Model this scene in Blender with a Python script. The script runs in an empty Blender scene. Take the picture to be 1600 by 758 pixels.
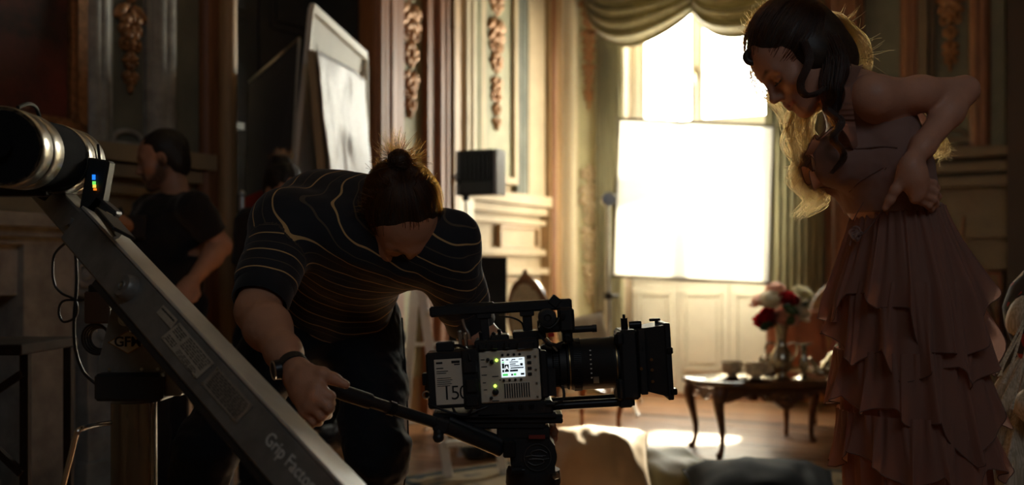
import bpy, bmesh, math, random
import numpy as np
from mathutils import Vector, Matrix, Euler
import openvdb

SC = bpy.context.scene
COL = SC.collection
random.seed(7)
RNG = np.random.default_rng(7)
F, HZ, CAMZ = 1715.0, 425.0, 1.0          # focal length in pixels, horizon row, camera height

# ------------------------------------------------------------------ camera, world, lights, exposure
cam = bpy.data.objects.new('camera', bpy.data.cameras.new('camera'))
COL.objects.link(cam)
cam.location = (0, 0, CAMZ)
cam.rotation_euler = (math.pi / 2, 0, 0)
cam.data.sensor_width = 36.0
cam.data.lens = 36.0 * F / 1600
cam.data.shift_y = (HZ - 379) / 1600
cam.data.dof.use_dof = True
cam.data.dof.focus_distance = 2.5
cam.data.dof.aperture_fstop = 2.3
cam.data.clip_start = 0.05
SC.camera = cam
SC.view_settings.view_transform = 'Standard'
SC.view_settings.look = 'None'
SC.view_settings.gamma = 1.0
SC.view_settings.use_curve_mapping = False
SC.view_settings.exposure = 0.12
SC.cycles.use_denoising = True
SC.cycles.max_bounces = 10
SC.cycles.diffuse_bounces = 4
SC.cycles.transparent_max_bounces = 12
SC.cycles.sample_clamp_indirect = 6.0
SC.cycles.caustics_reflective = False
SC.cycles.caustics_refractive = False

W = bpy.data.worlds.new('sky'); SC.world = W
W.use_nodes = True
bg = W.node_tree.nodes['Background']
bg.inputs[0].default_value = (1.0, 0.95, 0.82, 1)
bg.inputs[1].default_value = 45.0

# room corner (window wall meets side wall) and the two wall directions, metres
CX, CY = 0.477, 9.3
AL, NL = (-0.5, -0.866), (0.866, -0.5)     # side wall runs from the corner towards the viewer's left
AW, NW = (0.866, -0.5), (-0.5, -0.866)     # window wall
CEIL = 4.4

def lamp(name, kind, energy, loc, target=None, color=(1, 1, 1), **kw):
    l = bpy.data.lights.new(name, kind); l.energy = energy; l.color = color
    for k, v in kw.items(): setattr(l, k, v)
    o = bpy.data.objects.new(name, l); COL.objects.link(o); o.location = loc
    if target is not None:
        o.rotation_euler = (Vector(target) - Vector(loc)).to_track_quat('-Z', 'Y').to_euler()
    return o

# sunlight falling in over the diffusion frame
sd = Vector((-0.327, -0.966, -0.515))
lamp('sun', 'SUN', 45.0, (3, 16, 5), Vector((3, 16, 5)) + sd, (1.0, 0.85, 0.60), angle=math.radians(3))
# window portal: guides the sky light through the opening
wc = Vector((CX + AW[0] * 1.16 - NW[0] * 0.42, CY + AW[1] * 1.16 - NW[1] * 0.42, 1.9))
pl = lamp('window_portal', 'AREA', 1.0, wc, wc + Vector((NW[0], NW[1], 0)), shape='RECTANGLE', size=1.5, size_y=3.6)
pl.data.cycles.is_portal = True
# added fill, no real source: weak cool area lamp high behind the viewer
lamp('added_fill', 'AREA', 20.0, (1.2, -1.6, 3.9), (0.0, 4.0, 0.8), (0.80, 0.90, 1.0), shape='RECTANGLE', size=3.0, size_y=1.6)

# ------------------------------------------------------------------ helpers
def P(px, py, D):
    """photo point at a given real distance -> metres"""
    return Vector(((px - 800) * D / F, D, CAMZ + (HZ - py) * D / F))

def V(*a): return Vector(a)

ORG = {}
def org(o):
    return ORG.get(o.name, Vector((0, 0, 0))) if o is not None else Vector((0, 0, 0))

MATS = {}
def mat(name, col, rough=0.6, metal=0.0, var=0.0, vscale=8.0, bump=0.0, bscale=40.0, spec=0.5, trans=0.0,
        col2=None, stretch=(1, 1, 1), sheen=0.0, emit=None, estr=0.0, sss=0.0, alpha=1.0, coat=0.0):
    if name in MATS: return MATS[name]
    m = bpy.data.materials.new(name); m.use_nodes = True; MATS[name] = m
    nt = m.node_tree; N = nt.nodes; L = nt.links
    b = N['Principled BSDF']
    b.inputs['Base Color'].default_value = (*col, 1)
    b.inputs['Roughness'].default_value = rough
    b.inputs['Metallic'].default_value = metal
    b.inputs['Specular IOR Level'].default_value = spec
    b.inputs['Sheen Weight'].default_value = sheen
    b.inputs['Coat Weight'].default_value = coat
    b.inputs['Alpha'].default_value = alpha
    if sss:
        b.inputs['Subsurface Weight'].default_value = sss
        b.inputs['Subsurface Radius'].default_value = (0.02, 0.008, 0.004)
        b.inputs['Subsurface Scale'].default_value = 0.6
    if emit:
        b.inputs['Emission Color'].default_value = (*emit, 1); b.inputs['Emission Strength'].default_value = estr
    tc = None
    if var or bump or col2:
        tc = N.new('ShaderNodeTexCoord'); mp = N.new('ShaderNodeMapping')
        mp.inputs['Scale'].default_value = stretch
        L.new(tc.outputs['Object'], mp.inputs['Vector'])
    if var or col2:
        nz = N.new('ShaderNodeTexNoise'); nz.inputs['Scale'].default_value = vscale
        nz.inputs['Detail'].default_value = 5; nz.inputs['Roughness'].default_value = 0.6
        L.new(mp.outputs[0], nz.inputs['Vector'])
        rp = N.new('ShaderNodeValToRGB'); L.new(nz.outputs['Fac'], rp.inputs[0])
        c2 = col2 or tuple(max(0, c * (1 - var)) for c in col)
        c1 = col if col2 else tuple(min(1, c * (1 + var)) for c in col)
        rp.color_ramp.elements[0].position = 0.35; rp.color_ramp.elements[1].position = 0.65
        rp.color_ramp.elements[0].color = (*c2, 1); rp.color_ramp.elements[1].color = (*c1, 1)
        L.new(rp.outputs[0], b.inputs['Base Color'])
    if bump:
        n2 = N.new('ShaderNodeTexNoise'); n2.inputs['Scale'].default_value = bscale; n2.inputs['Detail'].default_value = 4
        L.new(mp.outputs[0], n2.inputs['Vector'])
        bp = N.new('ShaderNodeBump'); bp.inputs['Strength'].default_value = bump; bp.inputs['Distance'].default_value = 0.01
        L.new(n2.outputs['Fac'], bp.inputs['Height']); L.new(bp.outputs[0], b.inputs['Normal'])
    if trans:
        out = N['Material Output']; tr = N.new('ShaderNodeBsdfTranslucent'); mx = N.new('ShaderNodeMixShader')
        if var or col2: L.new(rp.outputs[0], tr.inputs[0])
        else: tr.inputs[0].default_value = (*col, 1)
        mx.inputs[0].default_value = trans
        L.new(b.outputs[0], mx.inputs[1]); L.new(tr.outputs[0], mx.inputs[2]); L.new(mx.outputs[0], out.inputs[0])
    return m

def glass_mat():
    if 'window_glass' in MATS: return MATS['window_glass']
    m = bpy.data.materials.new('window_glass'); m.use_nodes = True; MATS['window_glass'] = m
    nt = m.node_tree; N = nt.nodes; L = nt.links; N.remove(N['Principled BSDF'])
    t = N.new('ShaderNodeBsdfTransparent'); t.inputs[0].default_value = (0.97, 0.98, 0.97, 1)
    g = N.new('ShaderNodeBsdfGlossy'); g.inputs['Roughness'].default_value = 0.02
    mx = N.new('ShaderNodeMixShader'); mx.inputs[0].default_value = 0.05
    L.new(t.outputs[0], mx.inputs[1]); L.new(g.outputs[0], mx.inputs[2]); L.new(mx.outputs[0], N['Material Output'].inputs[0])
    return m

def tag(o, label=None, cat=None, group=None, kind=None):
    if label: o['label'] = label
    if cat: o['category'] = cat
    if group: o['group'] = group
    if kind: o['kind'] = kind
    return o

def thing(name, label, cat, loc=(0, 0, 0), group=None):
    o = bpy.data.objects.new(name, None); COL.objects.link(o)
    o.empty_display_size = 0.05; o.location = loc; ORG[o.name] = Vector(loc)
    return tag(o, label, cat, group)

def link_mesh(name, me, material, parent=None, base=None, smooth=True, sharp=40):
    """verts of me are in build coordinates; move the origin to the parent's, or to the base of the shape"""
    if isinstance(me, bpy.types.Curves):
        me.name = name; me.materials.append(material)
        o = bpy.data.objects.new(name, me); COL.objects.link(o); w = org(parent); o.parent = parent
        a = me.attributes['position'].data; co = np.empty(len(a) * 3, np.float32); a.foreach_get('vector', co)
        a.foreach_set('vector', (co.reshape(-1, 3) - np.array(w, np.float32)).ravel()); ORG[o.name] = w; return o
    if smooth and len(me.polygons):
        me.polygons.foreach_set('use_smooth', np.ones(len(me.polygons), dtype=bool))
        if sharp and sharp < 180: me.set_sharp_from_angle(angle=math.radians(sharp))
    if isinstance(material, (list, tuple)):
        for m in material: me.materials.append(m)
    elif material: me.materials.append(material)
    o = bpy.data.objects.new(name, me); COL.objects.link(o)
    n = len(me.vertices)
    co = np.empty(n * 3, np.float32); me.vertices.foreach_get('co', co); co = co.reshape(-1, 3)
    if parent is not None: w = org(parent)
    else:
        w = Vector((*(0.5 * (co[:, :2].min(0) + co[:, :2].max(0))), co[:, 2].min())) if base is None else Vector(base)
        o.location = w
    co = co - np.array(w, np.float32)
    me.vertices.foreach_set('co', co.ravel()); me.update()
    if parent is not None: o.parent = parent
    ORG[o.name] = w
    return o

def basis(d):
    d = Vector(d).normalized()
    a = Vector((0, 0, 1)) if abs(d.z) < 0.95 else Vector((1, 0, 0))
    u = d.cross(a).normalized(); return u, d.cross(u).normalized(), d

class MB:
    def __init__(s): s.v = []; s.f = []; s.mi = []; s.m = 0
    def add(s, vs, fs):
        k = len(s.v); s.v.extend([tuple(v) for v in vs]); s.f.extend([tuple(i + k for i in f) for f in fs]); s.mi.extend([s.m] * len(fs)); return s
    def box(s, c, h, rot=None, ch=0.0):
        """centre, half sizes, optional 3x3 rotation, chamfer"""
        c = Vector(c); R = rot if rot is not None else Matrix.Identity(3)
        hx, hy, hz = h
        if ch <= 0:
            vs = [(x * hx, y * hy, z * hz) for z in (-1, 1) for y in (-1, 1) for x in (-1, 1)]
            fs = [(0, 2, 3, 1), (4, 5, 7, 6), (0, 1, 5, 4), (2, 6, 7, 3), (0, 4, 6, 2), (1, 3, 7, 5)]
        else:
            vs = []; idx = {}
            for z in (-1, 1):
                for y in (-1, 1):
                    for x in (-1, 1):
                        for a in range(3):
                            p = [x * (hx - ch), y * (hy - ch), z * (hz - ch)]
                            p[a] = (x, y, z)[a] * h[a]
                            idx[(x, y, z, a)] = len(vs); vs.append(tuple(p))
            fs = []
            for a in range(3):
                b, c2 = (a + 1) % 3, (a + 2) % 3
                for sg in (-1, 1):
                    q = []
                    for (i, j) in ((-1, -1), (1, -1), (1, 1), (-1, 1)):
                        t = [0, 0, 0]; t[a] = sg; t[b] = i; t[c2] = j; q.append(idx[(*t, a)])
                    fs.append(tuple(q if sg > 0 else q[::-1]))
                for i in (-1, 1):
                    for j in (-1, 1):
                        t0 = [0, 0, 0]; t1 = [0, 0, 0]
                        t0[a] = -1; t1[a] = 1
                        for t in (t0, t1): t[b] = i; t[c2] = j
                        q = [idx[(*t0, b)], idx[(*t1, b)], idx[(*t1, c2)], idx[(*t0, c2)]]
                        fs.append(tuple(q if i * j > 0 else q[::-1]))
            for x in (-1, 1):
                for y in (-1, 1):
                    for z in (-1, 1):
                        q = [idx[(x, y, z, a)] for a in range(3)]
                        fs.append(tuple(q if x * y * z > 0 else q[::-1]))
        return s.add([c + R @ Vector(v) for v in vs], fs)
    def seg(s, a, b, w, h, up=(0, 0, 1), ch=0.0):
        """rectangular bar from a to b, width w (sideways), height h (along up)"""
        a, b = Vector(a), Vector(b); d = (b - a); L = d.length; d.normalize()
        u = Vector(up); u = (u - d * u.dot(d)).normalized(); r = d.cross(u)
        R = Matrix((d, r, u)).transposed()
        return s.box((a + b) / 2, (L / 2, w / 2, h / 2), R, ch)
    def tube(s, pts, r, n=10, cap=True, flat=1.0):
        pts = [Vector(p) for p in pts]; k = len(pts)
        rs = list(r) if isinstance(r, (list, tuple, np.ndarray)) else [r] * k
        vs = []; u = None
        for i, p in enumerate(pts):
            d = (pts[min(i + 1, k - 1)] - pts[max(i - 1, 0)]).normalized()
            if u is None: u, _, _ = basis(d)
            u = (u - d * u.dot(d)).normalized(); w = d.cross(u)
            for j in range(n):
                t = 2 * math.pi * j / n
                vs.append(p + (u * math.cos(t) + w * math.sin(t) * flat) * rs[i])
        fs = [(i * n + j, i * n + (j + 1) % n, (i + 1) * n + (j + 1) % n, (i + 1) * n + j) for i in range(k - 1) for j in range(n)]
        if cap: fs += [tuple(range(n - 1, -1, -1)), tuple((k - 1) * n + j for j in range(n))]
        return s.add(vs, fs)
    def cyl(s, a, b, r, r2=None, n=20): return s.tube([a, b], [r, r if r2 is None else r2], n)
    def lathe(s, c, prof, axis=(0, 0, 1), n=28, close=True):
        """prof: list of (radius, height along axis)"""
        c = Vector(c); u, w, d = basis(axis); vs = []; k = len(prof)
        for (r, h) in prof:
            for j in range(n):
                t = 2 * math.pi * j / n; vs.append(c + d * h + (u * math.cos(t) + w * math.sin(t)) * max(r, 1e-4))
        fs = [(i * n + j, i * n + (j + 1) % n, (i + 1) * n + (j + 1) % n, (i + 1) * n + j) for i in range(k - 1) for j in range(n)]
        if close: fs += [tuple(range(n - 1, -1, -1)), tuple((k - 1) * n + j for j in range(n))]
        return s.add(vs, fs)
    def ell(s, c, r, rot=None, nu=12, nv=8):
        c = Vector(c); R = rot if rot is not None else Matrix.Identity(3)
        vs = [c + R @ Vector((0, 0, -r[2]))]
        for i in range(1, nv):
            a = -math.pi / 2 + math.pi * i / nv
            for j in range(nu):
                t = 2 * math.pi * j / nu
                vs.append(c + R @ Vector((r[0] * math.cos(a) * math.cos(t), r[1] * math.cos(a) * math.sin(t), r[2] * math.sin(a))))
        vs.append(c + R @ Vector((0, 0, r[2])))
        fs = [(0, 1 + (j + 1) % nu, 1 + j) for j in range(nu)]
        for i in range(nv - 2):
            for j in range(nu):
                a = 1 + i * nu; fs.append((a + j, a + (j + 1) % nu, a + nu + (j + 1) % nu, a + nu + j))
        a = 1 + (nv - 2) * nu; fs += [(a + j, a + (j + 1) % nu, len(vs) - 1) for j in range(nu)]
        return s.add(vs, fs)
    def prism(s, poly, d):
        """poly: list of 3d points (planar), extruded by vector d"""
        poly = [Vector(p) for p in poly]; d = Vector(d); n = len(poly)
        nrm = Vector((0, 0, 0))
        for i in range(n): nrm += (poly[i] - poly[0]).cross(poly[(i + 1) % n] - poly[0])
        if nrm.dot(d) > 0: poly = poly[::-1]
        return s.add(poly + [p + d for p in poly],
                     [tuple(range(n)), tuple(range(2 * n - 1, n - 1, -1))] + [(i, i + n, (i + 1) % n + n, (i + 1) % n) for i in range(n)])
    def grid(s, fn, nu, nv, closed_u=False):
        vs = [fn(i / (nu if closed_u else nu - 1), j / (nv - 1)) for j in range(nv) for i in range(nu)]
        m = nu if closed_u else nu - 1
        return s.add(vs, [(j * nu + i, j * nu + (i + 1) % nu, (j + 1) * nu + (i + 1) % nu, (j + 1) * nu + i) for j in range(nv - 1) for i in range(m)])
    def torus(s, c, axis, R, r, n=28, k=8, a0=0, a1=2 * math.pi):
        u, w, d = basis(axis); c = Vector(c)
        full = abs(a1 - a0 - 2 * math.pi) < 1e-4
        pts = [c + (u * math.cos(a0 + (a1 - a0) * i / n) + w * math.sin(a0 + (a1 - a0) * i / n)) * R for i in range(n + (0 if full else 1))]
        if not full: return s.tube(pts, r, k)
        vs = []
        for i, p in enumerate(pts):
            o = (p - c).normalized()
            for j in range(k):
                t = 2 * math.pi * j / k; vs.append(p + (o * math.cos(t) + d * math.sin(t)) * r)
        return s.add(vs, [(i * k + j, i * k + (j + 1) % k, ((i + 1) % n) * k + (j + 1) % k, ((i + 1) % n) * k + j) for i in range(n) for j in range(k)])
    def mesh(s, name):
        me = bpy.data.meshes.new(name); me.from_pydata(s.v, [], s.f)
        if any(s.mi): me.polygons.foreach_set('material_index', s.mi)
        me.update(); return me
    def build(s, name, material, parent=None, base=None, smooth=True, sharp=40, solid=0.0, sub=0):
        o = link_mesh(name, s.mesh(name), material, parent, base, smooth, sharp)
        if solid:
            md = o.modifiers.new('thickness', 'SOLIDIFY'); md.thickness = solid; md.offset = 0
        if sub:
            md = o.modifiers.new('smooth', 'SUBSURF'); md.levels = sub; md.render_levels = sub
        return o

def kids(o): return [c for c in COL.objects if c.parent is o]
def dup(o, parent=None):
    c = o.copy(); COL.objects.link(c)
    if parent is not None: c.parent = parent
    ORG[c.name] = org(o)
    for k in list(o.children): dup(k, c)
    return c

def rotz(a): return Matrix.Rotation(a, 3, 'Z')
def rot_to(x=None, z=None):
    """3x3 whose local x (or z) axis points along the given vector"""
    if z is not None:
        u, w, d = basis(z); return Matrix((u, w, d)).transposed()
    u, w, d = basis(x); return Matrix((d, u, w)).transposed()

# smooth value noise in numpy, for folds and skin
_NT = np.random.default_rng(3).random((32, 32, 32)).astype(np.float32) * 2 - 1
def vnoise(p):
    p = np.asarray(p, np.float32); i = np.floor(p).astype(int); f = p - i; f = f * f * (3 - 2 * f); i &= 31; j = (i + 1) & 31
    g = lambda a, b, c: _NT[a, b, c]
    x0, y0, z0, x1, y1, z1 = i[..., 0], i[..., 1], i[..., 2], j[..., 0], j[..., 1], j[..., 2]
    fx, fy, fz = f[..., 0], f[..., 1], f[..., 2]
    a = g(x0, y0, z0) * (1 - fx) + g(x1, y0, z0) * fx; b = g(x0, y1, z0) * (1 - fx) + g(x1, y1, z0) * fx
    c = g(x0, y0, z1) * (1 - fx) + g(x1, y0, z1) * fx; d = g(x0, y1, z1) * (1 - fx) + g(x1, y1, z1) * fx
    return (a * (1 - fy) + b * fy) * (1 - fz) + (c * (1 - fy) + d * fy) * fz

# solid modelling on a distance field: smooth unions and cuts, meshed as one continuous skin
class Vol:
    BIG = 0.06
    def __init__(s, lo, hi, h):
        s.lo = np.array(lo, np.float32); s.h = h
        s.n = np.ceil((np.array(hi) - s.lo) / h).astype(int) + 1
        s.d = np.full(s.n, s.BIG, np.float32)
    def _sub(s, lo, hi, pad):
        a = np.clip(np.floor((np.array(lo) - pad - s.lo) / s.h).astype(int), 0, s.n - 1)
        b = np.clip(np.ceil((np.array(hi) + pad - s.lo) / s.h).astype(int) + 1, 1, s.n)
        b = np.maximum(b, a + 1)
        ax = [s.lo[i] + s.h * np.arange(a[i], b[i], dtype=np.float32) for i in range(3)]
        X, Y, Z = np.meshgrid(*ax, indexing='ij', sparse=True)
        return (slice(a[0], b[0]), slice(a[1], b[1]), slice(a[2], b[2])), X, Y, Z
    def _put(s, sl, e, k, op):
        d = s.d[sl]
        if op == 'add':
            if k > 0:
                h = np.maximum(k - np.abs(d - e), 0) / k; s.d[sl] = np.minimum(d, e) - h * h * k * 0.25
            else: s.d[sl] = np.minimum(d, e)
        else:
            e = -e
            if k > 0:
                h = np.maximum(k - np.abs(d - e), 0) / k; s.d[sl] = np.maximum(d, e) + h * h * k * 0.25
            else: s.d[sl] = np.maximum(d, e)
        return s
    def cone(s, a, b, ra, rb=None, k=0.02, op='add', flat=None, fdir=None):
        rb = ra if rb is None else rb
        a, b = np.array(a, np.float32), np.array(b, np.float32); R = max(ra, rb)
        sl, X, Y, Z = s._sub(np.minimum(a, b) - R, np.maximum(a, b) + R, s.BIG)
        ba = b - a; L2 = max(float(ba @ ba), 1e-9)
        px, py, pz = X - a[0], Y - a[1], Z - a[2]
        t = np.clip((px * ba[0] + py * ba[1] + pz * ba[2]) / L2, 0, 1)
        qx, qy, qz = px - t * ba[0], py - t * ba[1], pz - t * ba[2]
        if flat:
            fd = np.array(Vector(fdir).normalized(), np.float32); q = qx * fd[0] + qy * fd[1] + qz * fd[2]
            e = (1 / flat - 1) * q; qx, qy, qz = qx + e * fd[0], qy + e * fd[1], qz + e * fd[2]
        return s._put(sl, np.sqrt(qx * qx + qy * qy + qz * qz) - (ra + (rb - ra) * t), k, op)
    def chain(s, pts, rs, k=0.02, op='add', flat=None, fdir=None):
        for i in range(len(pts) - 1): s.cone(pts[i], pts[i + 1], rs[i], rs[i + 1], k, op, flat, fdir)
        return s
    def ell(s, c, r, rot=None, k=0.02, op='add'):
        c = np.array(c, np.float32); R = max(r); sl, X, Y, Z = s._sub(c - R, c + R, s.BIG)
        px, py, pz = X - c[0], Y - c[1], Z - c[2]
        if rot is not None:
            M = np.array(rot, np.float32)
            px, py, pz = (M[0, 0] * px + M[1, 0] * py + M[2, 0] * pz, M[0, 1] * px + M[1, 1] * py + M[2, 1] * pz, M[0, 2] * px + M[1, 2] * py + M[2, 2] * pz)
        k0 = np.sqrt((px / r[0]) ** 2 + (py / r[1]) ** 2 + (pz / r[2]) ** 2)
        k1 = np.sqrt((px / r[0] ** 2) ** 2 + (py / r[1] ** 2) ** 2 + (pz / r[2] ** 2) ** 2) + 1e-9
        return s._put(sl, k0 * (k0 - 1) / k1, k, op)
    def half(s, c, nrm, lo, hi, k=0.0):
        """cut away what lies on the nrm side of the plane, inside the box lo..hi"""
        sl, X, Y, Z = s._sub(lo, hi, 0); n = Vector(nrm).normalized()
        e = -((X - c[0]) * n.x + (Y - c[1]) * n.y + (Z - c[2]) * n.z)
        return s._put(sl, e, k, 'cut')
    def mesh(s, name, disp=None, smooth=0):
        d = np.ascontiguousarray(np.clip(s.d, -s.BIG, s.BIG))
        for _ in range(smooth):
            for ax in range(3):
                d = 0.25 * np.roll(d, 1, ax) + 0.5 * d + 0.25 * np.roll(d, -1, ax)
        g = openvdb.FloatGrid(s.BIG); g.copyFromArray(d, tolerance=0.0)
        p, t, q = g.convertToPolygons(isovalue=0.0, adaptivity=0.0)
        p = (p * s.h + s.lo).astype(np.float32); q = q[:, ::-1].astype(np.int32)
        me = bpy.data.meshes.new(name)
        me.vertices.add(len(p)); me.vertices.foreach_set('co', p.ravel())
        me.loops.add(q.size); me.loops.foreach_set('vertex_index', q.ravel())
        me.polygons.add(len(q)); me.polygons.foreach_set('loop_start', np.arange(0, q.size, 4, dtype=np.int32))
        me.update(calc_edges=True)
        if disp is not None:
            nr = np.empty(len(p) * 3, np.float32); me.vertices.foreach_get('normal', nr); nr = nr.reshape(-1, 3)
            me.vertices.foreach_set('co', (p + nr * disp(p, nr)[:, None]).astype(np.float32).ravel()); me.update()
        return me

def coords(me):
    co = np.empty(len(me.vertices) * 3, np.float32); me.vertices.foreach_get('co', co); return co.reshape(-1, 3)
def fattr(me, name, vals):
    a = me.attributes.new(name, 'FLOAT', 'POINT'); a.data.foreach_set('value', np.asarray(vals, np.float32))
def seg_dist(p, a, b):
    a, b = np.array(a, np.float32), np.array(b, np.float32); ba = b - a
    t = np.clip(((p - a) @ ba) / max(float(ba @ ba), 1e-9), 0, 1); return np.linalg.norm(p - a - t[:, None] * ba, axis=1), t
def poly_dist(p, pts):
    return np.min([seg_dist(p, pts[i], pts[i + 1])[0] for i in range(len(pts) - 1)], axis=0)

def bez(pts, n):
    """smooth curve through the points"""
    pts = [Vector(p) for p in pts]; out = []
    k = len(pts)
    for i in range(n):
        t = i / (n - 1) * (k - 1); j = min(int(t), k - 2); f = t - j
        p0, p1, p2, p3 = pts[max(j - 1, 0)], pts[j], pts[j + 1], pts[min(j + 2, k - 1)]
        out.append(0.5 * ((2 * p1) + (p2 - p0) * f + (2 * p0 - 5 * p1 + 4 * p2 - p3) * f * f + (3 * p1 - p0 - 3 * p2 + p3) * f ** 3))
    return out

def strands(curves, r0, r1):
    """hair curves: array (n, m, 3), thinning towards the tip"""
    c = np.asarray(curves, np.float32); n, m, _ = c.shape
    hc = bpy.data.hair_curves.new('strands'); hc.add_curves([m] * n)
    hc.attributes['position'].data.foreach_set('vector', c.ravel())
    rr = np.tile((r0 + (r1 - r0) * np.linspace(0, 1, m) ** 2).astype(np.float32), n)
    (hc.attributes.get('radius') or hc.attributes.new('radius', 'FLOAT', 'POINT')).data.foreach_set('value', rr)
    return hc

def text_mesh(body, size, depth=0.0006, weight=0.0, align='CENTER', spacing=1.0):
    cu = bpy.data.curves.new('t', 'FONT'); cu.body = body; cu.size = size; cu.extrude = depth; cu.offset = weight
    cu.align_x = align; cu.align_y = 'CENTER'; cu.space_character = spacing; cu.resolution_u = 3
    o = bpy.data.objects.new('t', cu); COL.objects.link(o)
    dg = bpy.context.evaluated_depsgraph_get(); me = bpy.data.meshes.new_from_object(o.evaluated_get(dg))
    bpy.data.objects.remove(o); bpy.data.curves.remove(cu); me.materials.clear(); return me
def place_text(name, body, size, loc, xdir, up, material, parent, depth=0.0006, weight=0.0, align='CENTER', spacing=1.0):
    me = text_mesh(body, size, depth, weight, align, spacing)
    x = Vector(xdir).normalized(); y = Vector(up); y = (y - x * y.dot(x)).normalized(); z = x.cross(y)
    M = Matrix((x, y, z)).transposed().to_4x4(); M.translation = Vector(loc)
    me.transform(M); return link_mesh(name, me, material, parent, smooth=False)
# ------------------------------------------------------------------ colours of the room
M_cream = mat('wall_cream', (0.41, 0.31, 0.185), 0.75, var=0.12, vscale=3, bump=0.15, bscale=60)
M_cream_shaded = mat('wall_cream_shaded', (0.20, 0.145, 0.09), 0.7, var=0.15, vscale=3, bump=0.1, bscale=60)  # cream darkened: the window wall's shade is put into its colour
M_ivory = mat('wall_ivory', (0.55, 0.45, 0.29), 0.6, var=0.08, vscale=4, bump=0.1, bscale=60)
M_green = mat('panel_green', (0.27, 0.25, 0.145), 0.7, var=0.15, vscale=5, bump=0.1, bscale=50)
M_teal = mat('panel_grey_green', (0.17, 0.175, 0.135), 0.7, var=0.15, vscale=5)
M_brown = mat('trim_brown', (0.23, 0.095, 0.04), 0.5, var=0.25, vscale=5, stretch=(6, 6, 0.6), bump=0.1)
M_tan = mat('trim_tan', (0.40, 0.25, 0.12), 0.55, var=0.2, vscale=5, stretch=(6, 6, 0.6))
M_gilt = mat('carved_gilt', (0.36, 0.18, 0.075), 0.45, metal=0.25, var=0.35, vscale=30)
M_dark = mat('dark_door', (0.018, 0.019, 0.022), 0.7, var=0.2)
M_white = mat('white_paint', (0.74, 0.71, 0.62), 0.45, var=0.05, vscale=6, bump=0.05)
M_stone = mat('painted_stone', (0.34, 0.34, 0.31), 0.7, var=0.25, vscale=9, bump=0.2)
M_canvas = mat('dark_painting', (0.16, 0.035, 0.025), 0.55, col2=(0.03, 0.018, 0.016), vscale=3.5)
M_drape = mat('drape_green', (0.26, 0.235, 0.13), 0.85, var=0.25, vscale=25, stretch=(1, 1, 0.15), trans=0.14, sheen=0.3)
M_swag = mat('swag_cloth', (0.27, 0.23, 0.12), 0.8, var=0.2, vscale=20, trans=0.16, sheen=0.4)

def wood_floor():
    m = bpy.data.materials.new('parquet'); m.use_nodes = True
    nt = m.node_tree; N = nt.nodes; L = nt.links; b = N['Principled BSDF']
    tc = N.new('ShaderNodeTexCoord'); mp = N.new('ShaderNodeMapping'); mp.inputs['Scale'].default_value = (1.5, 22, 22)
    L.new(tc.outputs['Object'], mp.inputs[0])
    oi = N.new('ShaderNodeObjectInfo'); ad = N.new('ShaderNodeVectorMath'); ad.operation = 'ADD'
    cb = N.new('ShaderNodeCombineXYZ'); ml = N.new('ShaderNodeMath'); ml.operation = 'MULTIPLY'; ml.inputs[1].default_value = 37
    L.new(oi.outputs['Random'], ml.inputs[0]); L.new(ml.outputs[0], cb.inputs[0]); L.new(ml.outputs[0], cb.inputs[2])
    L.new(mp.outputs[0], ad.inputs[0]); L.new(cb.outputs[0], ad.inputs[1])
    nz = N.new('ShaderNodeTexNoise'); nz.inputs['Scale'].default_value = 1.6; nz.inputs['Detail'].default_value = 6
    L.new(ad.outputs[0], nz.inputs['Vector'])
    rp = N.new('ShaderNodeValToRGB'); L.new(nz.outputs['Fac'], rp.inputs[0])
    rp.color_ramp.elements[0].position = 0.3; rp.color_ramp.elements[1].position = 0.7
    rp.color_ramp.elements[0].color = (0.17, 0.075, 0.03, 1); rp.color_ramp.elements[1].color = (0.36, 0.18, 0.08, 1)
    hs = N.new('ShaderNodeHueSaturation'); mr = N.new('ShaderNodeMapRange')
    mr.inputs['To Min'].default_value = 0.75; mr.inputs['To Max'].default_value = 1.2
    L.new(oi.outputs['Random'], mr.inputs[0]); L.new(mr.outputs[0], hs.inputs['Value']); L.new(rp.outputs[0], hs.inputs['Color'])
    L.new(hs.outputs[0], b.inputs['Base Color'])
    b.inputs['Roughness'].default_value = 0.27; b.inputs['Specular IOR Level'].default_value = 0.5
    r2 = N.new('ShaderNodeMapRange'); r2.inputs['To Min'].default_value = 0.2; r2.inputs['To Max'].default_value = 0.42
    L.new(nz.outputs['Fac'], r2.inputs[0]); L.new(r2.outputs[0], b.inputs['Roughness'])
    return m
M_floor = wood_floor()
M_inlay = mat('floor_inlay_dark', (0.05, 0.025, 0.015), 0.3)

# ------------------------------------------------------------------ wall frames (t along, n into the room, z up)
def wp(fr, t, n, z):
    a, nn = (AL, NL) if fr == 'L' else (AW, NW)
    return Vector((CX + a[0] * t + nn[0] * n, CY + a[1] * t + nn[1] * n, z))
def tpx(fr, px):
    a = AL if fr == 'L' else AW; r = (px - 800) / F
    return (r * CY - CX) / (a[0] - r * a[1])
def zpx(fr, px, py, n=0.0):
    p = wp(fr, tpx(fr, px), n, 0); return CAMZ + (HZ - py) * p.y / F
def wbox(mb, fr, t0, t1, n0, n1, z0, z1):
    q = [wp(fr, t, n, z0) for t, n in ((t0, n0), (t1, n0), (t1, n1), (t0, n1))]
    return mb.prism(q, (0, 0, z1 - z0))
def structure(name, mb, m, parent=None, **kw):
    o = mb.build(name, m, parent, **kw)
    if parent is None: o['kind'] = 'structure'
    return o

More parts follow.
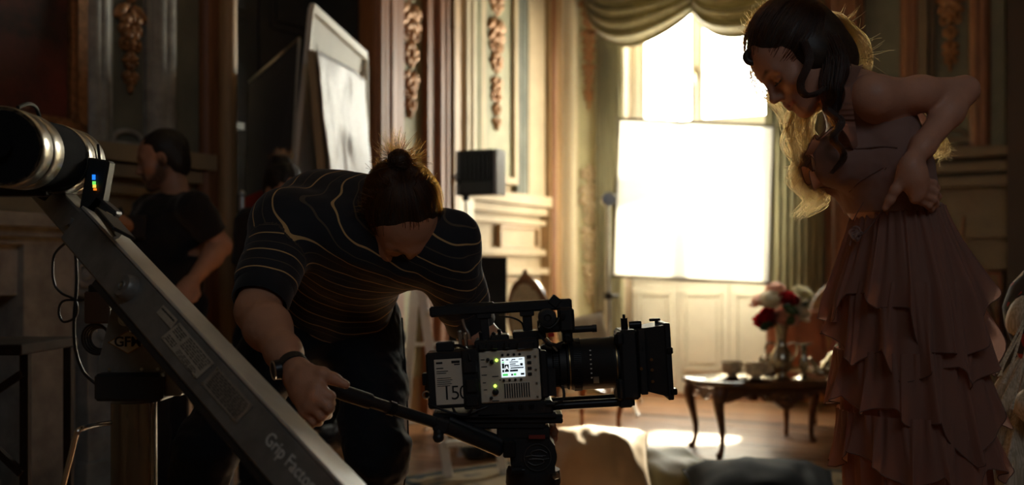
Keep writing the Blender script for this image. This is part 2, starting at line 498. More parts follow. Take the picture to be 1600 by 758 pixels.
# floor: a base slab, planks laid parallel to the window wall, a dark inlaid border strip
mb = MB(); mb.prism([wp('W', t, n, -0.12) for t, n in ((-0.4, -0.6), (10, -0.6), (10, 14), (-0.4, 14))], (0, 0, 0.115))
floor = structure('floor', mb, M_floor, base=(0, 0, 0))
PW, PL, PT = 0.112, 1.25, 0.03
pm = []
for L_ in (PL, PL * 0.62):
    b_ = MB(); b_.box((L_ / 2, PW / 2, -PT / 2), (L_ / 2 - 0.0012, PW / 2 - 0.0012, PT / 2), ch=0.0015); me = b_.mesh('plank'); me.materials.append(M_floor); pm.append(me)
ang = math.atan2(AW[1], AW[0])
for r in range(47):
    n = 0.02 + (r + 1) * PW
    if 1.22 < n < 1.34: continue
    t = -0.1 - (r * 0.47 % 1.0) * PL * 0.6
    first = True
    while t < 3.7:
        k = 1 if (first and r % 3 == 1) else 0; first = False
        o = bpy.data.objects.new('plank', pm[k]); COL.objects.link(o); o.parent = floor
        o.location = wp('W', t, n, RNG.uniform(-0.0006, 0.0006)); o.rotation_euler = (0, 0, ang)
        t += (PL, PL * 0.62)[k]
mb = MB(); wbox(mb, 'W', -0.1, 4.6, 1.14 + 0.02, 1.14 + 0.11, -0.02, 0.0); structure('inlay_strip', mb, M_inlay, floor)

mb = MB(); mb.prism([wp('W', t, n, CEIL) for t, n in ((-0.6, -0.9), (10, -0.9), (10, 14), (-0.6, 14))], (0, 0, 0.2)); structure('ceiling', mb, M_cream)
mb = MB(); wbox(mb, 'W', 9.0, 9.3, -0.5, 13.3, -0.12, CEIL); structure('wall_right', mb, M_cream)
mb = MB(); wbox(mb, 'W', -0.4, 9.3, 13.0, 13.3, -0.12, CEIL); structure('wall_front', mb, M_cream)

# window wall, with a deep opening
WT0, WT1, WZ1 = 0.515, 1.86, 3.6
mb = MB()
wbox(mb, 'W', -0.4, WT0, -0.42, 0, -0.12, CEIL); wbox(mb, 'W', WT1, 9.0, -0.42, 0, -0.12, CEIL); wbox(mb, 'W', WT0, WT1, -0.42, 0, WZ1, CEIL)
wall_back = structure('wall_back', mb, M_cream_shaded)
# side wall, with a tall dark doorway
DT0, DT1, DZ1 = tpx('L', 556), tpx('L', 342), 3.75
mb = MB()
wbox(mb, 'L', 0.0, DT0, -0.35, 0, -0.12, CEIL); wbox(mb, 'L', DT1, 13.3, -0.35, 0, -0.12, CEIL); wbox(mb, 'L', DT0, DT1, -0.35, 0, DZ1, CEIL)
wall_left = structure('wall_left', mb, M_cream)

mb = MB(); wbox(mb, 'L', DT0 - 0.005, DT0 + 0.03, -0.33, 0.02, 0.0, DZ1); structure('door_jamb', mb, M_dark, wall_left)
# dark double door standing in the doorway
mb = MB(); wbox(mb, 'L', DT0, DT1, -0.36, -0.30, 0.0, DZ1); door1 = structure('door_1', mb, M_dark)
tm = (DT0 + DT1) / 2
for a, b_ in ((DT0 + 0.03, tm - 0.008), (tm + 0.008, DT1 - 0.03)):
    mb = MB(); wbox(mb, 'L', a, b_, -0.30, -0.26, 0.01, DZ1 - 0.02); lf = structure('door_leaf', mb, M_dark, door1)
    for z0, z1 in ((0.2, 0.95), (1.15, 2.25), (2.45, 3.5)):
        mb = MB()
        wbox(mb, 'L', a + 0.09, b_ - 0.09, -0.262, -0.252, z0, z1); wbox(mb, 'L', a + 0.13, b_ - 0.13, -0.256, -0.238, z0 + 0.05, z1 - 0.05)
        structure('door_panel', mb, M_dark, lf)
mb = MB(); t0, t1 = tpx('L', 378), tpx('L', 342)
wbox(mb, 'L', t0, t1, -0.25, 0.02, zpx('L', 360, 201), zpx('L', 360, 190)); structure('door_ledge', mb, M_stone, door1)

# ------------------------------------------------------------------ carved ornaments
def ornament(fr, tc, zb, zt, w, parent, m=None, seed=1):
    """a hanging garland: bow, rosettes, paired leaves, tapering to a point"""
    r = random.Random(seed); mb = MB(); n0 = 0.03
    a, nn = (AL, NL) if fr == 'L' else (AW, NW)
    B = Matrix(((a[0], nn[0], 0), (a[1], nn[1], 0), (0, 0, 1)))
    def blob(t, z, rt, rz, tilt=0.0, rn=0.022): mb.ell(wp(fr, tc + t, n0, z), (rt, rn, rz), B @ Matrix.Rotation(tilt, 3, 'Y'), 10, 6)
    H_ = zt - zb
    mb.tube([wp(fr, tc, n0 - 0.01, zt), wp(fr, tc, n0 - 0.01, zb)], [0.012, 0.006], 6)
    z = zt; i = 0
    while z > zb + 0.03:
        f = (z - zb) / H_; ww = w * (0.35 + 0.65 * f ** 0.7) * r.uniform(0.8, 1.1); st = 0.045 + 0.05 * f
        kind = i % 4
        if kind == 0:      # rosette
            for k in range(7):
                q = 2 * math.pi * k / 7; blob(math.cos(q) * ww * 0.28, z + math.sin(q) * ww * 0.28, ww * 0.19, ww * 0.13, q)
            blob(0, z, ww * 0.16, ww * 0.16, 0, 0.04)
            st = ww * 0.85
        elif kind in (1, 2):  # leaves
            for s_ in (-1, 1):
                blob(s_ * ww * 0.30, z + 0.01, ww * 0.30, st * 0.36, s_ * 0.7); blob(s_ * ww * 0.16, z - st * 0.3, ww * 0.2, st * 0.4, s_ * 0.35, 0.03)
            blob(0, z - st * 0.1, ww * 0.13, st * 0.5, 0, 0.035)
        else:              # scrolls
            for s_ in (-1, 1):
                c = wp(fr, tc + s_ * ww * 0.24, n0, z); mb.torus(c, (nn[0], nn[1], 0), ww * 0.17, 0.010, 12, 6); blob(s_ * ww * 0.24, z, ww * 0.08, ww * 0.08, 0, 0.03)
            blob(0, z, ww * 0.14, st * 0.5, 0, 0.035); st = ww * 0.6
        z -= st * 0.92; i += 1
    blob(0, zb + 0.01, 0.014, 0.035)
    return structure('carved_ornament', mb, m or M_gilt, parent)

def strip(fr, pa, pb, n1, m, parent, z0=0.0, z1=CEIL, name='trim_strip', n0=-0.01):
    ta, tb = sorted((tpx(fr, pa), tpx(fr, pb)))
    mb = MB(); wbox(mb, fr, ta, tb, n0, n1, z0, z1); return structure(name, mb, m, parent)
def flutes(fr, pa, pb, k, n0, r, m, parent, z0, z1, name='moulding'):
    """half-round vertical beads side by side"""
    ta, tb = sorted((tpx(fr, pa), tpx(fr, pb)))
    for i in range(k):
        t = ta + (tb - ta) * (i + 0.5) / k
        mb = MB(); mb.tube([wp(fr, t, n0, z0), wp(fr, t, n0, z1)], r, 10); structure(name, mb, m, parent)
def ledges(fr, pa, pb, bands, parent, m):
    """stacked horizontal mouldings: (z0, z1, projection)"""
    ta, tb = sorted((tpx(fr, pa), tpx(fr, pb)))
    for z0, z1, pr in bands:
        mb = MB(); wbox(mb, fr, ta - pr * 0.5, tb + pr * 0.5, -0.01, pr, z0, z1); structure('rail_moulding', mb, m, parent)
def frame_panel(fr, pa, pb, z0, z1, m_in, m_fr, parent, n=0.012, w=0.025, arch=False):
    """inset panel with a raised rim"""
    ta, tb = sorted((tpx(fr, pa), tpx(fr, pb)))
    mb = MB(); wbox(mb, fr, ta, tb, -0.01, n, z0, z1); structure('wall_panel', mb, m_in, parent)
    mb = MB()
    for (a, b, c, d) in ((ta - w, ta, z0 - w, z1 + w), (tb, tb + w, z0 - w, z1 + w), (ta, tb, z0 - w, z0), (ta, tb, z1, z1 + w)): wbox(mb, fr, a, b, -0.01, n + 0.03, c, d)
    if arch:
        tc = (ta + tb) / 2; R_ = (tb - ta) * 0.33
        mb.tube([wp(fr, tc + R_ * 1.3 * math.cos(q), n + 0.012, z0 + R_ * 0.8 * math.sin(q)) for q in np.linspace(0, math.pi, 15)], 0.014, 6)
    structure('panel_rim', mb, m_fr, parent)

RAIL = ((1.52, 1.60, 0.10), (1.45, 1.51, 0.065), (1.37, 1.41, 0.05), (1.13, 1.18, 0.05), (0.98, 1.03, 0.075))
BASE = ((0.0, 0.22, 0.05), (0.22, 0.26, 0.035))
# side wall, from the corner outwards
M_corner_lit = mat('corner_cream_lit', (0.78, 0.69, 0.50), 0.6)  # cream brightened: light on the corner is put into its colour
strip('L', 889, 873, 0.10, M_corner_lit, wall_left); flutes('L', 886, 874, 2, 0.10, 0.045, M_corner_lit, wall_left, 0, CEIL)
strip('L', 872, 860, 0.03, M_tan, wall_left); flutes('L', 870, 861, 2, 0.03, 0.035, M_tan, wall_left, 0, CEIL)
strip('L', 858, 845, 0.09, M_tan, wall_left); flutes('L', 852, 846, 1, 0.09, 0.03, M_brown, wall_left, 0, CEIL)
strip('L', 843, 818, 0.05, M_cream, wall_left, 1.6)
flutes('L', 817, 800, 3, 0.02, 0.035, M_teal, wall_left, 1.6, CEIL)
frame_panel('L', 796, 750, 1.72, 4.2, M_green, M_cream, wall_left, 0.02, 0.05)
ornament('L', tpx('L', 771), zpx('L', 771, 200), zpx('L', 771, 4), 0.26, wall_left, seed=3)
flutes('L', 744, 727, 3, 0.02, 0.04, M_green, wall_left, 1.6, CEIL)
strip('L', 724, 699, 0.09, M_ivory, wall_left); flutes('L', 721, 702, 2, 0.09, 0.05, M_ivory, wall_left, 1.62, CEIL)
ledges('L', 845, 693, RAIL, wall_left, M_cream); ledges('L', 888, 660, BASE, wall_left, M_cream)
frame_panel('L', 833, 776, 0.36, 0.93, M_cream, M_tan, wall_left); frame_panel('L', 756, 706, 0.36, 0.93, M_cream, M_tan, wall_left)
frame_panel('L', 833, 776, 1.2, 1.34, M_cream, M_tan, wall_left, 0.02, 0.015)
strip('L', 697, 688, 0.12, M_tan, wall_left); flutes('L', 686, 668, 2, 0.05, 0.055, M_brown, wall_left, 0, CEIL); strip('L', 667, 656, 0.07, M_brown, wall_left)
strip('L', 655, 616, 0.02, M_green, wall_left, 0.3)
ornament('L', tpx('L', 636), zpx('L', 636, 180), zpx('L', 636, -30), 0.27, wall_left, seed=5)
strip('L', 614, 600, 0.09, M_brown, wall_left); flutes('L', 599, 578, 2, 0.05, 0.06, M_brown, wall_left, 0, CEIL)
strip('L', 577, 557, 0.11, M_brown, wall_left); flutes('L', 572, 560, 1, 0.11, 0.05, M_brown, wall_left, 0, CEIL)
# beyond the doorway
strip('L', 341, 327, 0.10, M_tan, wall_left); flutes('L', 338, 328, 1, 0.10, 0.05, M_tan, wall_left, 0, CEIL)
flutes('L', 324, 309, 2, 0.04, 0.05, M_brown, wall_left, 0, CEIL)
strip('L', 306, 262, 0.04, M_teal, wall_left, 1.6); flutes('L', 258, 232, 2, 0.02, 0.06, M_stone, wall_left, 1.6, CEIL)
frame_panel('L', 220, 166, 1.62, 4.2, M_teal, M_stone, wall_left, 0.015, 0.05, arch=True)
ornament('L', tpx('L', 197), zpx('L', 197, 140), zpx('L', 197, -20), 0.2, wall_left, M_gilt, seed=8)
flutes('L', 156, 132, 2, 0.02, 0.05, M_stone, wall_left, 1.6, CEIL)
ledges('L', 306, 122, RAIL, wall_left, M_cream); ledges('L', 306, 135, BASE, wall_left, M_brown)
frame_panel('L', 296, 240, 0.36, 0.93, M_cream, M_tan, wall_left); frame_panel('L', 225, 140, 0.36, 0.93, M_cream, M_tan, wall_left)
# window wall
# chamfered green corner pier between the two walls, daylight put into its green
pa_, pb_ = wp('L', 0.10, 0.11, 0), wp('W', 0.30, 0.02, 0); bk = V(0.15, 0.30, 0)
mb = MB(); mb.prism([pa_, pb_, pb_ + bk, pa_ + bk], (0, 0, CEIL)); structure('corner_pier', mb, mat('pier_green_lit', (0.60, 0.58, 0.36), 0.65, var=0.1, vscale=4), wall_back)
mb = MB(); q = pa_ + (pb_ - pa_) * 0.06; mb.tube([q, q + V(0, 0, CEIL)], 0.022, 10); structure('moulding', mb, M_ivory, wall_back)
mb = MB(); q = pa_ + (pb_ - pa_) * 0.95; mb.tube([q, q + V(0, 0, CEIL)], 0.018, 10); structure('moulding', mb, M_ivory, wall_back)
_AW, _NW, _C = AW, NW, (CX, CY)
d_ = (pb_ - pa_).normalized(); CX, CY = pa_.x, pa_.y; AW, NW = (d_.x, d_.y), (d_.y, -d_.x)
zq = lambda py: CAMZ + (HZ - py) * 9.14 / F
ornament('W', 0.12, zq(168), zq(-30), 0.16, wall_back, seed=11)
ornament('W', 0.13, zq(470), zq(272), 0.19, wall_back, M_ivory, seed=12)
AW, NW = _AW, _NW; CX, CY = _C
strip('W', 1292, 1306, 0.06, M_brown, wall_back); flutes('W', 1308, 1326, 2, 0.04, 0.05, M_brown, wall_back, 0, CEIL); strip('W', 1328, 1342, 0.10, M_brown, wall_back)
RW = ((1.80, 1.87, 0.12), (1.70, 1.76, 0.08), (1.60, 1.66, 0.09), (1.24, 1.30, 0.06), (1.02, 1.07, 0.08))
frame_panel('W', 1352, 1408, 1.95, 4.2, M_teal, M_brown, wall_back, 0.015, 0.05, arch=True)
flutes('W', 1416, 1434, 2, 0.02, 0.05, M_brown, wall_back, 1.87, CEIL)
strip('W', 1437, 1452, 0.08, M_cream_shaded, wall_back, 1.87)
frame_panel('W', 1462, 1514, 1.95, 4.2, M_teal, M_cream_shaded, wall_back, 0.015, 0.04, arch=True)
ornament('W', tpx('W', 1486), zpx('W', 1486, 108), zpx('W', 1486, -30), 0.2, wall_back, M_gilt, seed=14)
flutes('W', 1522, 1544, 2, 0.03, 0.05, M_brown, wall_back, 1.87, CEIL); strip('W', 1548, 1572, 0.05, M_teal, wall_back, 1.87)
ledges('W', 1344, 1574, RW, wall_back, M_cream_shaded); ledges('W', 1310, 1600, BASE, wall_back, M_cream_shaded)
frame_panel('W', 1356, 1440, 0.36, 0.98, M_cream_shaded, M_brown, wall_back); frame_panel('W', 1470, 1560, 0.36, 0.98, M_cream_shaded, M_brown, wall_back)
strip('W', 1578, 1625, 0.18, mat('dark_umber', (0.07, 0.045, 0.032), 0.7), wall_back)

# ------------------------------------------------------------------ window: casements above, panelled doors below
wn = -0.20
win = MB()
for a, b, c, d in ((WT0, WT0 + 0.06, 0.94, WZ1), (WT1 - 0.06, WT1, 0.94, WZ1), (WT0, WT1, WZ1 - 0.06, WZ1), (WT0, WT1, 2.08, 2.17), (WT0, WT1, 0.94, 0.985)): wbox(win, 'W', a, b, wn - 0.05, wn + 0.05, c, d)
window1 = structure('window_1', win, M_white)
tmid = tpx('W', 1077)
for (a, b) in ((WT0 + 0.06, tmid), (tmid, WT1 - 0.06)):
    for (c, d) in ((2.17, WZ1 - 0.06), (0.985, 2.08)):
        mb = MB(); w = 0.05
        for (e, f, g, h) in ((a + .004, a + w, c, d), (b - w, b - .004, c, d), (a + w, b - w, c, c + w + 0.02), (a + w, b - w, d - w, d)): wbox(mb, 'W', e, f, wn - 0.025, wn + 0.03, g, h)
        sash = structure('sash', mb, M_white, window1)
        mb = MB(); wbox(mb, 'W', a + w, b - w, wn - 0.003, wn + 0.003, c + w, d - w); structure('pane', mb, glass_mat(), sash)
mb = MB(); mb.box(wp('W', tmid, wn + 0.045, 2.62), (0.012, 0.012, 0.05)); mb.tube([wp('W', tmid, wn + 0.06, 2.60), wp('W', tmid + 0.0, wn + 0.09, 2.60), wp('W', tmid + 0.0, wn + 0.09, 2.52)], 0.007, 8)
structure('window_handle', mb, mat('handle_brass', (0.6, 0.5, 0.3), 0.3, metal=1.0), window1)
mb = MB(); wbox(mb, 'W', WT0, WT1, wn - 0.05, wn + 0.05, 0.925, 0.94); structure('window_sill', mb, M_white, window1)
# panelled doors under the panes
mb = MB(); wbox(mb, 'W', WT0, WT1, wn - 0.05, wn + 0.0, 0.0, 0.925); door2 = structure('door_2', mb, M_white)
edges = [WT0, tpx('W', 1047), tpx('W', 1128), WT1]
for a, b in zip(edges[:-1], edges[1:]):
    mb = MB(); wbox(mb, 'W', a + 0.003, b - 0.003, wn, wn + 0.03, 0.01, 0.92); lf = structure('door_leaf', mb, M_white, door2)
    mb = MB()
    w_, e = 0.022, 0.055
    for (p, q, r, s) in ((a + e, a + e + w_, 0.20, 0.83), (b - e - w_, b - e, 0.20, 0.83), (a + e, b - e, 0.20, 0.20 + w_), (a + e, b - e, 0.83 - w_, 0.83)): wbox(mb, 'W', p, q, wn + 0.025, wn + 0.056, r, s)
    wbox(mb, 'W', a + e + 0.045, b - e - 0.045, wn + 0.025, wn + 0.048, 0.26, 0.77)
    structure('door_panel', mb, M_white, lf)
mb = MB(); wbox(mb, 'W', WT0, WT1, -0.25, 0.02, -0.02, 0.012); structure('trim_1', mb, M_brown)

# ------------------------------------------------------------------ curtains
def drape(name, px0, px1, z0, z1, n, folds, amp, label, m, seed, gather=None):
    ta, tb = sorted((tpx('W', px0), tpx('W', px1))); r = random.Random(seed); ph = [r.uniform(0, 6.28) for _ in range(4)]
    def fn(u, v):
        z = z0 + (z1 - z0) * v
        g = 1.0
        if gather: g = 1 - gather[1] * math.exp(-((z - gather[0]) / 0.35) ** 2)
        t = ta + (tb - ta) * (0.5 + (u - 0.5) * g)
        a = amp * (1 + 0.4 * math.sin(5 * u + ph[0])) * g
        return wp('W', t + 0.012 * math.sin(folds * 6.28 * u * 2 + ph[1]), n + a * math.sin(folds * 6.28 * u + ph[2] + 0.5 * math.sin(2.2 * z + ph[3])), z)
    mb = MB(); mb.grid(fn, folds * 14 + 1, 26)
    o = mb.build(name, m, solid=0.004); return tag(o, label, 'curtain')
drape('curtain', 943, 984, 0.02, 3.5, 0.13, 6, 0.035, 'long green-grey curtain hanging on the corner side of the window', M_drape, 2)
drape('curtain', 1204, 1292, 0.02, 3.5, 0.12, 8, 0.04, 'long green-grey curtain hanging between the window and the woman', M_drape, 4)
def swag(pa, pb, lows, ztop, n, label, seed):
    ta, tb = tpx('W', pa), tpx('W', pb)
    r = random.Random(seed)
    def fn(u, v):
        t = ta + (tb - ta) * u
        prof = (4 * u * (1 - u)) ** 0.72
        zb = (lows[0] * (1 - u) + lows[2] * u) * (1 - prof) + lows[1] * prof
        zz = ztop + (zb - ztop) * (v ** 0.92)
        f = 7.0
        dn = 0.055 * math.sin(f * 6.28 * v ** 0.9 + 1.3 * (u - 0.5)) * (0.35 + 0.65 * prof) * (1 - 0.35 * v) + 0.22 * prof * math.sin(v * 2.4)
        return wp('W', t, n + dn, zz)
    mb = MB(); mb.grid(fn, 36, 90)
    o = mb.build('swag_valance', M_swag, solid=0.006); return tag(o, label, 'curtain', 'swags over the window')
zz = lambda px, py: zpx('W', px, py, 0.2)
swag(920, 1094, (zz(925, -10), zz(1010, 74), zz(1090, 10)), 3.45, 0.10, 'draped olive swag over the corner side half of the window', 1)
swag(1090, 1262, (zz(1092, 10), zz(1170, 62), zz(1260, 0)), 3.45, 0.12, "draped olive swag over the window half next to the woman's head", 2)
mb = MB(); wbox(mb, 'W', tpx('W', 905), tpx('W', 1300), 0.0, 0.2, 3.42, 3.58); tag(mb.build('curtain_pelmet', M_brown), 'brown wooden pelmet board above the window swags', 'pelmet')

# ------------------------------------------------------------------ painting and mantelpiece on the side wall
ta, tb = tpx('L', 104), tpx('L', -70)
pic = thing('framed_painting', 'dark red painting in a heavy moulded frame above the mantelpiece', 'painting', wp('L', (ta + tb) / 2, 0.05, zpx('L', 60, 190)))
mb = MB(); wbox(mb, 'L', ta + 0.02, tb, 0.0, 0.03, zpx('L', 100, 190), 4.2); mb.build('canvas', M_canvas, pic)
mb = MB()
z0 = zpx('L', 100, 190)
for k, (w, d) in enumerate(((0.05, 0.07), (0.02, 0.045))):
    o = k * 0.05
    for (a, b, c, e) in ((ta - 0.06 + o, ta - 0.06 + o + w, z0 - 0.06 + o, 4.25), (ta - 0.06 + o, tb, z0 - 0.06 + o, z0 - 0.06 + o + w), (tb, tb + w, z0 - 0.06, 4.25)): wbox(mb, 'L', a, b, 0.0, d, c, e)
mb.build('picture_frame', M_gilt, pic)
fire = thing('mantelpiece', 'carved grey stone mantelpiece with scrolled jamb and arched hearth', 'fireplace', wp('L', (tpx('L', 165) + tpx('L', -120)) / 2, 0.2, 0.0))
a, b = tpx('L', 150), tpx('L', -150)
mb = MB(); zs = zpx('L', 100, 352, 0.3)
wbox(mb, 'L', a - 0.12, b + 0.12, 0, 0.34, zs - 0.02, zs + 0.035); wbox(mb, 'L', a - 0.08, b + 0.08, 0, 0.29, zs - 0.06, zs - 0.02); wbox(mb, 'L', a - 0.04, b + 0.04, 0, 0.25, zs - 0.09, zs - 0.06)
mb.build('mantel_shelf', M_stone, fire)
mb = MB(); wbox(mb, 'L', a, b, 0, 0.2, zs - 0.30, zs - 0.09); wbox(mb, 'L', tpx('L', 60), tpx('L', -20), 0.0, 0.24, 0.0, zs - 0.09)
mb.build('frieze', M_stone, fire)
for px in (120, -100):
    mb = MB(); c = tpx('L', px)
    wbox(mb, 'L', c - 0.10, c + 0.10, 0, 0.2, 0.0, zs - 0.28); wbox(mb, 'L', c - 0.13, c + 0.13, 0, 0.23, 0.0, 0.16)
    mb.build('jamb', M_stone, fire)
    mb = MB()
    cc = wp('L', tpx('L', px - 35), 0.21, zs - 0.22)
    pts = []
    for i in range(44):
        q = i / 43 * 4.4 * math.pi; r_ = 0.012 + 0.085 * (i / 43)
        pts.append(cc + Vector((AL[0], AL[1], 0)) * (math.cos(q) * r_) + Vector((0, 0, 1)) * (math.sin(q) * r_))
    mb.tube(pts, 0.018, 6); mb.ell(cc, (0.03, 0.03, 0.03))
    for k in range(5): mb.ell(wp('L', c + 0.02 * (k % 2), 0.21, zs - 0.40 - 0.07 * k), (0.05 - 0.006 * k, 0.03, 0.05))
    mb.build('scroll_carving', M_stone, fire)
mb = MB()
t0, t1 = tpx('L', 176), tpx('L', 92)
pts = [wp('L', t0, 0.06, 0.0), wp('L', t1, 0.06, 0.0)] + [wp('L', (t0 + t1) / 2 + (t1 - t0) / 2 * math.cos(q), 0.06, zpx('L', 130, 470) + 0.16 * math.sin(q)) for q in np.linspace(0, math.pi, 13)]
mb.prism(pts, Vector((NL[0], NL[1], 0)) * 0.02); mb.build('hearth_arch', mat('red_marble', (0.16, 0.05, 0.03), 0.5, var=0.3), fire)
# ------------------------------------------------------------------ grip and lighting gear in the room
M_black = mat('black_plastic', (0.012, 0.013, 0.015), 0.45, var=0.2, bump=0.05, bscale=200)
M_blackmetal = mat('black_metal', (0.02, 0.021, 0.023), 0.35, metal=0.6, var=0.15)
M_steel = mat('steel', (0.55, 0.54, 0.50), 0.28, metal=1.0, var=0.1, vscale=20)
M_chrome = mat('chrome', (0.8, 0.8, 0.78), 0.12, metal=1.0)
M_alu = mat('aluminium', (0.62, 0.62, 0.60), 0.4, metal=0.85, var=0.1)
M_blackcloth = mat('black_cloth', (0.010, 0.011, 0.014), 0.9, var=0.3, sheen=0.2)
M_diff = mat('diffusion_cloth', (0.93, 0.92, 0.88), 0.8, trans=0.6)
M_board = mat('white_board', (0.80, 0.77, 0.68), 0.6, var=0.04, trans=0.15)
M_foil = mat('silver_cloth', (0.86, 0.88, 0.92), 0.5, var=0.05, vscale=30)

def stand(name, base, h, label, r=0.016, spread=0.42, yaw=0.3, m=None):
    """telescopic lighting stand with three folding legs"""
    m = m or M_steel; b = Vector(base); t = thing(name, label, 'stand', b)
    mb = MB(); mb.cyl(b + V(0, 0, 0.06), b + V(0, 0, h * 0.55), r, n=14); mb.build('pole', m, t)
    mb = MB(); mb.cyl(b + V(0, 0, h * 0.5), b + V(0, 0, h), r * 0.72, n=14); mb.build('riser', m, t)
    for z in (h * 0.54, 0.40): mb = MB(); mb.cyl(b + V(0, 0, z - 0.025), b + V(0, 0, z + 0.025), r * 1.5, n=14); mb.tube([b + V(r, 0, z), b + V(r * 3.4, -0.01, z)], r * 0.55, 8); mb.build('collar', M_black, t)
    for k in range(3):
        a = yaw + k * 2.094; d = V(math.cos(a), math.sin(a), 0)
        mb = MB(); mb.tube([b + d * r + V(0, 0, 0.42), b + d * spread + V(0, 0, 0.012)], r * 0.6, 8); mb.tube([b + d * spread * 0.5 + V(0, 0, 0.215), b + d * r + V(0, 0, 0.12)], r * 0.4, 8)
        mb.ell(b + d * spread + V(0, 0, 0.012), (0.018, 0.018, 0.012)); mb.build('leg', m, t)
    return t

# diffusion frame before the window, rolled a little, on its own stand
D = 8.1
qa = [P(967, 186, D), P(1210, 197, D), P(1202, 443, D), P(957, 431, D)]
t = thing('diffusion_frame', 'square white diffusion frame glowing in front of the window', 'diffuser', (qa[0] + qa[2]) / 2 - V(0, 0, 0.58))
def quad(u, v, off=0.0):
    p = (qa[3] * (1 - u) + qa[2] * u) * (1 - v) + (qa[0] * (1 - u) + qa[1] * u) * v
    return p + V(0, off, 0)
mb = MB(); mb.grid(lambda u, v: quad(u, v, 0.004 * math.sin(u * 17) * math.sin(v * 9)), 24, 24); mb.build('diffusion_cloth', M_diff, t, solid=0.0015)
mb = MB()
for i in range(4):
    a, b = qa[i], qa[(i + 1) % 4]; d = (b - a).normalized() * 0.012; mb.seg(a - d, b + d, 0.022, 0.022, (0, 1, 0), 0.003)
mb.build('frame', mat('frame_grey', (0.25, 0.22, 0.16), 0.45, metal=0.4), t)
sp = P(950, 700, 8.0); sp.z = 0
st = stand('grip_stand', sp, P(950, 312, 8.0).z, 'silver grip stand beside the left edge of the glowing diffusion frame', 0.022, 0.45, 0.9)
mb = MB(); c = sp + V(0, 0, P(950, 312, 8.0).z); mb.cyl(c - V(0, 0.05, 0), c + V(0, 0.05, 0), 0.05, n=18); mb.cyl(c - V(0, 0.075, 0), c - V(0, 0.05, 0), 0.025, n=12); mb.build('grip_head', M_steel, st)
mb = MB(); mb.tube([c, quad(0.0, 0.52)], 0.010, 8); mb.build('grip_arm', M_steel, st)

# LED panel on a stand, its back to us
D = 6.6
sp = P(728, 700, D); sp.z = 0
hz = P(728, 306, D).z
stand('light_stand', sp, hz + 0.05, 'thin silver light stand carrying the black panel lamp', 0.013, 0.40, 0.2)
R = rotz(math.radians(-24))
c = P(749, 271, D) + V(0, -0.03, 0)
t = thing('panel_lamp', 'black square panel lamp turned away on top of a thin stand', 'lamp', c - V(0, 0, 0.15))
mb = MB(); mb.box(c, (0.115, 0.05, 0.135), R, 0.008); mb.build('housing', M_black, t)
mb = MB()
for k in range(7): mb.box(c + R @ V(-0.084 + 0.028 * k, -0.054, 0.03), (0.008, 0.006, 0.085), R)
mb.build('cooling_fins', M_blackmetal, t)
for sx in (-1, 1): mb = MB(); mb.box(c + R @ V(sx * 0.125, 0.02, 0), (0.011, 0.065, 0.135), R, 0.004); mb.build('barn_door', mat('grey_plastic', (0.25, 0.24, 0.26), 0.4), t)
mb = MB(); mb.tube([c + R @ V(-0.12, -0.01, 0), c + R @ V(-0.13, -0.09, -0.02), V(sp.x, sp.y - 0.0, hz + 0.04)], 0.009, 8); mb.tube([V(sp.x, sp.y, hz - 0.03), V(sp.x, sp.y, hz + 0.08)], 0.02, 12); mb.build('yoke', M_blackmetal, t)

# black flag standing on the floor behind the operator
D = 6.9
a, b = P(741, 402, D), P(791, 402, D)
mb = MB(); mb.box(V((a.x + b.x) / 2 - 0.08, D, a.z / 2 + 0.003), (0.185, 0.012, a.z / 2), rotz(0.05), 0.003)
tag(mb.build('black_flag', M_blackcloth), 'black fabric flag leaning upright behind the carved chair', 'flag')

# large white polyboard wedge with silver cloth, before the dark doorway
def slab(name, pts, d, m, parent):
    mb = MB(); mb.prism(pts, d); return mb.build(name, m, parent, smooth=False)
bt = thing('reflector_board', 'tall white reflector board with raised rim tilted before the dark doorway', 'reflector', P(520, 560, 5.6) * 1.0)
A, B, C_, D_ = P(487, 12, 5.45), P(571, 88, 6.15), P(580, 560, 6.15), P(430, 560, 5.45)
B2 = P(565, 122, 6.15)
slab('board', [A, B, C_, D_], V(-0.01, 0.03, 0), M_board, bt)
mb = MB(); mb.seg(A, B, 0.03, 0.05, (0, 0, 1), 0.004); mb.seg(A, D_, 0.03, 0.035, (0, -1, 0), 0.004); mb.seg(B, B2 + (C_ - B) * 0.9, 0.03, 0.03, (0, -1, 0), 0.004)
mb.build('rim', mat('board_rim', (0.82, 0.78, 0.68), 0.5), bt)
ct = thing('silver_reflector', 'board hung with creased silver-white cloth leaning on the tall reflector', 'reflector', P(540, 560, 5.1))
A, B, C_, D_ = P(490, 78, 5.25), P(566, 122, 6.0), P(590, 560, 6.0), P(533, 560, 5.25)
slab('backing_board', [A, B, C_, D_], V(-0.035, 0.012, 0), mat('board_edge', (0.42, 0.34, 0.22), 0.7), ct)
def fn(u, v):
    p = (A * (1 - u) + B * u) * v + (D_ * (1 - u) + C_ * u) * (1 - v)
    f = 0.006 * math.sin(u * 9 + 3.0 * v) + 0.005 * math.sin(u * 14 - v * 9) + 0.010 * float(vnoise(np.array([[u * 9, v * 14, 1.5]]))[0]) + 0.005 * float(vnoise(np.array([[u * 30, v * 40, 4.5]]))[0])
    return p + V(0.022 + f * 0.8, -0.02 - f, 0)
mb = MB(); mb.grid(fn, 40, 50); mb.build('cloth', M_foil, ct, solid=0.002)
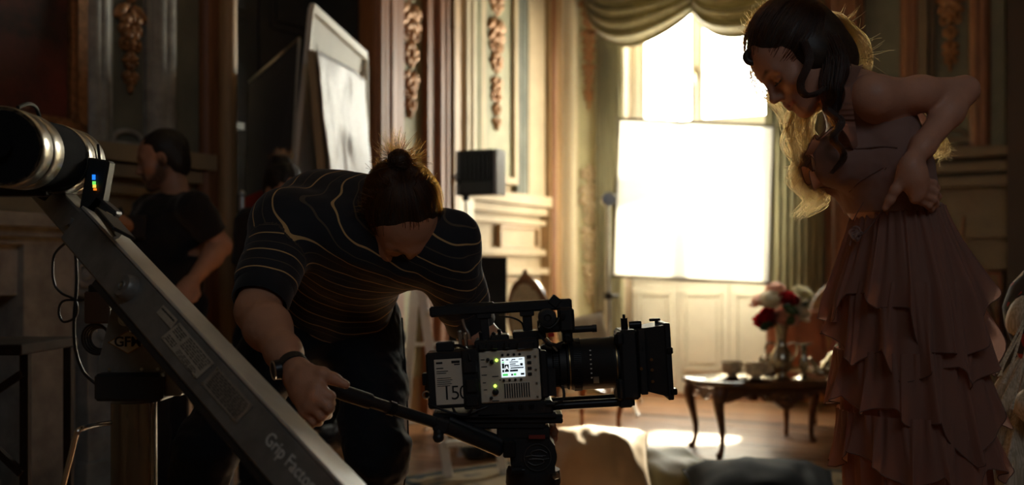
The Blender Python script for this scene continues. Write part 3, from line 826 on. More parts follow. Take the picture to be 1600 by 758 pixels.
# black flag panel on the far side of the wedge
fl = thing('cutter_flag', 'large black cutter cloth on a thin frame beside the tall white reflector', 'flag', P(440, 560, 5.6))
A, B, C_, D_ = P(390, 128, 5.9), P(468, 60, 5.4), P(440, 560, 5.4), P(375, 560, 5.9)
slab('flag_cloth', [A, B, C_, D_], V(0.004, 0.012, 0), M_blackcloth, fl)
mb = MB(); mb.seg(B, C_, 0.014, 0.014, (0, 1, 0)); mb.seg(A, B, 0.014, 0.014, (0, 1, 0)); mb.build('flag_frame', M_steel, fl)

# step ladder seen through the operator's arm
D = 5.4
lad = thing('step_ladder', 'white aluminium step ladder standing open behind the operator', 'ladder', V(P(680, 600, D).x, D, 0))
apex = P(652, 408, D)
dn = V(0.16, -0.10, -apex.z); w = V(0.22, 0.06, 0)
fl0, fl1 = apex + dn, apex + w * 1.0 + dn + V(0.05, 0, 0)
bl0 = apex + V(-0.12, 0.42, -apex.z); bl1 = apex + w + V(-0.03, 0.5, -apex.z)
M_lad = mat('ladder_alu', (0.78, 0.78, 0.75), 0.45, metal=0.1, var=0.06)
for a, b, n in ((apex, fl0, 'front_rail'), (apex + w, fl1, 'front_rail'), (apex, bl0, 'rear_rail'), (apex + w, bl1, 'rear_rail')):
    mb = MB(); mb.seg(a, b, 0.022, 0.045, (1, 0, 0), 0.003); mb.box(V(b.x, b.y, 0.015), (0.018, 0.026, 0.015)); mb.build(n, M_lad, lad)
for i, f in enumerate((0.24, 0.43, 0.64, 0.84)):
    mb = MB(); a = apex + dn * f; b = apex + w + (dn + V(0.05, 0, 0)) * f; mb.seg(a, b, 0.09, 0.026, (0, 0, 1), 0.004); mb.build('tread', M_lad, lad)
for f in (0.4, 0.8):
    mb = MB(); mb.seg(apex + (bl0 - apex) * f, apex + w + (bl1 - apex - w) * f, 0.03, 0.015, (0, 0, 1)); mb.build('brace', M_lad, lad)
mb = MB(); mb.box(apex + w / 2 + V(0, 0.01, 0.012), (0.135, 0.075, 0.016), rotz(0.26), 0.004); mb.build('top_cap', M_lad, lad)

# folding canvas chair (red) by the doorway
D = 5.05
rc = thing('folding_chair', 'red canvas folding chair standing by the dark doorway', 'chair', V(P(405, 600, D).x, D, 0))
a, b = P(378, 310, D), P(432, 288, D + 0.25)
M_red = mat('red_canvas', (0.36, 0.035, 0.015), 0.8, var=0.2)
mb = MB(); mb.prism([a, b, b - V(0, 0, 0.2), a - V(0, 0, 0.2)], V(0.005, 0.02, 0)); mb.build('back_canvas', M_red, rc)
s = 0.45
mb = MB(); mb.prism([V(a.x, a.y, s), V(b.x, b.y, s), V(b.x - 0.12, b.y - 0.4, s), V(a.x - 0.12, a.y - 0.4, s)][::1], (0, 0, 0.02)); mb.build('seat', M_red, rc)
for p in (a, b):
    mb = MB(); mb.tube([V(p.x, p.y, 0.0), p + V(0, 0, 0.02)], 0.014, 8); mb.ell(p + V(0, 0, 0.02), (0.018, 0.018, 0.018)); mb.build('rear_post', M_alu, rc)
    mb = MB(); mb.tube([V(p.x - 0.12, p.y - 0.4, 0), V(p.x - 0.12, p.y - 0.4, 0.66), V(p.x, p.y, 0.66)], 0.013, 8); mb.build('front_post', M_alu, rc)

# ------------------------------------------------------------------ furniture near the window
M_walnut = mat('walnut', (0.16, 0.065, 0.028), 0.32, var=0.3, vscale=6, stretch=(2, 2, 9))
M_tabletop = mat('polished_top', (0.15, 0.065, 0.03), 0.13, var=0.3, vscale=4, stretch=(1, 7, 1))
M_cane = mat('pale_upholstery', (0.62, 0.52, 0.34), 0.8, var=0.15, vscale=40, bump=0.2, bscale=120)
M_tanfab = mat('tan_upholstery', (0.36, 0.24, 0.12), 0.85, var=0.15, vscale=30)

def cabriole(mb, p, h, out, r=0.022, n=10):
    """curved leg: knee outwards at the top, ankle inwards, scrolled foot"""
    o = Vector(out).normalized(); pts = [p + V(0, 0, h) - o * 0.0]; rs = [r * 1.5]
    for f, d, k in ((0.88, 0.022, 1.5), (0.74, 0.022, 1.2), (0.55, 0.006, 0.9), (0.35, -0.010, 0.68), (0.16, -0.008, 0.58), (0.06, 0.004, 0.66), (0.0, 0.014, 0.75)):
        pts.append(p + V(0, 0, h * f) + o * d); rs.append(r * k)
    pts = bez(pts, 22); rr = np.interp(np.linspace(0, 1, 22), np.linspace(0, 1, len(rs)), rs)
    mb.tube(pts, list(rr), n); mb.ell(p + o * 0.016 + V(0, 0, 0.014), (0.02, 0.02, 0.014)); return mb

# low carved table, built at the origin and turned into place
tx, ty, tyaw = 1.445, 6.18, math.radians(13)
TH, TL, TD = 0.41, 0.92, 0.54
tab = thing('coffee_table', 'low carved walnut table with curved legs holding the tea things', 'table', (tx, ty, 0))
ORG[tab.name] = Vector((0, 0, 0))
def topcurve(k, g=0.0):
    pts = []
    for i in range(k):
        a = 2 * math.pi * i / k; c, s_ = math.cos(a), math.sin(a); e = 0.42
        x = math.copysign(abs(c) ** e, c) * (TL / 2 + g); y = math.copysign(abs(s_) ** e, s_) * (TD / 2 + g)
        w_ = 1 + 0.025 * math.cos(4 * a) ; pts.append((x * w_, y * w_))
    return pts
mb = MB(); pc = topcurve(72)
rings = [([(x * s_, y * s_) for x, y in pc], z) for s_, z in ((0.97, TH - 0.034), (1.0, TH - 0.026), (1.0, TH - 0.010), (0.985, TH - 0.004), (0.96, TH))]
vs = [(x, y, z) for ring, z in rings for x, y in ring]; n = 72
fs = [(i * n + j, i * n + (j + 1) % n, (i + 1) * n + (j + 1) % n, (i + 1) * n + j) for i in range(4) for j in range(n)] + [tuple(range(n - 1, -1, -1)), tuple(4 * n + j for j in range(n))]
mb.add(vs, fs); mb.build('table_top', M_tabletop, tab)
for (sx, sy) in ((-1, -1), (-1, 1), (1, -1), (1, 1)):
    mb = MB(); cabriole(mb, V(sx * (TL / 2 - 0.09), sy * (TD / 2 - 0.08), 0), TH - 0.035, (sx, sy * 0.6, 0), 0.024); mb.build('leg', M_walnut, tab)
def apron(L_, c, dirv, name, carved):
    d = Vector(dirv); mb = MB(); nseg = 40; th = V(-d.y, d.x, 0) * 0.011
    top = [c + d * (L_ * (i / nseg - 0.5)) + V(0, 0, TH - 0.034) for i in range(nseg + 1)]
    low = []
    for i in range(nseg + 1):
        u = i / nseg - 0.5
        dep = 0.060 + 0.022 * math.cos(u * 4 * math.pi) + (0.045 * math.exp(-(u / 0.09) ** 2) if carved else 0)
        low.append(c + d * (L_ * u) + V(0, 0, TH - 0.034 - dep))
    for s_ in (0, 1):
        pass
    vs = [p + th for p in top] + [p + th for p in low] + [p - th for p in top] + [p - th for p in low]; k = nseg + 1; fs = []
    for i in range(nseg):
        fs += [(i, i + 1, k + i + 1, k + i), (2 * k + i, 3 * k + i, 3 * k + i + 1, 2 * k + i + 1), (k + i, k + i + 1, 3 * k + i + 1, 3 * k + i)]
    mb.add(vs, fs)
    if carved:
        for s_ in (-1, 1):
            q = c + d * (s_ * 0.085) + V(0, 0, TH - 0.085) - th * 1.2
            mb.torus(q, th, 0.022, 0.008, 14, 6); mb.ell(q + d * s_ * 0.055 - V(0, 0, 0.005), (0.035, 0.012, 0.013), Matrix.Rotation(-0.5 * s_, 3, 'Y'))
            mb.ell(q + d * s_ * 0.12 + V(0, 0, 0.012), (0.045, 0.010, 0.010), Matrix.Rotation(0.4 * s_, 3, 'Y'))
        for k_ in range(5): mb.ell(c + V(0, 0, TH - 0.115) - th * 1.2 + V(0.022 * math.cos(k_ * 1.256), 0, 0.022 * math.sin(k_ * 1.256)), (0.014, 0.01, 0.014))
    mb.build(name, M_walnut, tab)
apron(TL - 0.2, V(0, -TD / 2 + 0.07, 0), (1, 0, 0), 'apron', True); apron(TL - 0.2, V(0, TD / 2 - 0.07, 0), (-1, 0, 0), 'apron', True)
apron(TD - 0.18, V(-TL / 2 + 0.08, 0, 0), (0, -1, 0), 'apron', False); apron(TD - 0.18, V(TL / 2 - 0.08, 0, 0), (0, 1, 0), 'apron', False)
tab.rotation_euler = (0, 0, tyaw)

M_silver = mat('old_silver', (0.50, 0.43, 0.32), 0.22, metal=1.0, var=0.3, vscale=25)
M_cup = mat('gilded_cup', (0.78, 0.64, 0.46), 0.22, metal=0.25, var=0.25, vscale=35)
def on_table(px, py):
    """the point of the table top seen at that place of the photo"""
    D = (CAMZ - TH) * F / (py - HZ); p = P(px, py, D); return V(p.x, p.y, TH + 0.001)
def cup(px, py, label, r=0.058, yaw=0.0):
    b = on_table(px, py)
    s_ = thing('saucer', 'silver saucer under ' + label, 'saucer', b, 'saucers on the coffee table')
    mb = MB(); mb.lathe(b, [(0.0, 0.002), (0.035, 0.0), (0.04, 0.004), (0.085, 0.014), (0.087, 0.017), (0.082, 0.016), (0.04, 0.008), (0, 0.006)], n=32, close=False); mb.build('dish', M_silver, s_)
    b2 = b + V(0, 0, 0.0075)
    t = thing('teacup', label, 'teacup', b2, 'teacups on the coffee table')
    mb = MB(); h = 0.085
    mb.lathe(b2, [(0, 0.003), (0.026, 0.0), (0.03, 0.006), (0.026, 0.012), (r * 0.78, 0.022), (r * 0.93, 0.045), (r, h), (r * 0.96, h), (r * 0.88, 0.045), (r * 0.7, 0.026), (0, 0.018)], n=32, close=False); mb.build('bowl', M_cup, t)
    d = V(math.cos(yaw), math.sin(yaw), 0)
    mb = MB(); mb.tube(bez([b2 + d * r * 0.96 + V(0, 0, 0.07), b2 + d * (r + 0.028) + V(0, 0, 0.072), b2 + d * (r + 0.034) + V(0, 0, 0.05), b2 + d * r * 0.9 + V(0, 0, 0.03)], 14), 0.005, 8); mb.build('handle', M_cup, t)
    mb = MB(); mb.torus(b2 + V(0, 0, h), (0, 0, 1), r * 0.98, 0.0028, 32, 6); mb.build('rim', M_silver, t)
cup(1144, 592, 'gilded teacup nearest the free end of the table')
cup(1181, 595, 'gilded teacup in the middle of the row of three', yaw=0.2)
cup(1199, 588, 'gilded teacup standing right against the flower vase', 0.05, 2.5)

def lathe_thing(name, label, cat, b, parts, group=None):
    t = thing(name, label, cat, b, group)
    for nm, prof, m in parts: mb = MB(); mb.lathe(b, prof, n=36, close=False); mb.build(nm, m, t)
    return t
vb = on_table(1221, 593)
vase = lathe_thing('vase', 'tall silver vase holding the peonies on the table', 'vase', vb, [
    ('vase_body', [(0, 0.0), (0.048, 0.0), (0.05, 0.008), (0.03, 0.02), (0.028, 0.03), (0.056, 0.06), (0.064, 0.10), (0.058, 0.14), (0.034, 0.175), (0.026, 0.20), (0.028, 0.25), (0.046, 0.31), (0.043, 0.31), (0.024, 0.25), (0.022, 0.20), (0, 0.17)], M_silver)])
for s_ in (-1, 1):
    mb = MB(); mb.tube(bez([vb + V(s_ * 0.03, 0, 0.19), vb + V(s_ * 0.075, 0, 0.20), vb + V(s_ * 0.085, 0, 0.15), vb + V(s_ * 0.06, 0, 0.10)], 14), 0.006, 8); mb.build('handle', M_silver, vase)
cb = on_table(1256, 594)
lathe_thing('candlestick', 'turned pewter candlestick standing empty between vase and teapot', 'candlestick', cb, [
    ('base', [(0, 0), (0.056, 0), (0.058, 0.008), (0.03, 0.02), (0.016, 0.03)], M_silver), ('stem', [(0.016, 0.03), (0.012, 0.05), (0.024, 0.075), (0.028, 0.10), (0.014, 0.13), (0.011, 0.15), (0.020, 0.165), (0.012, 0.175)], M_silver),
    ('drip_pan', [(0.012, 0.175), (0.018, 0.185), (0.046, 0.196), (0.047, 0.20), (0.02, 0.197), (0.018, 0.185), (0, 0.183)], M_silver)])
tb = on_table(1308, 595)
pot = lathe_thing('teapot', 'dull silver teapot with knobbed lid at the dress end of the table', 'teapot', tb, [
    ('body', [(0, 0.008), (0.05, 0.006), (0.045, 0.016), (0.078, 0.035), (0.092, 0.065), (0.082, 0.10), (0.055, 0.122), (0.05, 0.13)], M_silver),
    ('lid', [(0.055, 0.128), (0.045, 0.145), (0.02, 0.158), (0.008, 0.163), (0.007, 0.17), (0.014, 0.178), (0.010, 0.19), (0, 0.194)], M_silver)])
mb = MB(); mb.tube(bez([tb + V(-0.075, 0, 0.045), tb + V(-0.11, 0, 0.05), tb + V(-0.125, 0, 0.09), tb + V(-0.15, 0, 0.125)], 16), list(np.linspace(0.020, 0.008, 16)), 10); mb.build('spout', M_silver, pot)
mb = MB(); mb.tube(bez([tb + V(0.07, 0, 0.11), tb + V(0.13, 0, 0.125), tb + V(0.14, 0, 0.08), tb + V(0.085, 0, 0.05)], 16), 0.007, 8); mb.build('handle', M_silver, pot)
for k in range(4):
    a = k * 1.57 + 0.6; mb = MB(); mb.tube([tb + V(0.055 * math.cos(a), 0.055 * math.sin(a), 0.022), tb + V(0.066 * math.cos(a), 0.066 * math.sin(a), 0.0)], [0.009, 0.012], 8); mb.build('foot', M_silver, pot)
jb = on_table(1209, 586)
jug = lathe_thing('cream_jug', 'small silver jug half hidden behind the vase foot', 'jug', jb, [
    ('body', [(0, 0.0), (0.035, 0.0), (0.03, 0.012), (0.05, 0.045), (0.045, 0.08), (0.038, 0.10), (0.046, 0.12), (0.042, 0.12), (0.034, 0.10), (0, 0.09)], M_silver)])
mb = MB(); mb.tube(bez([jb + V(-0.04, 0, 0.105), jb + V(-0.075, 0, 0.10), jb + V(-0.072, 0, 0.06), jb + V(-0.045, 0, 0.045)], 12), 0.005, 8); mb.build('handle', M_silver, jug)

# peonies, each flower a thing of its own
def petal_mat(name, c): return mat(name, c, 0.6, var=0.06, vscale=30, trans=0.72)
PM = {'white': petal_mat('petal_white', (0.93, 0.89, 0.78)), 'pink': petal_mat('petal_pink', (0.92, 0.64, 0.55)), 'red': petal_mat('petal_red', (0.40, 0.015, 0.02)), 'cream': petal_mat('petal_cream', (0.84, 0.80, 0.58))}
M_leaf = mat('leaf_green', (0.05, 0.09, 0.03), 0.5, var=0.3, trans=0.25)
def petal_mesh():
    mb = MB()
    def fn(u, v):
        x = (u - 0.5) * 2; w = math.sin(math.pi * min(1, 0.12 + 0.80 * v)) ** 0.7; X = x * 0.62 * w
        return (X, 0.30 * (X * X) - 0.25 * math.sin(v * 2.6) + 0.05 * math.sin(9 * u) * v, v * 1.05 - 0.10 * x * x * v)
    mb.grid(fn, 7, 7); return mb
PET = petal_mesh()
def peony(px, py, r, D, kind, label, seed):
    rr = random.Random(seed); c = P(px, py, D)
    t = thing('peony', label, 'flower', c - V(0, 0, r), 'peonies in the vase')
    fwd = (V(c.x, c.y, c.z) - (vb + V(0, 0, 0.22))).normalized(); fwd = (fwd + V(0, -0.5, 0.1)).normalized()
    R0 = rot_to(z=fwd)
    mb = MB()
    for ring, (k, tilt, sc_) in enumerate(((5, 0.16, 0.62), (6, 0.36, 0.80), (7, 0.66, 0.95), (8, 1.00, 1.06), (8, 1.38, 1.10))):
        for j in range(k):
            a = 2 * math.pi * (j + 0.5 * (ring % 2)) / k + rr.uniform(-0.2, 0.2); tl = tilt + rr.uniform(-0.12, 0.12); s_ = r * sc_ * rr.uniform(0.9, 1.08)
            M = R0 @ Matrix.Rotation(a, 3, 'Z') @ Matrix.Rotation(tl, 3, 'X')
            mb.add([c - fwd * r * 0.55 + M @ (Vector(v) * s_ * 1.15) for v in PET.v], PET.f)
    mb.build('petals', PM[kind], t)
    mb = MB(); base = c - fwd * r * 0.55; mb.ell(base, (0.014, 0.014, 0.012)); mb.tube(bez([base, (base + vb + V(0, 0, 0.30)) / 2 + V(0, 0, 0.0), vb + V(0.0, 0, 0.27), vb + V(0.004 * (seed % 5 - 2), 0.004 * (seed % 3 - 1), 0.18)], 14), 0.0035, 6); mb.build('stem', M_leaf, t)
for i, a in enumerate((
    (1195, 494, 0.062, 6.02, 'red', 'deep red peony hanging lowest on the free side of the bunch'),
    (1233, 463, 0.052, 6.00, 'red', 'deep red peony in the upper middle of the bunch'),
    (1186, 466, 0.050, 6.10, 'pink', 'pink peony on the outer edge just above the low red one'),
    (1204, 464, 0.055, 6.02, 'white', 'white peony at the centre of the bunch'),
    (1212, 446, 0.048, 6.12, 'pink', 'pale pink peony topmost of the bunch'),
    (1229, 490, 0.060, 5.98, 'pink', 'pale pink peony over the mouth of the vase'),
    (1252, 484, 0.058, 6.04, 'white', 'white peony lowest on the candlestick side'),
    (1246, 465, 0.050, 6.10, 'white', 'white peony tucked behind the upper red one'),
    (1257, 453, 0.048, 6.08, 'cream', 'greenish cream peony farthest out on the candlestick side'))):
    peony(*a, seed=i + 3)
lf = thing('peony_leaves', 'dark green peony leaves between the flowers in the vase', 'leaves', vb + V(0, 0, 0.28))
for (pa, pb_, D) in (((1223, 478), (1250, 491), 5.9), ((1202, 505), (1187, 516), 5.95), ((1212, 500), (1196, 512), 6.0), ((1243, 498), (1262, 470), 6.12), ((1217, 470), (1222, 447), 6.15), ((1231, 508), (1240, 492), 5.95)):
    a, b = P(*pa, D), P(*pb_, D - 0.03); d = b - a; sd_ = d.cross(V(0, 1, 0)).normalized()
    mb = MB(); mb.grid(lambda u, v: a + d * v + sd_ * ((u - 0.5) * 0.05 * math.sin(math.pi * min(1, v + 0.04)) ** 0.8) + V(0, -0.012 * math.sin(v * 3.1) + 0.01 * abs(u - 0.5), 0), 5, 8)
    mb.build('leaf', M_leaf, lf, solid=0.001)

# settee behind the table, parallel to the window wall: arched medallion back
SF, SL, syaw = V(1.66, 6.72, 0), 1.12, -math.pi / 6
set_ = thing('settee', 'walnut settee with an arched tan back half hidden by the woman', 'sofa', SF); ORG[set_.name] = Vector((0, 0, 0))
seat_z = 0.36
mb = MB(); mb.box(V(SL / 2, 0.27, seat_z - 0.02), (SL / 2, 0.27, 0.05), ch=0.03); mb.build('seat_cushion', M_tanfab, set_)
mb = MB()
for y in (0.0, 0.55): mb.box(V(SL / 2, y, seat_z - 0.11), (SL / 2, 0.02, 0.035), ch=0.006)
for x in (0.0, SL): mb.box(V(x, 0.275, seat_z - 0.11), (0.02, 0.27, 0.035), ch=0.006)
mb.build('seat_rail', mat('light_walnut', (0.30, 0.15, 0.06), 0.35, var=0.2), set_)
for x, y in ((0.02, 0.0), (SL - 0.02, 0.0), (0.05, 0.55), (SL - 0.05, 0.55)):
    mb = MB(); mb.lathe(V(x, y, 0), [(0.010, 0), (0.016, 0.02), (0.013, 0.05), (0.020, 0.16), (0.024, 0.19), (0.02, 0.20), (0.026, 0.24)], n=12); mb.build('leg', M_walnut, set_)
arch = []
for i in range(41):
    a = math.pi * (1.12 - 1.24 * i / 40); c, s_ = math.cos(a), math.sin(a)
    arch.append(V(SL / 2 + SL / 2 * math.copysign(abs(c) ** 0.6, c) * 0.985, 0.61, 0.60 + 0.37 * math.copysign(abs(s_) ** 0.75, s_)))
mb = MB(); mb.tube(arch, 0.024, 10); mb.build('back_frame', M_walnut, set_)
mb = MB(); mb.seg(V(0.04, 0.60, 0.45), V(SL - 0.04, 0.60, 0.45), 0.04, 0.04); mb.build('back_rail', M_walnut, set_)
for x in (0.05, SL - 0.05): mb = MB(); mb.tube([V(x, 0.55, 0.24), V(x, 0.61, 0.5)], 0.02, 8); mb.build('back_post', M_walnut, set_)
mb = MB(); mb.prism([p + V(0, 0.012, 0) for p in arch], (0, -0.04, 0)); mb.build('back_panel', M_tanfab, set_)
mb = MB(); mb.lathe(V(SL + 0.03, 0.58, 0.24), [(0.016, 0), (0.016, 0.50), (0.026, 0.53), (0.014, 0.56), (0.022, 0.59), (0.006, 0.63)], n=12); mb.build('finial_post', M_walnut, set_)
set_.rotation_euler = (0, 0, syaw)
def on_settee(x, y, z): return SF + rotz(syaw) @ V(x, y, z)

def pillow(name, label, cat, c, half, R, m, seed, puff=1.0, group=None, crease=1.0):
    """square cushion: two bulging faces pinched at a seam, with soft creases and piping"""
    mb = MB(); n = 29; rs_ = np.random.default_rng(seed); o1, o2 = rs_.random(3) * 20, rs_.random(3) * 20
    def fn(u, v, sg):
        x, y = 2 * u - 1, 2 * v - 1
        e = max(0.0, (1 - x * x) * (1 - y * y)); h = half[2] * puff * e ** 0.42
        pin = 1 - 0.10 * ((abs(x) * (1 - y * y)) if abs(x) > abs(y) else (abs(y) * (1 - x * x)))
        cr = float(vnoise(np.array([[x * 2.2 + o1[0], y * 2.2 + o1[1], sg * 3 + o1[2]]]))[0]) * 0.13 * crease * h + float(vnoise(np.array([[x * 6 + o2[0], y * 2.5 + o2[1], sg * 2 + o2[2]]]))[0]) * 0.09 * h
        return c + R @ V(half[0] * x * pin, half[1] * y * pin, sg * h + cr)
    mb.grid(lambda u, v: fn(u, v, 1), n, n); mb.grid(lambda u, v: fn(1 - u, v, -1), n, n)
    t = thing(name, label, cat, c - V(0, 0, half[2]), group); mb.build('cover', m, t, sharp=0)
    mb = MB(); k = 24; ring = []
    for s_ in range(4):
        for i in range(k):
            q = i / k; u, v = ((q, 0), (1, q), (1 - q, 1), (0, 1 - q))[s_]; ring.append((fn(u, v, 1) + fn(u, v, -1)) / 2)
    mb.tube(ring + [ring[0]], 0.0045, 6, cap=False); mb.build('piping', m, t); return t
M_terra = mat('terracotta_velvet', (0.42, 0.13, 0.05), 0.75, var=0.15, sheen=0.4); M_wine = mat('wine_velvet', (0.22, 0.035, 0.022), 0.75, var=0.15, sheen=0.4)
pillow('cushion', 'orange terracotta cushion leaning on the settee behind the vase', 'cushion', on_settee(-0.02, 0.36, 0.575), (0.20, 0.20, 0.07), rotz(syaw + 0.25) @ Matrix.Rotation(math.radians(70), 3, 'X') @ rotz(0.04), M_terra, 1)
pillow('cushion', 'wine red cushion leaning on the settee behind the teapot', 'cushion', on_settee(0.40, 0.40, 0.59), (0.215, 0.215, 0.07), rotz(syaw + 0.05) @ Matrix.Rotation(math.radians(70), 3, 'X') @ rotz(-0.06), M_wine, 2)

# carved armless chair behind the film camera, facing the window side
chx, chy, chyaw = P(838, 600, 6.6).x, 6.62, math.radians(-62)
ch = thing('carved_chair', 'pale upholstered chair with a carved oval crest behind the film camera', 'chair', (chx, chy, 0)); ORG[ch.name] = Vector((0, 0, 0))
mb = MB(); mb.box(V(0, 0.25, 0.415), (0.25, 0.24, 0.045), ch=0.03); mb.build('seat', M_cane, ch)
mb = MB()
for a, b in (((-0.25, 0.01), (0.25, 0.01)), ((-0.25, 0.49), (0.25, 0.49)), ((-0.25, 0.01), (-0.25, 0.49)), ((0.25, 0.01), (0.25, 0.49))): mb.seg(V(*a, 0.36), V(*b, 0.36), 0.04, 0.06, ch=0.006)
mb.build('seat_rail', M_walnut, ch)
for sx in (-1, 1):
    mb = MB(); cabriole(mb, V(sx * 0.22, 0.46, 0), 0.36, (sx, 1, 0), 0.022); mb.build('leg', M_walnut, ch)
    mb = MB(); mb.tube(bez([V(sx * 0.22, -0.08, 0), V(sx * 0.22, 0.0, 0.2), V(sx * 0.22, 0.02, 0.40)], 8), [0.014, 0.015, 0.016, 0.017, 0.018, 0.02, 0.02, 0.02], 8); mb.build('leg', M_walnut, ch)
ov = [V(0.235 * math.cos(a), -0.02 - 0.10 * (0.72 + 0.24 * math.sin(a) - 0.45), 0.72 + 0.23 * math.sin(a)) for a in np.linspace(0, 2 * math.pi, 37)]
mb = MB(); mb.tube(ov, 0.024, 8, cap=False)
for sx in (-1, 1): mb.tube([V(sx * 0.17, 0.0, 0.38), V(sx * 0.17, -0.03, 0.55)], 0.02, 8)
mb.build('back_frame', mat('chair_walnut', (0.26, 0.12, 0.05), 0.35, var=0.25), ch)
mb = MB()
for k in range(-3, 4): mb.ell(V(0.035 * k, -0.07, 0.965 - 0.006 * k * k), (0.026, 0.02, 0.03 - 0.003 * abs(k)), Matrix.Rotation(0.5 * k, 3, 'Y'))
mb.torus(V(0, -0.075, 0.985), (0, 1, 0), 0.022, 0.009, 14, 6); mb.build('carved_crest', M_gilt, ch)
mb = MB(); mb.prism([p * 1.0 + V(0, 0.014, 0) for p in ov[:-1]], (0, -0.03, 0)); mb.ell(V(0, -0.03, 0.72), (0.20, 0.03, 0.20), Matrix.Rotation(0.1, 3, 'X')); mb.build('back_panel', M_cane, ch)
ch.rotation_euler = (0, 0, chyaw)
M_linen = mat('pale_linen', (0.68, 0.60, 0.46), 0.8, var=0.08, trans=0.2)
pillow('cushion', 'pale linen cushion standing on the carved chair behind the lens', 'cushion', V(P(912, 545, 6.5).x, 6.52, 0.605), (0.17, 0.15, 0.055), rotz(0.35) @ Matrix.Rotation(math.radians(66), 3, 'X') @ rotz(0.10), M_linen, 4)

# floor cushions and rug
mb = MB()
rc_ = [P(597, 752, 1715 / 327), V(0.42, 6.1, 0), V(2.6, 5.0, 0), V(0.9, 3.0, 0)]
rc_[0].z = 0
def rugmat():
    m = bpy.data.materials.new('rug_wool'); m.use_nodes = True; N = m.node_tree.nodes; L = m.node_tree.links; b = N['Principled BSDF']
    tc = N.new('ShaderNodeTexCoord'); vo = N.new('ShaderNodeTexVoronoi'); vo.inputs['Scale'].default_value = 9; nz = N.new('ShaderNodeTexNoise'); nz.inputs['Scale'].default_value = 22; nz.inputs['Detail'].default_value = 6
    L.new(tc.outputs['Object'], vo.inputs['Vector']); L.new(tc.outputs['Object'], nz.inputs['Vector'])
    mx = N.new('ShaderNodeMath'); mx.operation = 'ADD'; L.new(vo.outputs['Distance'], mx.inputs[0]); L.new(nz.outputs['Fac'], mx.inputs[1])
    r = N.new('ShaderNodeValToRGB'); L.new(mx.outputs[0], r.inputs[0]); e = r.color_ramp.elements
    e[0].position = 0.62; e[0].color = (0.09, 0.11, 0.12, 1); e[1].position = 0.95; e[1].color = (0.42, 0.34, 0.22, 1)
    L.new(r.outputs[0], b.inputs['Base Color']); b.inputs['Roughness'].default_value = 0.95
    bp = N.new('ShaderNodeBump'); bp.inputs['Strength'].default_value = 0.4; L.new(nz.outputs['Fac'], bp.inputs['Height']); L.new(bp.outputs[0], b.inputs['Normal']); return m
mb.prism([p + V(0, 0, 0.003) for p in rc_], (0, 0, 0.010)); rug = tag(mb.build('rug', rugmat()), 'faded blue and tan patterned rug under the cushions', 'rug')
mb = MB()
for i in range(4):
    a, b = rc_[i], rc_[(i + 1) % 4]; cc = sum(rc_, V(0, 0, 0)) / 4
    a2, b2 = a + (cc - a) * 0.03, b + (cc - b) * 0.03; mb.prism([a2 + V(0, 0, .012), b2 + V(0, 0, .012), b2 + (cc - b2) * 0.05 + V(0, 0, .012), a2 + (cc - a2) * 0.05 + V(0, 0, .012)], (0, 0, 0.003))
mb.build('border_band', mat('rug_border', (0.05, 0.07, 0.08), 0.95, var=0.4, vscale=40), rug)
M_beige = mat('beige_satin', (0.46, 0.31, 0.17), 0.5, var=0.08, sheen=0.3); M_olive = mat('olive_satin', (0.30, 0.26, 0.13), 0.5, var=0.12, sheen=0.3); M_navy = mat('navy_satin', (0.006, 0.010, 0.018), 0.7, var=0.2, spec=0.12)
pillow('floor_cushion', 'beige cushion propped up against the others next to the camera support', 'cushion', P(940, 733, 4.6), (0.215, 0.225, 0.10), rotz(-0.30) @ Matrix.Rotation(math.radians(34), 3, 'X') @ Matrix.Rotation(math.radians(14), 3, 'Y') @ rotz(0.25), M_beige, 11, 1.25)
pillow('floor_cushion', 'olive satin cushion lying between the beige and the navy one', 'cushion', P(1050, 762, 4.85) + V(0, 0, 0.03), (0.23, 0.23, 0.10), rotz(0.5) @ Matrix.Rotation(math.radians(14), 3, 'X'), M_olive, 12, 1.2)
pillow('floor_cushion', "navy satin cushion lying flat by the woman's hem", 'cushion', P(1195, 780, 4.25) + V(0, 0, 0.02), (0.30, 0.28, 0.10), rotz(-0.1) @ Matrix.Rotation(math.radians(8), 3, 'X'), M_navy, 13, 1.2, crease=0.35)

# costume on a dress form at the right edge, half out of the picture
D = 2.95
cf = P(1632, 560, D); cos_ = thing('costume', 'cream striped costume with floral bodice hanging on a dress form at the right edge', 'costume', V(cf.x, D, 0))
def printed():
    m = bpy.data.materials.new('floral_print'); m.use_nodes = True; N = m.node_tree.nodes; L = m.node_tree.links; b = N['Principled BSDF']; b.inputs['Roughness'].default_value = 0.85
    tc = N.new('ShaderNodeTexCoord'); vo = N.new('ShaderNodeTexVoronoi'); vo.inputs['Scale'].default_value = 34; L.new(tc.outputs['Object'], vo.inputs['Vector'])
    r = N.new('ShaderNodeValToRGB'); L.new(vo.outputs['Color'], r.inputs[0]); r.color_ramp.interpolation = 'CONSTANT'; e = r.color_ramp.elements
    e[0].color = (0.03, 0.022, 0.02, 1); e[1].position = 0.45; e[1].color = (0.35, 0.03, 0.025, 1)
    for p_, c in ((0.6, (0.03, 0.025, 0.02, 1)), (0.72, (0.55, 0.42, 0.26, 1)), (0.82, (0.06, 0.07, 0.03, 1))): k = e.new(p_); k.color = c
    L.new(r.outputs[0], b.inputs['Base Color']); return m
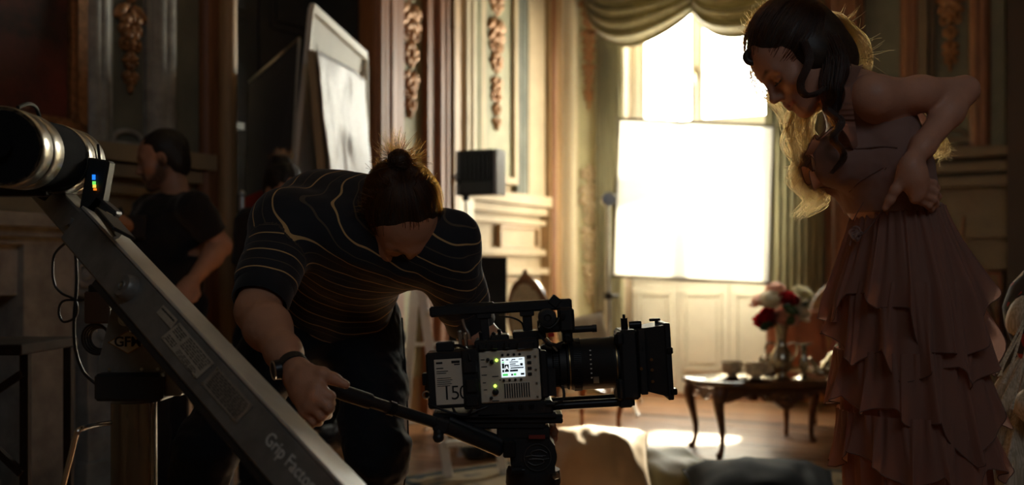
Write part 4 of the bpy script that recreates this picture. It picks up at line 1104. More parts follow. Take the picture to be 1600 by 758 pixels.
def stripes():
    m = bpy.data.materials.new('striped_cream'); m.use_nodes = True; N = m.node_tree.nodes; L = m.node_tree.links; b = N['Principled BSDF']; b.inputs['Roughness'].default_value = 0.8
    a = N.new('ShaderNodeTexCoord'); w = N.new('ShaderNodeTexNoise'); mp = N.new('ShaderNodeMapping'); mp.inputs['Scale'].default_value = (60, 60, 2); L.new(a.outputs['Object'], mp.inputs[0]); L.new(mp.outputs[0], w.inputs['Vector'])
    r = N.new('ShaderNodeValToRGB'); L.new(w.outputs['Fac'], r.inputs[0]); e = r.color_ramp.elements; e[0].position = 0.45; e[0].color = (0.42, 0.36, 0.25, 1); e[1].position = 0.55; e[1].color = (0.62, 0.55, 0.42, 1)
    L.new(r.outputs[0], b.inputs['Base Color']); return m
M_cst = stripes()
wz = P(0, 556, D).z
def fn(u, v):
    th = 2 * math.pi * u; z = wz * (1 - v) + 0.05 * v; r = 0.055 + 0.14 * min(1, v * 2.6) ** 0.8 + 0.02 * v
    r += 0.018 * min(1, v * 5) * math.sin(15 * th + 1.5 * v) + 0.008 * math.sin(31 * th + 3 * v)
    return V(cf.x + r * math.cos(th), D + r * math.sin(th), z)
mb = MB(); mb.grid(fn, 180, 24, True); mb.build('costume_skirt', M_cst, cos_, sharp=0)
mb = MB(); mb.grid(lambda u, v: V(cf.x - 0.09 + 0.07 * math.cos(6.28 * u) * math.sin(math.pi * v) ** 0.6, D - 0.17 + 0.05 * math.sin(6.28 * u) * math.sin(math.pi * v) ** 0.6 + 0.006 * math.sin(20 * u + 9 * v), P(0, 640, D).z * (1 - v) + P(0, 570, D).z * v - 0.03), 40, 16, True); mb.build('hip_drape', M_cst, cos_, sharp=0)
mb = MB(); mb.lathe(V(cf.x, D, wz - 0.02), [(0.06, 0), (0.075, 0.04), (0.098, 0.10), (0.105, 0.15), (0.085, 0.21), (0.05, 0.25), (0.03, 0.27)], n=36); mb.build('bodice', printed(), cos_)
mb = MB(); mb.ell(P(1592, 492, D - 0.05), (0.024, 0.05, 0.055), Matrix.Rotation(0.35, 3, 'Y')); mb.build('puff_sleeve', M_cst, cos_)
for k, (a, b, c) in enumerate((((1600, 500), (1577, 545), (1556, 584)), ((1598, 512), (1584, 560), (1567, 600)), ((1606, 530), (1593, 590), (1580, 640)), ((1596, 520), (1572, 562), (1562, 588)))):
    p = bez([P(*a, D - 0.13), P(*b, D - 0.17), P(*c, D - 0.18 - 0.01 * k)], 14); mb = MB(); mb.tube(p, [0.0035] * 12 + [0.005, 0.006], 6, flat=0.4); mb.build('ribbon', M_cst, cos_)
mb = MB(); mb.cyl(V(cf.x, D, 0.03), V(cf.x, D, wz), 0.014); mb.build('pole', M_blackmetal, cos_)
mb = MB(); mb.lathe(V(cf.x, D, 0), [(0.14, 0), (0.14, 0.02), (0.03, 0.04)], n=28); mb.build('foot', M_blackmetal, cos_)
# slim wooden stick leaning on the wall panelling
mb = MB(); mb.tube([P(1496, 470, 7.0), P(1506, 340, 7.3)], 0.012, 8); tag(mb.build('wooden_stick', M_walnut), 'thin wooden stick leaning against the wall panelling behind the dress', 'stick')

def sandbag(c, yaw, label):
    R = rotz(yaw); t = thing('sandbag', label, 'sandbag', c)
    for sx in (-1, 1):
        v = Vol(Vector(c) - V(.2, .2, .01), Vector(c) + V(.2, .2, .2), 0.007)
        v.ell(Vector(c) + R @ V(sx * 0.055, 0, 0.05), (0.06, 0.10, 0.055), R).half(Vector(c) + V(0, 0, 0.006), (0, 0, -1), Vector(c) - V(.2, .2, .01), Vector(c) + V(.2, .2, .02))
        link_mesh('bag', v.mesh('bag', lambda p, n: 0.006 * vnoise(p * 22)), M_blackcloth, t)
    mb = MB(); mb.tube(bez([Vector(c) + R @ V(0, -0.06, 0.07), Vector(c) + R @ V(0, -0.03, 0.13), Vector(c) + R @ V(0, 0.03, 0.13), Vector(c) + R @ V(0, 0.06, 0.07)], 12), 0.008, 6); mb.build('handle', M_black, t)
fz = lambda x, y: V((x - 800) / (y - HZ) * CAMZ, F * CAMZ / (y - HZ), 0)
sandbag(fz(757, 716), 0.4, "black sandbag on the floor next to the fluid head's support")
sandbag(fz(528, 694), -0.3, "black sandbag on the floor seen between the operator's hand and leg")
# ------------------------------------------------------------------ camera crane
M_beam = mat('crane_grey_paint', (0.21, 0.205, 0.19), 0.42, metal=0.35, var=0.2, vscale=14, bump=0.05, bscale=150)
M_beamtop = mat('crane_edge_glint', (0.75, 0.75, 0.72), 0.45, metal=0.6, var=0.08)  # pale colour stands in for the window's reflection on the flange
M_plate = mat('engraved_plate', (0.50, 0.46, 0.38), 0.45, metal=0.3, var=0.1, vscale=60)
M_plate2 = mat('worn_plate', (0.32, 0.28, 0.23), 0.5, metal=0.3, var=0.15, vscale=60)
M_ink = mat('black_ink', (0.01, 0.01, 0.01), 0.6); M_paleink = mat('pale_ink', (0.72, 0.69, 0.62), 0.5)
M_badge = mat('badge_cream', (0.62, 0.53, 0.36), 0.4); M_bronze = mat('bronze_edge', (0.30, 0.16, 0.06), 0.35, metal=0.8)

crane = thing('camera_crane', 'grey camera crane arm slanting down across the picture on a steel column', 'crane', V(P(210, 700, 2.2).x, 2.24, 0))
ca, cb_ = P(110, 349, 2.35), P(427, 704, 1.74)
bd = (cb_ - ca).normalized()
bn = V(0.05, -1, 0); bn = (bn - bd * bn.dot(bd)).normalized(); bu = bd.cross(bn).normalized()
if bu.z < 0: bu = -bu
BW, BT = 0.080, 0.085
def bpt(px, py, off=0.0):
    """point on the near side face of the beam seen at that pixel"""
    ray = V((px - 800) / F, 1, (HZ - py) / F); o = V(0, 0, CAMZ); q = ca + bn * off
    return o + ray * ((q - o).dot(bn) / ray.dot(bn))
end = ca + bd * ((cb_ - ca).length * 1.45)
mid = -bn * (BT / 2)
mb = MB(); mb.seg(ca + mid, end + mid, BT, BW, bu, 0.004); mb.build('beam', M_beam, crane)
mb = MB(); mb.seg(ca + mid + bu * (BW / 2 + 0.003), end + mid + bu * (BW / 2 + 0.003), BT + 0.004, 0.006, bu, 0.001); mb.build('top_flange', M_beamtop, crane)
mb = MB(); mb.seg(ca + bd * 0.2 + mid - bu * (BW / 2 + 0.007), end + mid - bu * (BW / 2 + 0.007), BT * 0.9, 0.014, bu, 0.002); mb.build('lower_rail', M_black, crane)
# narrower rear part with the counterweights
ra = ca - bd * 0.34
mb = MB(); mb.seg(ra + mid, ca + bd * 0.02 + mid, BT * 0.8, BW * 0.78, bu, 0.004); mb.cyl(ca - bd * 0.01 + mid - bn * 0.05, ca - bd * 0.01 + mid + bn * 0.045, 0.010, n=14); mb.build('rear_arm', M_beam, crane)
w0, w1 = P(2, 229, 2.06), P(112, 254, 2.55); wd = (w1 - w0).normalized(); WL = (w1 - w0).length; wr = 0.076
mb = MB(); mb.cyl(w0, w1, wr * 0.97, n=40); mb.cyl(w0 - wd * 0.02, w1 + wd * 0.02, 0.022, n=16); cw = mb.build('counterweight', mat('weight_black', (0.010, 0.010, 0.011), 0.95, spec=0.1), crane)
for f, l in ((0.0, 0.13), (0.15, 0.14), (0.68, 0.13), (0.84, 0.16)):
    mb = MB(); p = w0 + wd * WL * f; q = p + wd * WL * l
    mb.lathe(p, [(wr * 0.9, 0), (wr * 0.99, 0.0), (wr * 1.01, 0.003), (wr * 1.01, WL * l - 0.003), (wr * 0.99, WL * l), (wr * 0.9, WL * l)], wd, 48, False); mb.build('steel_band', mat('band_steel', (0.50, 0.47, 0.40), 0.3, metal=1.0, var=0.25, vscale=30), cw)
mb = MB(); mb.tube(bez([P(28, 168, 2.12), P(44, 162, 2.16), P(56, 168, 2.2), P(62, 184, 2.22)], 14), 0.004, 8); mb.build('carry_handle', M_black, cw)
mb = MB(); mb.seg(P(-30, 300, 2.35), P(75, 300, 2.38), 0.05, 0.02, (0, 0, 1), 0.003); mb.seg(P(60, 305, 2.42), P(120, 240, 2.5), 0.03, 0.03, (0, -1, 0), 0.003); mb.build('weight_cradle', M_blackmetal, crane)
# pivot bracket
D = 2.24
mb = MB(); pts = [P(x, y, D) for x, y in ((183, 446), (192, 434), (205, 430), (222, 432), (232, 446), (252, 582), (150, 582))]
mb.prism(pts, (0, 0.012, 0)); br = mb.build('pivot_bracket', M_beam, crane, smooth=False)
mb = MB(); mb.prism([p + V(0, 0.13, 0) for p in pts], (0, 0.012, 0)); mb.build('pivot_bracket', M_beam, crane, smooth=False)
pc_ = bpt(203, 452)
mb = MB(); mb.lathe(pc_ + bn * 0.02, [(0, 0), (0.021, 0), (0.0255, -0.005), (0.0265, -0.02)], bn, 32, False); mb.torus(pc_ + bn * 0.0205, bn, 0.008, 0.0022, 20, 6); mb.build('pivot_cap', M_beam, crane)
mb = MB(); mb.cyl(pc_ + bn * 0.019, pc_ + bn * 0.0225, 0.0042, n=12); mb.build('pivot_bolt', M_steel, crane)
q = P(195, 499, D - 0.016); mb = MB(); mb.cyl(q + V(0, 0.02, 0), q, 0.012, n=20); mb.torus(q, (0, 1, 0), 0.012, 0.002, 20, 6); mb.build('lock_knob', M_steel, crane)
mb = MB(); mb.tube(bez([P(205, 492, D - 0.02), P(212, 500, D - 0.025), P(208, 514, D - 0.02), P(205, 518, D - 0.012)], 10), 0.0022, 6); mb.ell(P(205, 517, D - 0.012), (0.005, 0.004, 0.005)); mb.build('locking_pin', M_chrome, crane)
mb = MB(); c = P(200, 535, D - 0.003); hw, hh = 32 * D / F, 18.5 * D / F
mb.prism([c + V(-hw, 0, 0), c + V(0, 0, -hh), c + V(hw, 0, 0), c + V(0, 0, hh)], (0, 0.003, 0)); bdg = mb.build('badge', M_bronze, crane, smooth=False)
mb = MB(); k = 0.90; mb.prism([c + V(-hw * k, -0.001, 0), c + V(0, -0.001, -hh * k), c + V(hw * k, -0.001, 0), c + V(0, -0.001, hh * k)], (0, 0.0012, 0)); mb.build('badge_face', M_badge, bdg, smooth=False)
place_text('badge_letters', 'GFM', 0.0285, c + V(0, -0.0016, 0.0005), (1, 0, 0.0), (0, 0, 1), M_ink, bdg, 0.0005, 0.0006, spacing=0.98)
for x in (171, 221, 246):
    mb = MB(); q = P(x, 577, D - 0.004); mb.cyl(q + V(0, 0.006, 0), q, 0.0035, n=8); mb.build('bolt', M_steel, crane)
mb = MB(); a, b = P(143, 590, 2.2), P(276, 624, 2.2)
mb.box(V((a.x + b.x) / 2 - 0.016, 2.30, (a.z + b.z) / 2), ((b.x - a.x) / 2 - 0.016, 0.09, (a.z - b.z) / 2 + 0.006), ch=0.006); mb.build('turntable_head', M_black, crane)
mb = MB(); a, b = P(248, 585, 2.2), P(276, 622, 2.2); mb.box(V((a.x + b.x) / 2, 2.3, (a.z + b.z) / 2), ((b.x - a.x) / 2, 0.07, (a.z - b.z) / 2), ch=0.004); mb.build('side_block', M_beam, crane)
pz = P(210, 628, 2.3).z; px_ = P(210, 700, 2.3).x
mb = MB(); mb.lathe(V(px_, 2.30, 0.10), [(0.047, 0), (0.047, pz - 0.10)], n=48); mb.build('column', mat('column_steel', (0.32, 0.31, 0.29), 0.22, metal=1.0, var=0.06), crane)
mb = MB(); mb.lathe(V(px_, 2.30, 0.02), [(0.12, 0), (0.12, 0.03), (0.06, 0.10), (0.055, 0.13)], n=32); mb.build('column_foot', M_black, crane)
for a in (0.5, 2.6, 4.7):
    mb = MB(); mb.seg(V(px_, 2.3, 0.06), V(px_ + 0.55 * math.cos(a), 2.3 + 0.55 * math.sin(a), 0.05), 0.05, 0.05, ch=0.005); mb.cyl(V(px_ + 0.5 * math.cos(a), 2.3 + 0.5 * math.sin(a) - 0.02, 0.042), V(px_ + 0.5 * math.cos(a), 2.3 + 0.5 * math.sin(a) + 0.02, 0.042), 0.042, n=20); mb.build('dolly_leg', M_black, crane)
mb = MB(); mb.tube(bez([P(172, 661, 2.2), P(150, 664, 2.15), P(126, 671, 2.1), P(119, 680, 2.1), P(110, 715, 2.1), P(99, 758, 2.1), P(90, 800, 2.1)], 24), 0.0052, 10); mb.build('steering_bar', M_chrome, crane)

# plates and lettering on the beam
def beam_plate(name, quad_px, m, lines, seed, screws=True):
    q = [bpt(x, y, 0.001) for x, y in quad_px]; mb = MB(); mb.prism(q, bn * 0.0012); pl_ = mb.build(name, m, crane, smooth=False)
    r = random.Random(seed); o = q[0]; ex, ey = q[1] - q[0], q[3] - q[0]
    mb = MB()
    for (u0, u1, v0, v1, nrow) in lines:
        for i in range(nrow):
            v = v0 + (v1 - v0) * (i + 0.2) / nrow; h = (v1 - v0) / nrow * 0.42; u = u0
            while u < u1 - 0.02:
                w_ = min(r.uniform(0.04, 0.13), u1 - u)
                mb.prism([o + ex * a + ey * b + bn * 0.0013 for a, b in ((u, v), (u + w_, v), (u + w_, v + h), (u, v + h))], bn * 0.0002); u += w_ + 0.02
    if mb.v: e = mb.build('engraved_lines', M_ink, pl_, smooth=False); e['kind'] = 'stuff'
    if screws:
        for u, v in ((0.03, 0.08), (0.97, 0.08), (0.03, 0.92), (0.97, 0.92)):
            mb = MB(); p = o + ex * u + ey * v; mb.cyl(p + bn * 0.001, p + bn * 0.0026, 0.0022, n=8); mb.build('screw', M_steel, pl_)
beam_plate('number_plate', ((256, 477), (278, 500), (268, 514), (245, 489)), M_plate, ((0.05, 0.95, 0.15, 0.55, 1),), 1, False)
beam_plate('engraved_plate', ((281, 504), (335, 568), (308, 592), (252, 528)), M_plate, ((0.05, 0.30, 0.10, 0.5, 4), (0.36, 0.95, 0.06, 0.62, 6), (0.06, 0.3, 0.62, 0.92, 3), (0.40, 0.92, 0.70, 0.94, 3)), 2)
beam_plate('worn_plate', ((341, 573), (396, 634), (370, 662), (315, 600)), M_plate2, ((0.08, 0.95, 0.10, 0.9, 8),), 3)
t0 = bpt(417, 682, 0.0008)
place_text('beam_lettering', 'Grip Factory', 0.031, t0, bpt(470, 741) - bpt(417, 682), bu, M_paleink, crane, 0.0004, 0.0, 'LEFT', 1.02)

# receiver with a coloured display clamped to the rear arm
D = 2.42
rx = thing('wireless_receiver', 'small black receiver with a coloured display clipped behind the counterweight', 'receiver', P(150, 345, D))
mb = MB(); mb.box(P(152, 293, D), (0.024, 0.02, 0.062), Matrix.Rotation(math.radians(10), 3, 'Y'), 0.004); mb.box(P(163, 330, D), (0.03, 0.02, 0.02), Matrix.Rotation(math.radians(40), 3, 'Y'), 0.004); mb.build('case', M_black, rx)
for (x, y, h, c) in ((146.5, 277, 4, (0.02, 0.25, 1.0)), (147, 286, 2.6, (0.2, 0.9, 0.15)), (147.5, 291, 2.4, (1.0, 0.75, 0.1)), (148.5, 296, 1.6, (1.0, 0.25, 0.02))):
    mb = MB(); mb.box(P(x, y, D - 0.026), (0.0034, 0.001, h * D / F)); mb.build('display_segment', mat('display_%d' % y, c, 0.5, emit=c, estr=0.9), rx)
for x in (139, 157):
    mb = MB(); mb.tube([P(x, 262, D), P(x - 4, 226, D + 0.02)], [0.004, 0.003], 8); mb.build('antenna', M_black, rx)
tb_ = thing('phone_on_clamp', 'slim dark handset on a clamp over the crane arm', 'handset', P(182, 350, 2.25))
mb = MB(); mb.seg(P(166, 334, 2.25), P(194, 366, 2.2), 0.06, 0.007, bu, 0.002); mb.build('handset', M_black, tb_)
mb = MB(); mb.seg(P(166, 338, 2.26), P(184, 366, 2.22), 0.02, 0.02, bu, 0.002); mb.tube(bez([P(150, 330, 2.3), P(165, 348, 2.25), P(180, 372, 2.2)], 8), 0.004, 8); mb.build('clamp', M_steel, tb_)
# cables hanging from the arm
def cable(name, pts, r, label, m=None):
    mb = MB(); mb.tube(bez(pts, 60), r, 6); return tag(mb.build(name, m or M_black), label, 'cable')
D = 2.9
cable('cable', [P(122, 372, D), P(100, 382, D), P(84, 402, D), P(84, 440, D), P(96, 458, D), P(118, 470, D), P(119, 494, D), P(100, 503, D), P(92, 488, D), P(100, 470, D), P(138, 467, D), P(150, 440, D)], 0.0035, 'thin black cable looping below the crane counterweight')
cable('cable', [P(118, 390, D), P(120, 440, D), P(116, 500, D), P(118, 545, D), P(130, 580, D), P(150, 600, D)], 0.0045, 'black cable hanging straight down next to the crane bracket')
D = 2.75
bx_ = thing('battery_pack', 'black and brown battery pack hanging behind the crane bracket', 'battery', P(155, 510, D))
mb = MB(); mb.box(P(158, 480, D), (0.032, 0.03, 0.04), ch=0.004); mb.build('case', mat('brown_case', (0.10, 0.06, 0.04), 0.5), bx_)
mb = MB(); mb.box(P(160, 452, D), (0.026, 0.028, 0.012), ch=0.004); mb.build('cap', M_black, bx_)
mb = MB()
for k in range(4): mb.torus(P(150, 530, D) + V(0, 0.01 * k, 0), (0.2, 1, 0.1), 0.038 - 0.003 * k, 0.004, 24, 6)
mb.build('coiled_lead', M_black, bx_)

# dark trestle at the left edge
D = 3.1
tr = thing('trestle', 'dark wooden trestle with a diagonal brace in front of the fireplace', 'trestle', V(P(20, 700, D).x, D, 0))
M_dwood = mat('dark_wood', (0.028, 0.018, 0.012), 0.85, var=0.3, spec=0.15)
tp = P(42, 537, D).z
mb = MB(); mb.box(V(P(-40, 0, D).x, D + 0.15, tp - 0.015), (0.155, 0.2, 0.015), ch=0.003); mb.build('top_board', M_dwood, tr)
for x, y in ((40, 0.0), (40, 0.3), (-120, 0.0), (-120, 0.3)):
    mb = MB(); mb.box(V(P(x, 0, D).x, D + y, (tp - 0.03) / 2), (0.012, 0.012, (tp - 0.03) / 2)); mb.build('leg', M_dwood, tr)
for a, b in ((P(-118, 590, D), P(39, 738, D)), (P(-118, 690, D), P(39, 583, D))): mb = MB(); mb.seg(a - V(0, 0.02, 0), b - V(0, 0.02, 0), 0.02, 0.02, (0, 1, 0)); mb.build('brace', M_dwood, tr)

# ------------------------------------------------------------------ film camera on its fluid head
M_bodygrey = mat('camera_grey', (0.72, 0.64, 0.50), 0.45, var=0.05, vscale=60, bump=0.04, bscale=400)
M_label = mat('battery_label', (0.74, 0.67, 0.55), 0.5, var=0.05)
M_gold = mat('lens_ring', (0.42, 0.30, 0.14), 0.3, metal=0.9)
M_rubber = mat('rubber_black', (0.010, 0.010, 0.011), 0.55)
cD = 2.40
piv = P(850, 600, cD + 0.07)
camr = thing('film_camera', 'black and grey film camera with big lens and matte box on its fluid head', 'camera', piv)
def C(x, y, dd=0.0): return P(x, y, cD) + V(0, dd, 0)      # near side plane of the camera, dd deeper
def cbox(mb, x0, y0, x1, y1, d0, d1, ch=0.002):
    a, b = P(x0, y0, cD), P(x1, y1, cD)
    return mb.box(V((a.x + b.x) / 2, cD + (d0 + d1) / 2, (a.z + b.z) / 2), (abs(b.x - a.x) / 2, (d1 - d0) / 2, abs(a.z - b.z) / 2), ch=ch)
def cpart(name, boxes, m, parent=None, ch=0.002):
    mb = MB()
    for b in boxes: cbox(mb, *b, ch=ch)
    return mb.build(name, m, parent or camr)
px1 = C(1, 0).x - C(0, 0).x       # metres per pixel there
body = cpart('camera_body', [(749, 543, 848, 626, 0.008, 0.14), (846, 548, 858, 622, 0.0, 0.145)], M_black, ch=0.004)
panel = cpart('side_panel', [(750, 544, 845, 625, -0.002, 0.012)], M_bodygrey, body, 0.003)
# display
scr = cpart('screen', [(785, 556, 822, 586, -0.0035, -0.001)], mat('screen_white', (0.8, 0.85, 0.9), 0.4, emit=(0.80, 0.92, 1.0), estr=0.95), body, 0.0005)
M_scr_g = mat('screen_green', (0.05, 0.6, 0.1), 0.4, emit=(0.08, 0.8, 0.15), estr=0.7); M_scr_b = mat('screen_dark', (0.02, 0.03, 0.04), 0.4)
def scr_rects(name, rects, m):
    mb = MB()
    for (x0, y0, x1, y1) in rects: cbox(mb, x0, y0, x1, y1, -0.0042, -0.0036, 0)
    mb.build(name, m, body, smooth=False)['kind'] = 'stuff'
scr_rects('screen_readout', [(786.5, 564, 790, 572), (790.5, 566, 797, 577.5), (798.5, 562, 812, 563.2), (799, 565, 808, 566.5), (799, 568, 814, 569.2), (799.5, 571, 820, 572.8), (798.5, 574.5, 811, 577.5), (786.8, 558, 789.5, 560), (793, 558, 797, 559.5), (802, 558, 808, 559.5), (813, 558, 819, 559.2), (801, 560, 803, 561), (786.5, 574, 789.5, 578), (815, 565, 819, 569), (800, 581, 803, 583.6), (815, 580.4, 820.5, 583.4)], M_scr_b)
scr_rects('screen_bar', [(787, 580.5, 795, 583.6), (804, 580.5, 808, 583.6), (787, 561.5, 790, 563)], M_scr_g)
place_text('screen_letter', 'A', 0.012, C(793.7, 571.6, -0.0044), (1, 0, 0), (0, 0, 1), mat('screen_letter_white', (0.8, 0.9, 1), 0.4, emit=(0.9, 0.97, 1.0), estr=0.9), body, 0.0001, 0.0004)
for x in (788, 797, 806, 815):
    for y in (551, 590.5):
        mb = MB(); mb.cyl(C(x, y, -0.001), C(x, y, -0.005), 0.0030, n=10); mb.build('button', M_rubber, body)
for y in (556, 565, 574, 583): cpart('button', [(826, y - 2.2, 832.5, y + 2.2, -0.005, 0.0)], M_rubber, body, 0.0007)
for (x, y, r) in ((765, 557, 0.0032), (771, 561, 0.0042), (774, 608, 0.0058), (767, 617, 0.003)):
    mb = MB(); mb.lathe(C(x, y, -0.001), [(r * 1.25, 0), (r * 1.2, 0.003), (r, 0.004), (r * 0.9, 0.008), (0, 0.009)], (0, -1, 0), 18, False); mb.build('dial', M_rubber, body)
for (x, y) in ((778.5, 558.5), (774, 598.5)):
    mb = MB(); mb.ell(C(x, y, -0.002), (0.0034, 0.003, 0.0034)); mb.build('status_light', mat('led_green', (0.4, 0.9, 0.1), 0.4, emit=(0.55, 1.0, 0.10), estr=2.2), body)
cpart('vent_recess', [(786, 594.5, 829, 620, -0.0028, 0.0)], M_bodygrey, body, 0.0008)
for k in range(11): cpart('vent_slot', [(788 + 3.75 * k, 596, 789.9 + 3.75 * k, 618.5, -0.0034, -0.002)], M_rubber, body, 0)
mb = MB()
for (x, y, w_) in ((754, 556, 6), (754, 567, 9), (754, 580, 8), (755, 592, 5), (756, 603, 5), (770, 583, 10), (781, 589, 3), (768, 621, 11)): cbox(mb, x, y, x + w_, y + 1.3, -0.0026, -0.0018, 0)
mb.build('panel_marks', M_ink, body, smooth=False)['kind'] = 'stuff'
for k in range(4): 
    mb = MB(); mb.box(C(839, 556 + 21 * k, -0.003), (0.0022, 0.001, 0.0022)); mb.build('screw', M_steel, body)
# battery and adapter
bat = cpart('battery', [(668, 541, 740, 629, -0.004, 0.085)], M_black, ch=0.004)
cpart('battery_label', [(681, 552, 724, 623, -0.0058, -0.003)], M_label, bat, 0.0005)
place_text('battery_number', '150', 0.044, C(711.5, 606, -0.0062), (1, 0, 0), (0, 0, 1), M_ink, bat, 0.0002, -0.0002, spacing=0.85)
mb = MB()
for (x, y, w_, h) in ((684, 556, 10, 3), (684, 565, 11, 1.6), (684, 570, 18, 1.2), (684, 573, 15, 1.2), (684, 581, 22, 1), (684, 584, 24, 1), (684, 587, 21, 1), (684, 590, 23, 1), (708, 555, 13, 4), (712, 560, 9, 2), (684, 593, 20, 1)): cbox(mb, x, y, x + w_, y + h, -0.0062, -0.0056, 0)
mb.build('label_print', M_ink, bat, smooth=False)['kind'] = 'stuff'
cpart('latch', [(660, 573, 669, 592, 0.005, 0.04), (663, 592, 669, 612, 0.01, 0.03)], M_blackmetal, bat)
mb = MB(); mb.torus(C(666, 606, -0.002), (0, 1, 0), 0.008, 0.0018, 16, 6); mb.build('latch_ring', M_steel, bat)
ad = cpart('power_adapter', [(724, 538, 751, 632, -0.010, 0.12), (726, 556, 748, 576, -0.016, 0.0), (729, 584, 747, 606, -0.018, 0.0), (727, 610, 748, 628, -0.014, 0.0)], M_black, ch=0.003)
cpart('plug_top', [(684, 527, 712, 541, 0.02, 0.06)], M_black, bat)
mb = MB()
mb.tube(bez([C(712, 533, 0.03), C(724, 534, 0.02), C(734, 540, 0.0), C(738, 556, -0.018)], 16), 0.003, 8); mb.build('power_lead', M_rubber, ad); mb = MB()
mb.tube(bez([C(706, 629, 0.0), C(712, 638, -0.01), C(728, 640, -0.012), C(738, 628, -0.018)], 16), 0.003, 8); mb.build('power_lead', M_rubber, ad); mb = MB()
mb.tube(bez([C(668, 620, 0.0), C(690, 630, -0.01), C(722, 640, -0.01), C(745, 634, -0.004), C(760, 630, 0.0)], 22), 0.0026, 8)
mb.build('power_lead', M_rubber, ad)
# cheese plate, antennas, knobs above the body
top = cpart('top_plate', [(745, 527, 846, 544, 0.005, 0.13), (806, 517, 858, 531, 0.02, 0.11), (770, 520, 800, 529, 0.02, 0.09)], M_black, ch=0.003)
for (x, y0, y1, r) in ((723, 512, 538, 0.0042), (732, 516, 540, 0.0042), (756, 516, 530, 0.0036), (786, 514, 524, 0.004), (777, 518, 526, 0.004)):
    mb = MB(); mb.cyl(C(x, y1, 0.03), C(x - 1, y0, 0.03), r, n=10); mb.ell(C(x - 1, y0, 0.03), (r * 1.2, r * 1.2, r)); mb.build('knob', M_steel if x < 740 else M_blackmetal, top)
mb = MB(); mb.tube(bez([C(728, 492, 0.03), C(731, 505, 0.03), C(736, 515, 0.03), C(738, 525, 0.03)], 10), 0.0035, 8); mb.build('swivel_arm', M_steel, top)
cpart('connector_block', [(752, 531, 764, 541, -0.012, 0.01), (772, 533, 782, 541, -0.012, 0.01), (792, 531, 800, 541, -0.010, 0.01), (812, 533, 838, 543, -0.012, 0.01)], M_black, top)
# top handle
hd = cpart('top_handle', [(676, 470, 903, 487, 0.04, 0.075), (700, 468, 780, 474, 0.045, 0.07)], M_black, ch=0.004)
cpart('handle_post', [(755, 486, 769, 530, 0.045, 0.07), (750, 486, 774, 494, 0.04, 0.075)], M_black, hd); cpart('handle_post', [(823, 486, 838, 520, 0.045, 0.07), (819, 486, 842, 494, 0.04, 0.075)], M_black, hd)
mb = MB(); mb.box(C(876, 473, 0.055), (0.0115, 0.018, 0.0115), Matrix.Rotation(math.radians(42), 3, 'Y'), 0.002); mb.build('handle_clamp', M_black, hd)
mb = MB(); mb.tube(bez([C(786, 491, 0.03), C(806, 494, 0.02), C(820, 502, 0.03), C(824, 512, 0.04)], 16), 0.0022, 6); mb.build('thin_lead', M_rubber, hd)
# viewfinder cluster
vf = cpart('viewfinder', [(879, 483, 904, 522, 0.0, 0.085), (846, 500, 884, 521, 0.01, 0.08), (884, 518, 900, 540, 0.01, 0.07)], M_black, ch=0.006)
mb = MB(); mb.cyl(C(862, 497, -0.004), C(862, 497, 0.06), 0.020, n=24); mb.lathe(C(862, 497, -0.004), [(0.020, 0), (0.018, 0.006), (0.008, 0.007), (0.006, 0.003), (0, 0.003)], (0, -1, 0), 24, False); mb.build('viewfinder_joint', M_rubber, vf)
mb = MB(); mb.cyl(C(898, 519, 0.03), C(938, 519, 0.03), 0.0075, n=16); mb.cyl(C(932, 519, 0.03), C(939, 519, 0.03), 0.0085, n=16); mb.build('viewfinder_rod', M_rubber, vf)
mb = MB(); mb.seg(C(858, 528, 0.0), C(874, 550, 0.0), 0.004, 0.009, (0, 1, 0)); mb.build('bracket_arm', M_steel, vf); mb = MB(); mb.seg(C(848, 512, 0.01), C(858, 490, 0.01), 0.004, 0.008, (0, 1, 0)); mb.build('bracket_arm', M_steel, vf)
for (x, y, r) in ((852, 512, 0.005), (868, 516, 0.004), (886, 496, 0.006), (892, 531, 0.006)):
    mb = MB(); mb.cyl(C(x, y, 0.002), C(x, y, -0.008), r, n=12); mb.build('knob', M_blackmetal, vf)
mb = MB(); mb.tube(bez([C(850, 506, -0.006), C(862, 513, -0.016), C(874, 507, -0.01), C(880, 498, -0.002)], 14), 0.0022, 6); mb.build('signal_lead', M_rubber, vf); mb = MB(); mb.tube(bez([C(846, 520, 0.0), C(856, 533, -0.012), C(868, 540, -0.01), C(884, 536, 0.0)], 14), 0.0026, 6); mb.build('signal_lead', M_rubber, vf)
mb = MB(); mb.box(C(866, 524, -0.003), (0.006, 0.003, 0.004)); mb.build('red_button', mat('red_plastic', (0.5, 0.02, 0.015), 0.4), vf)
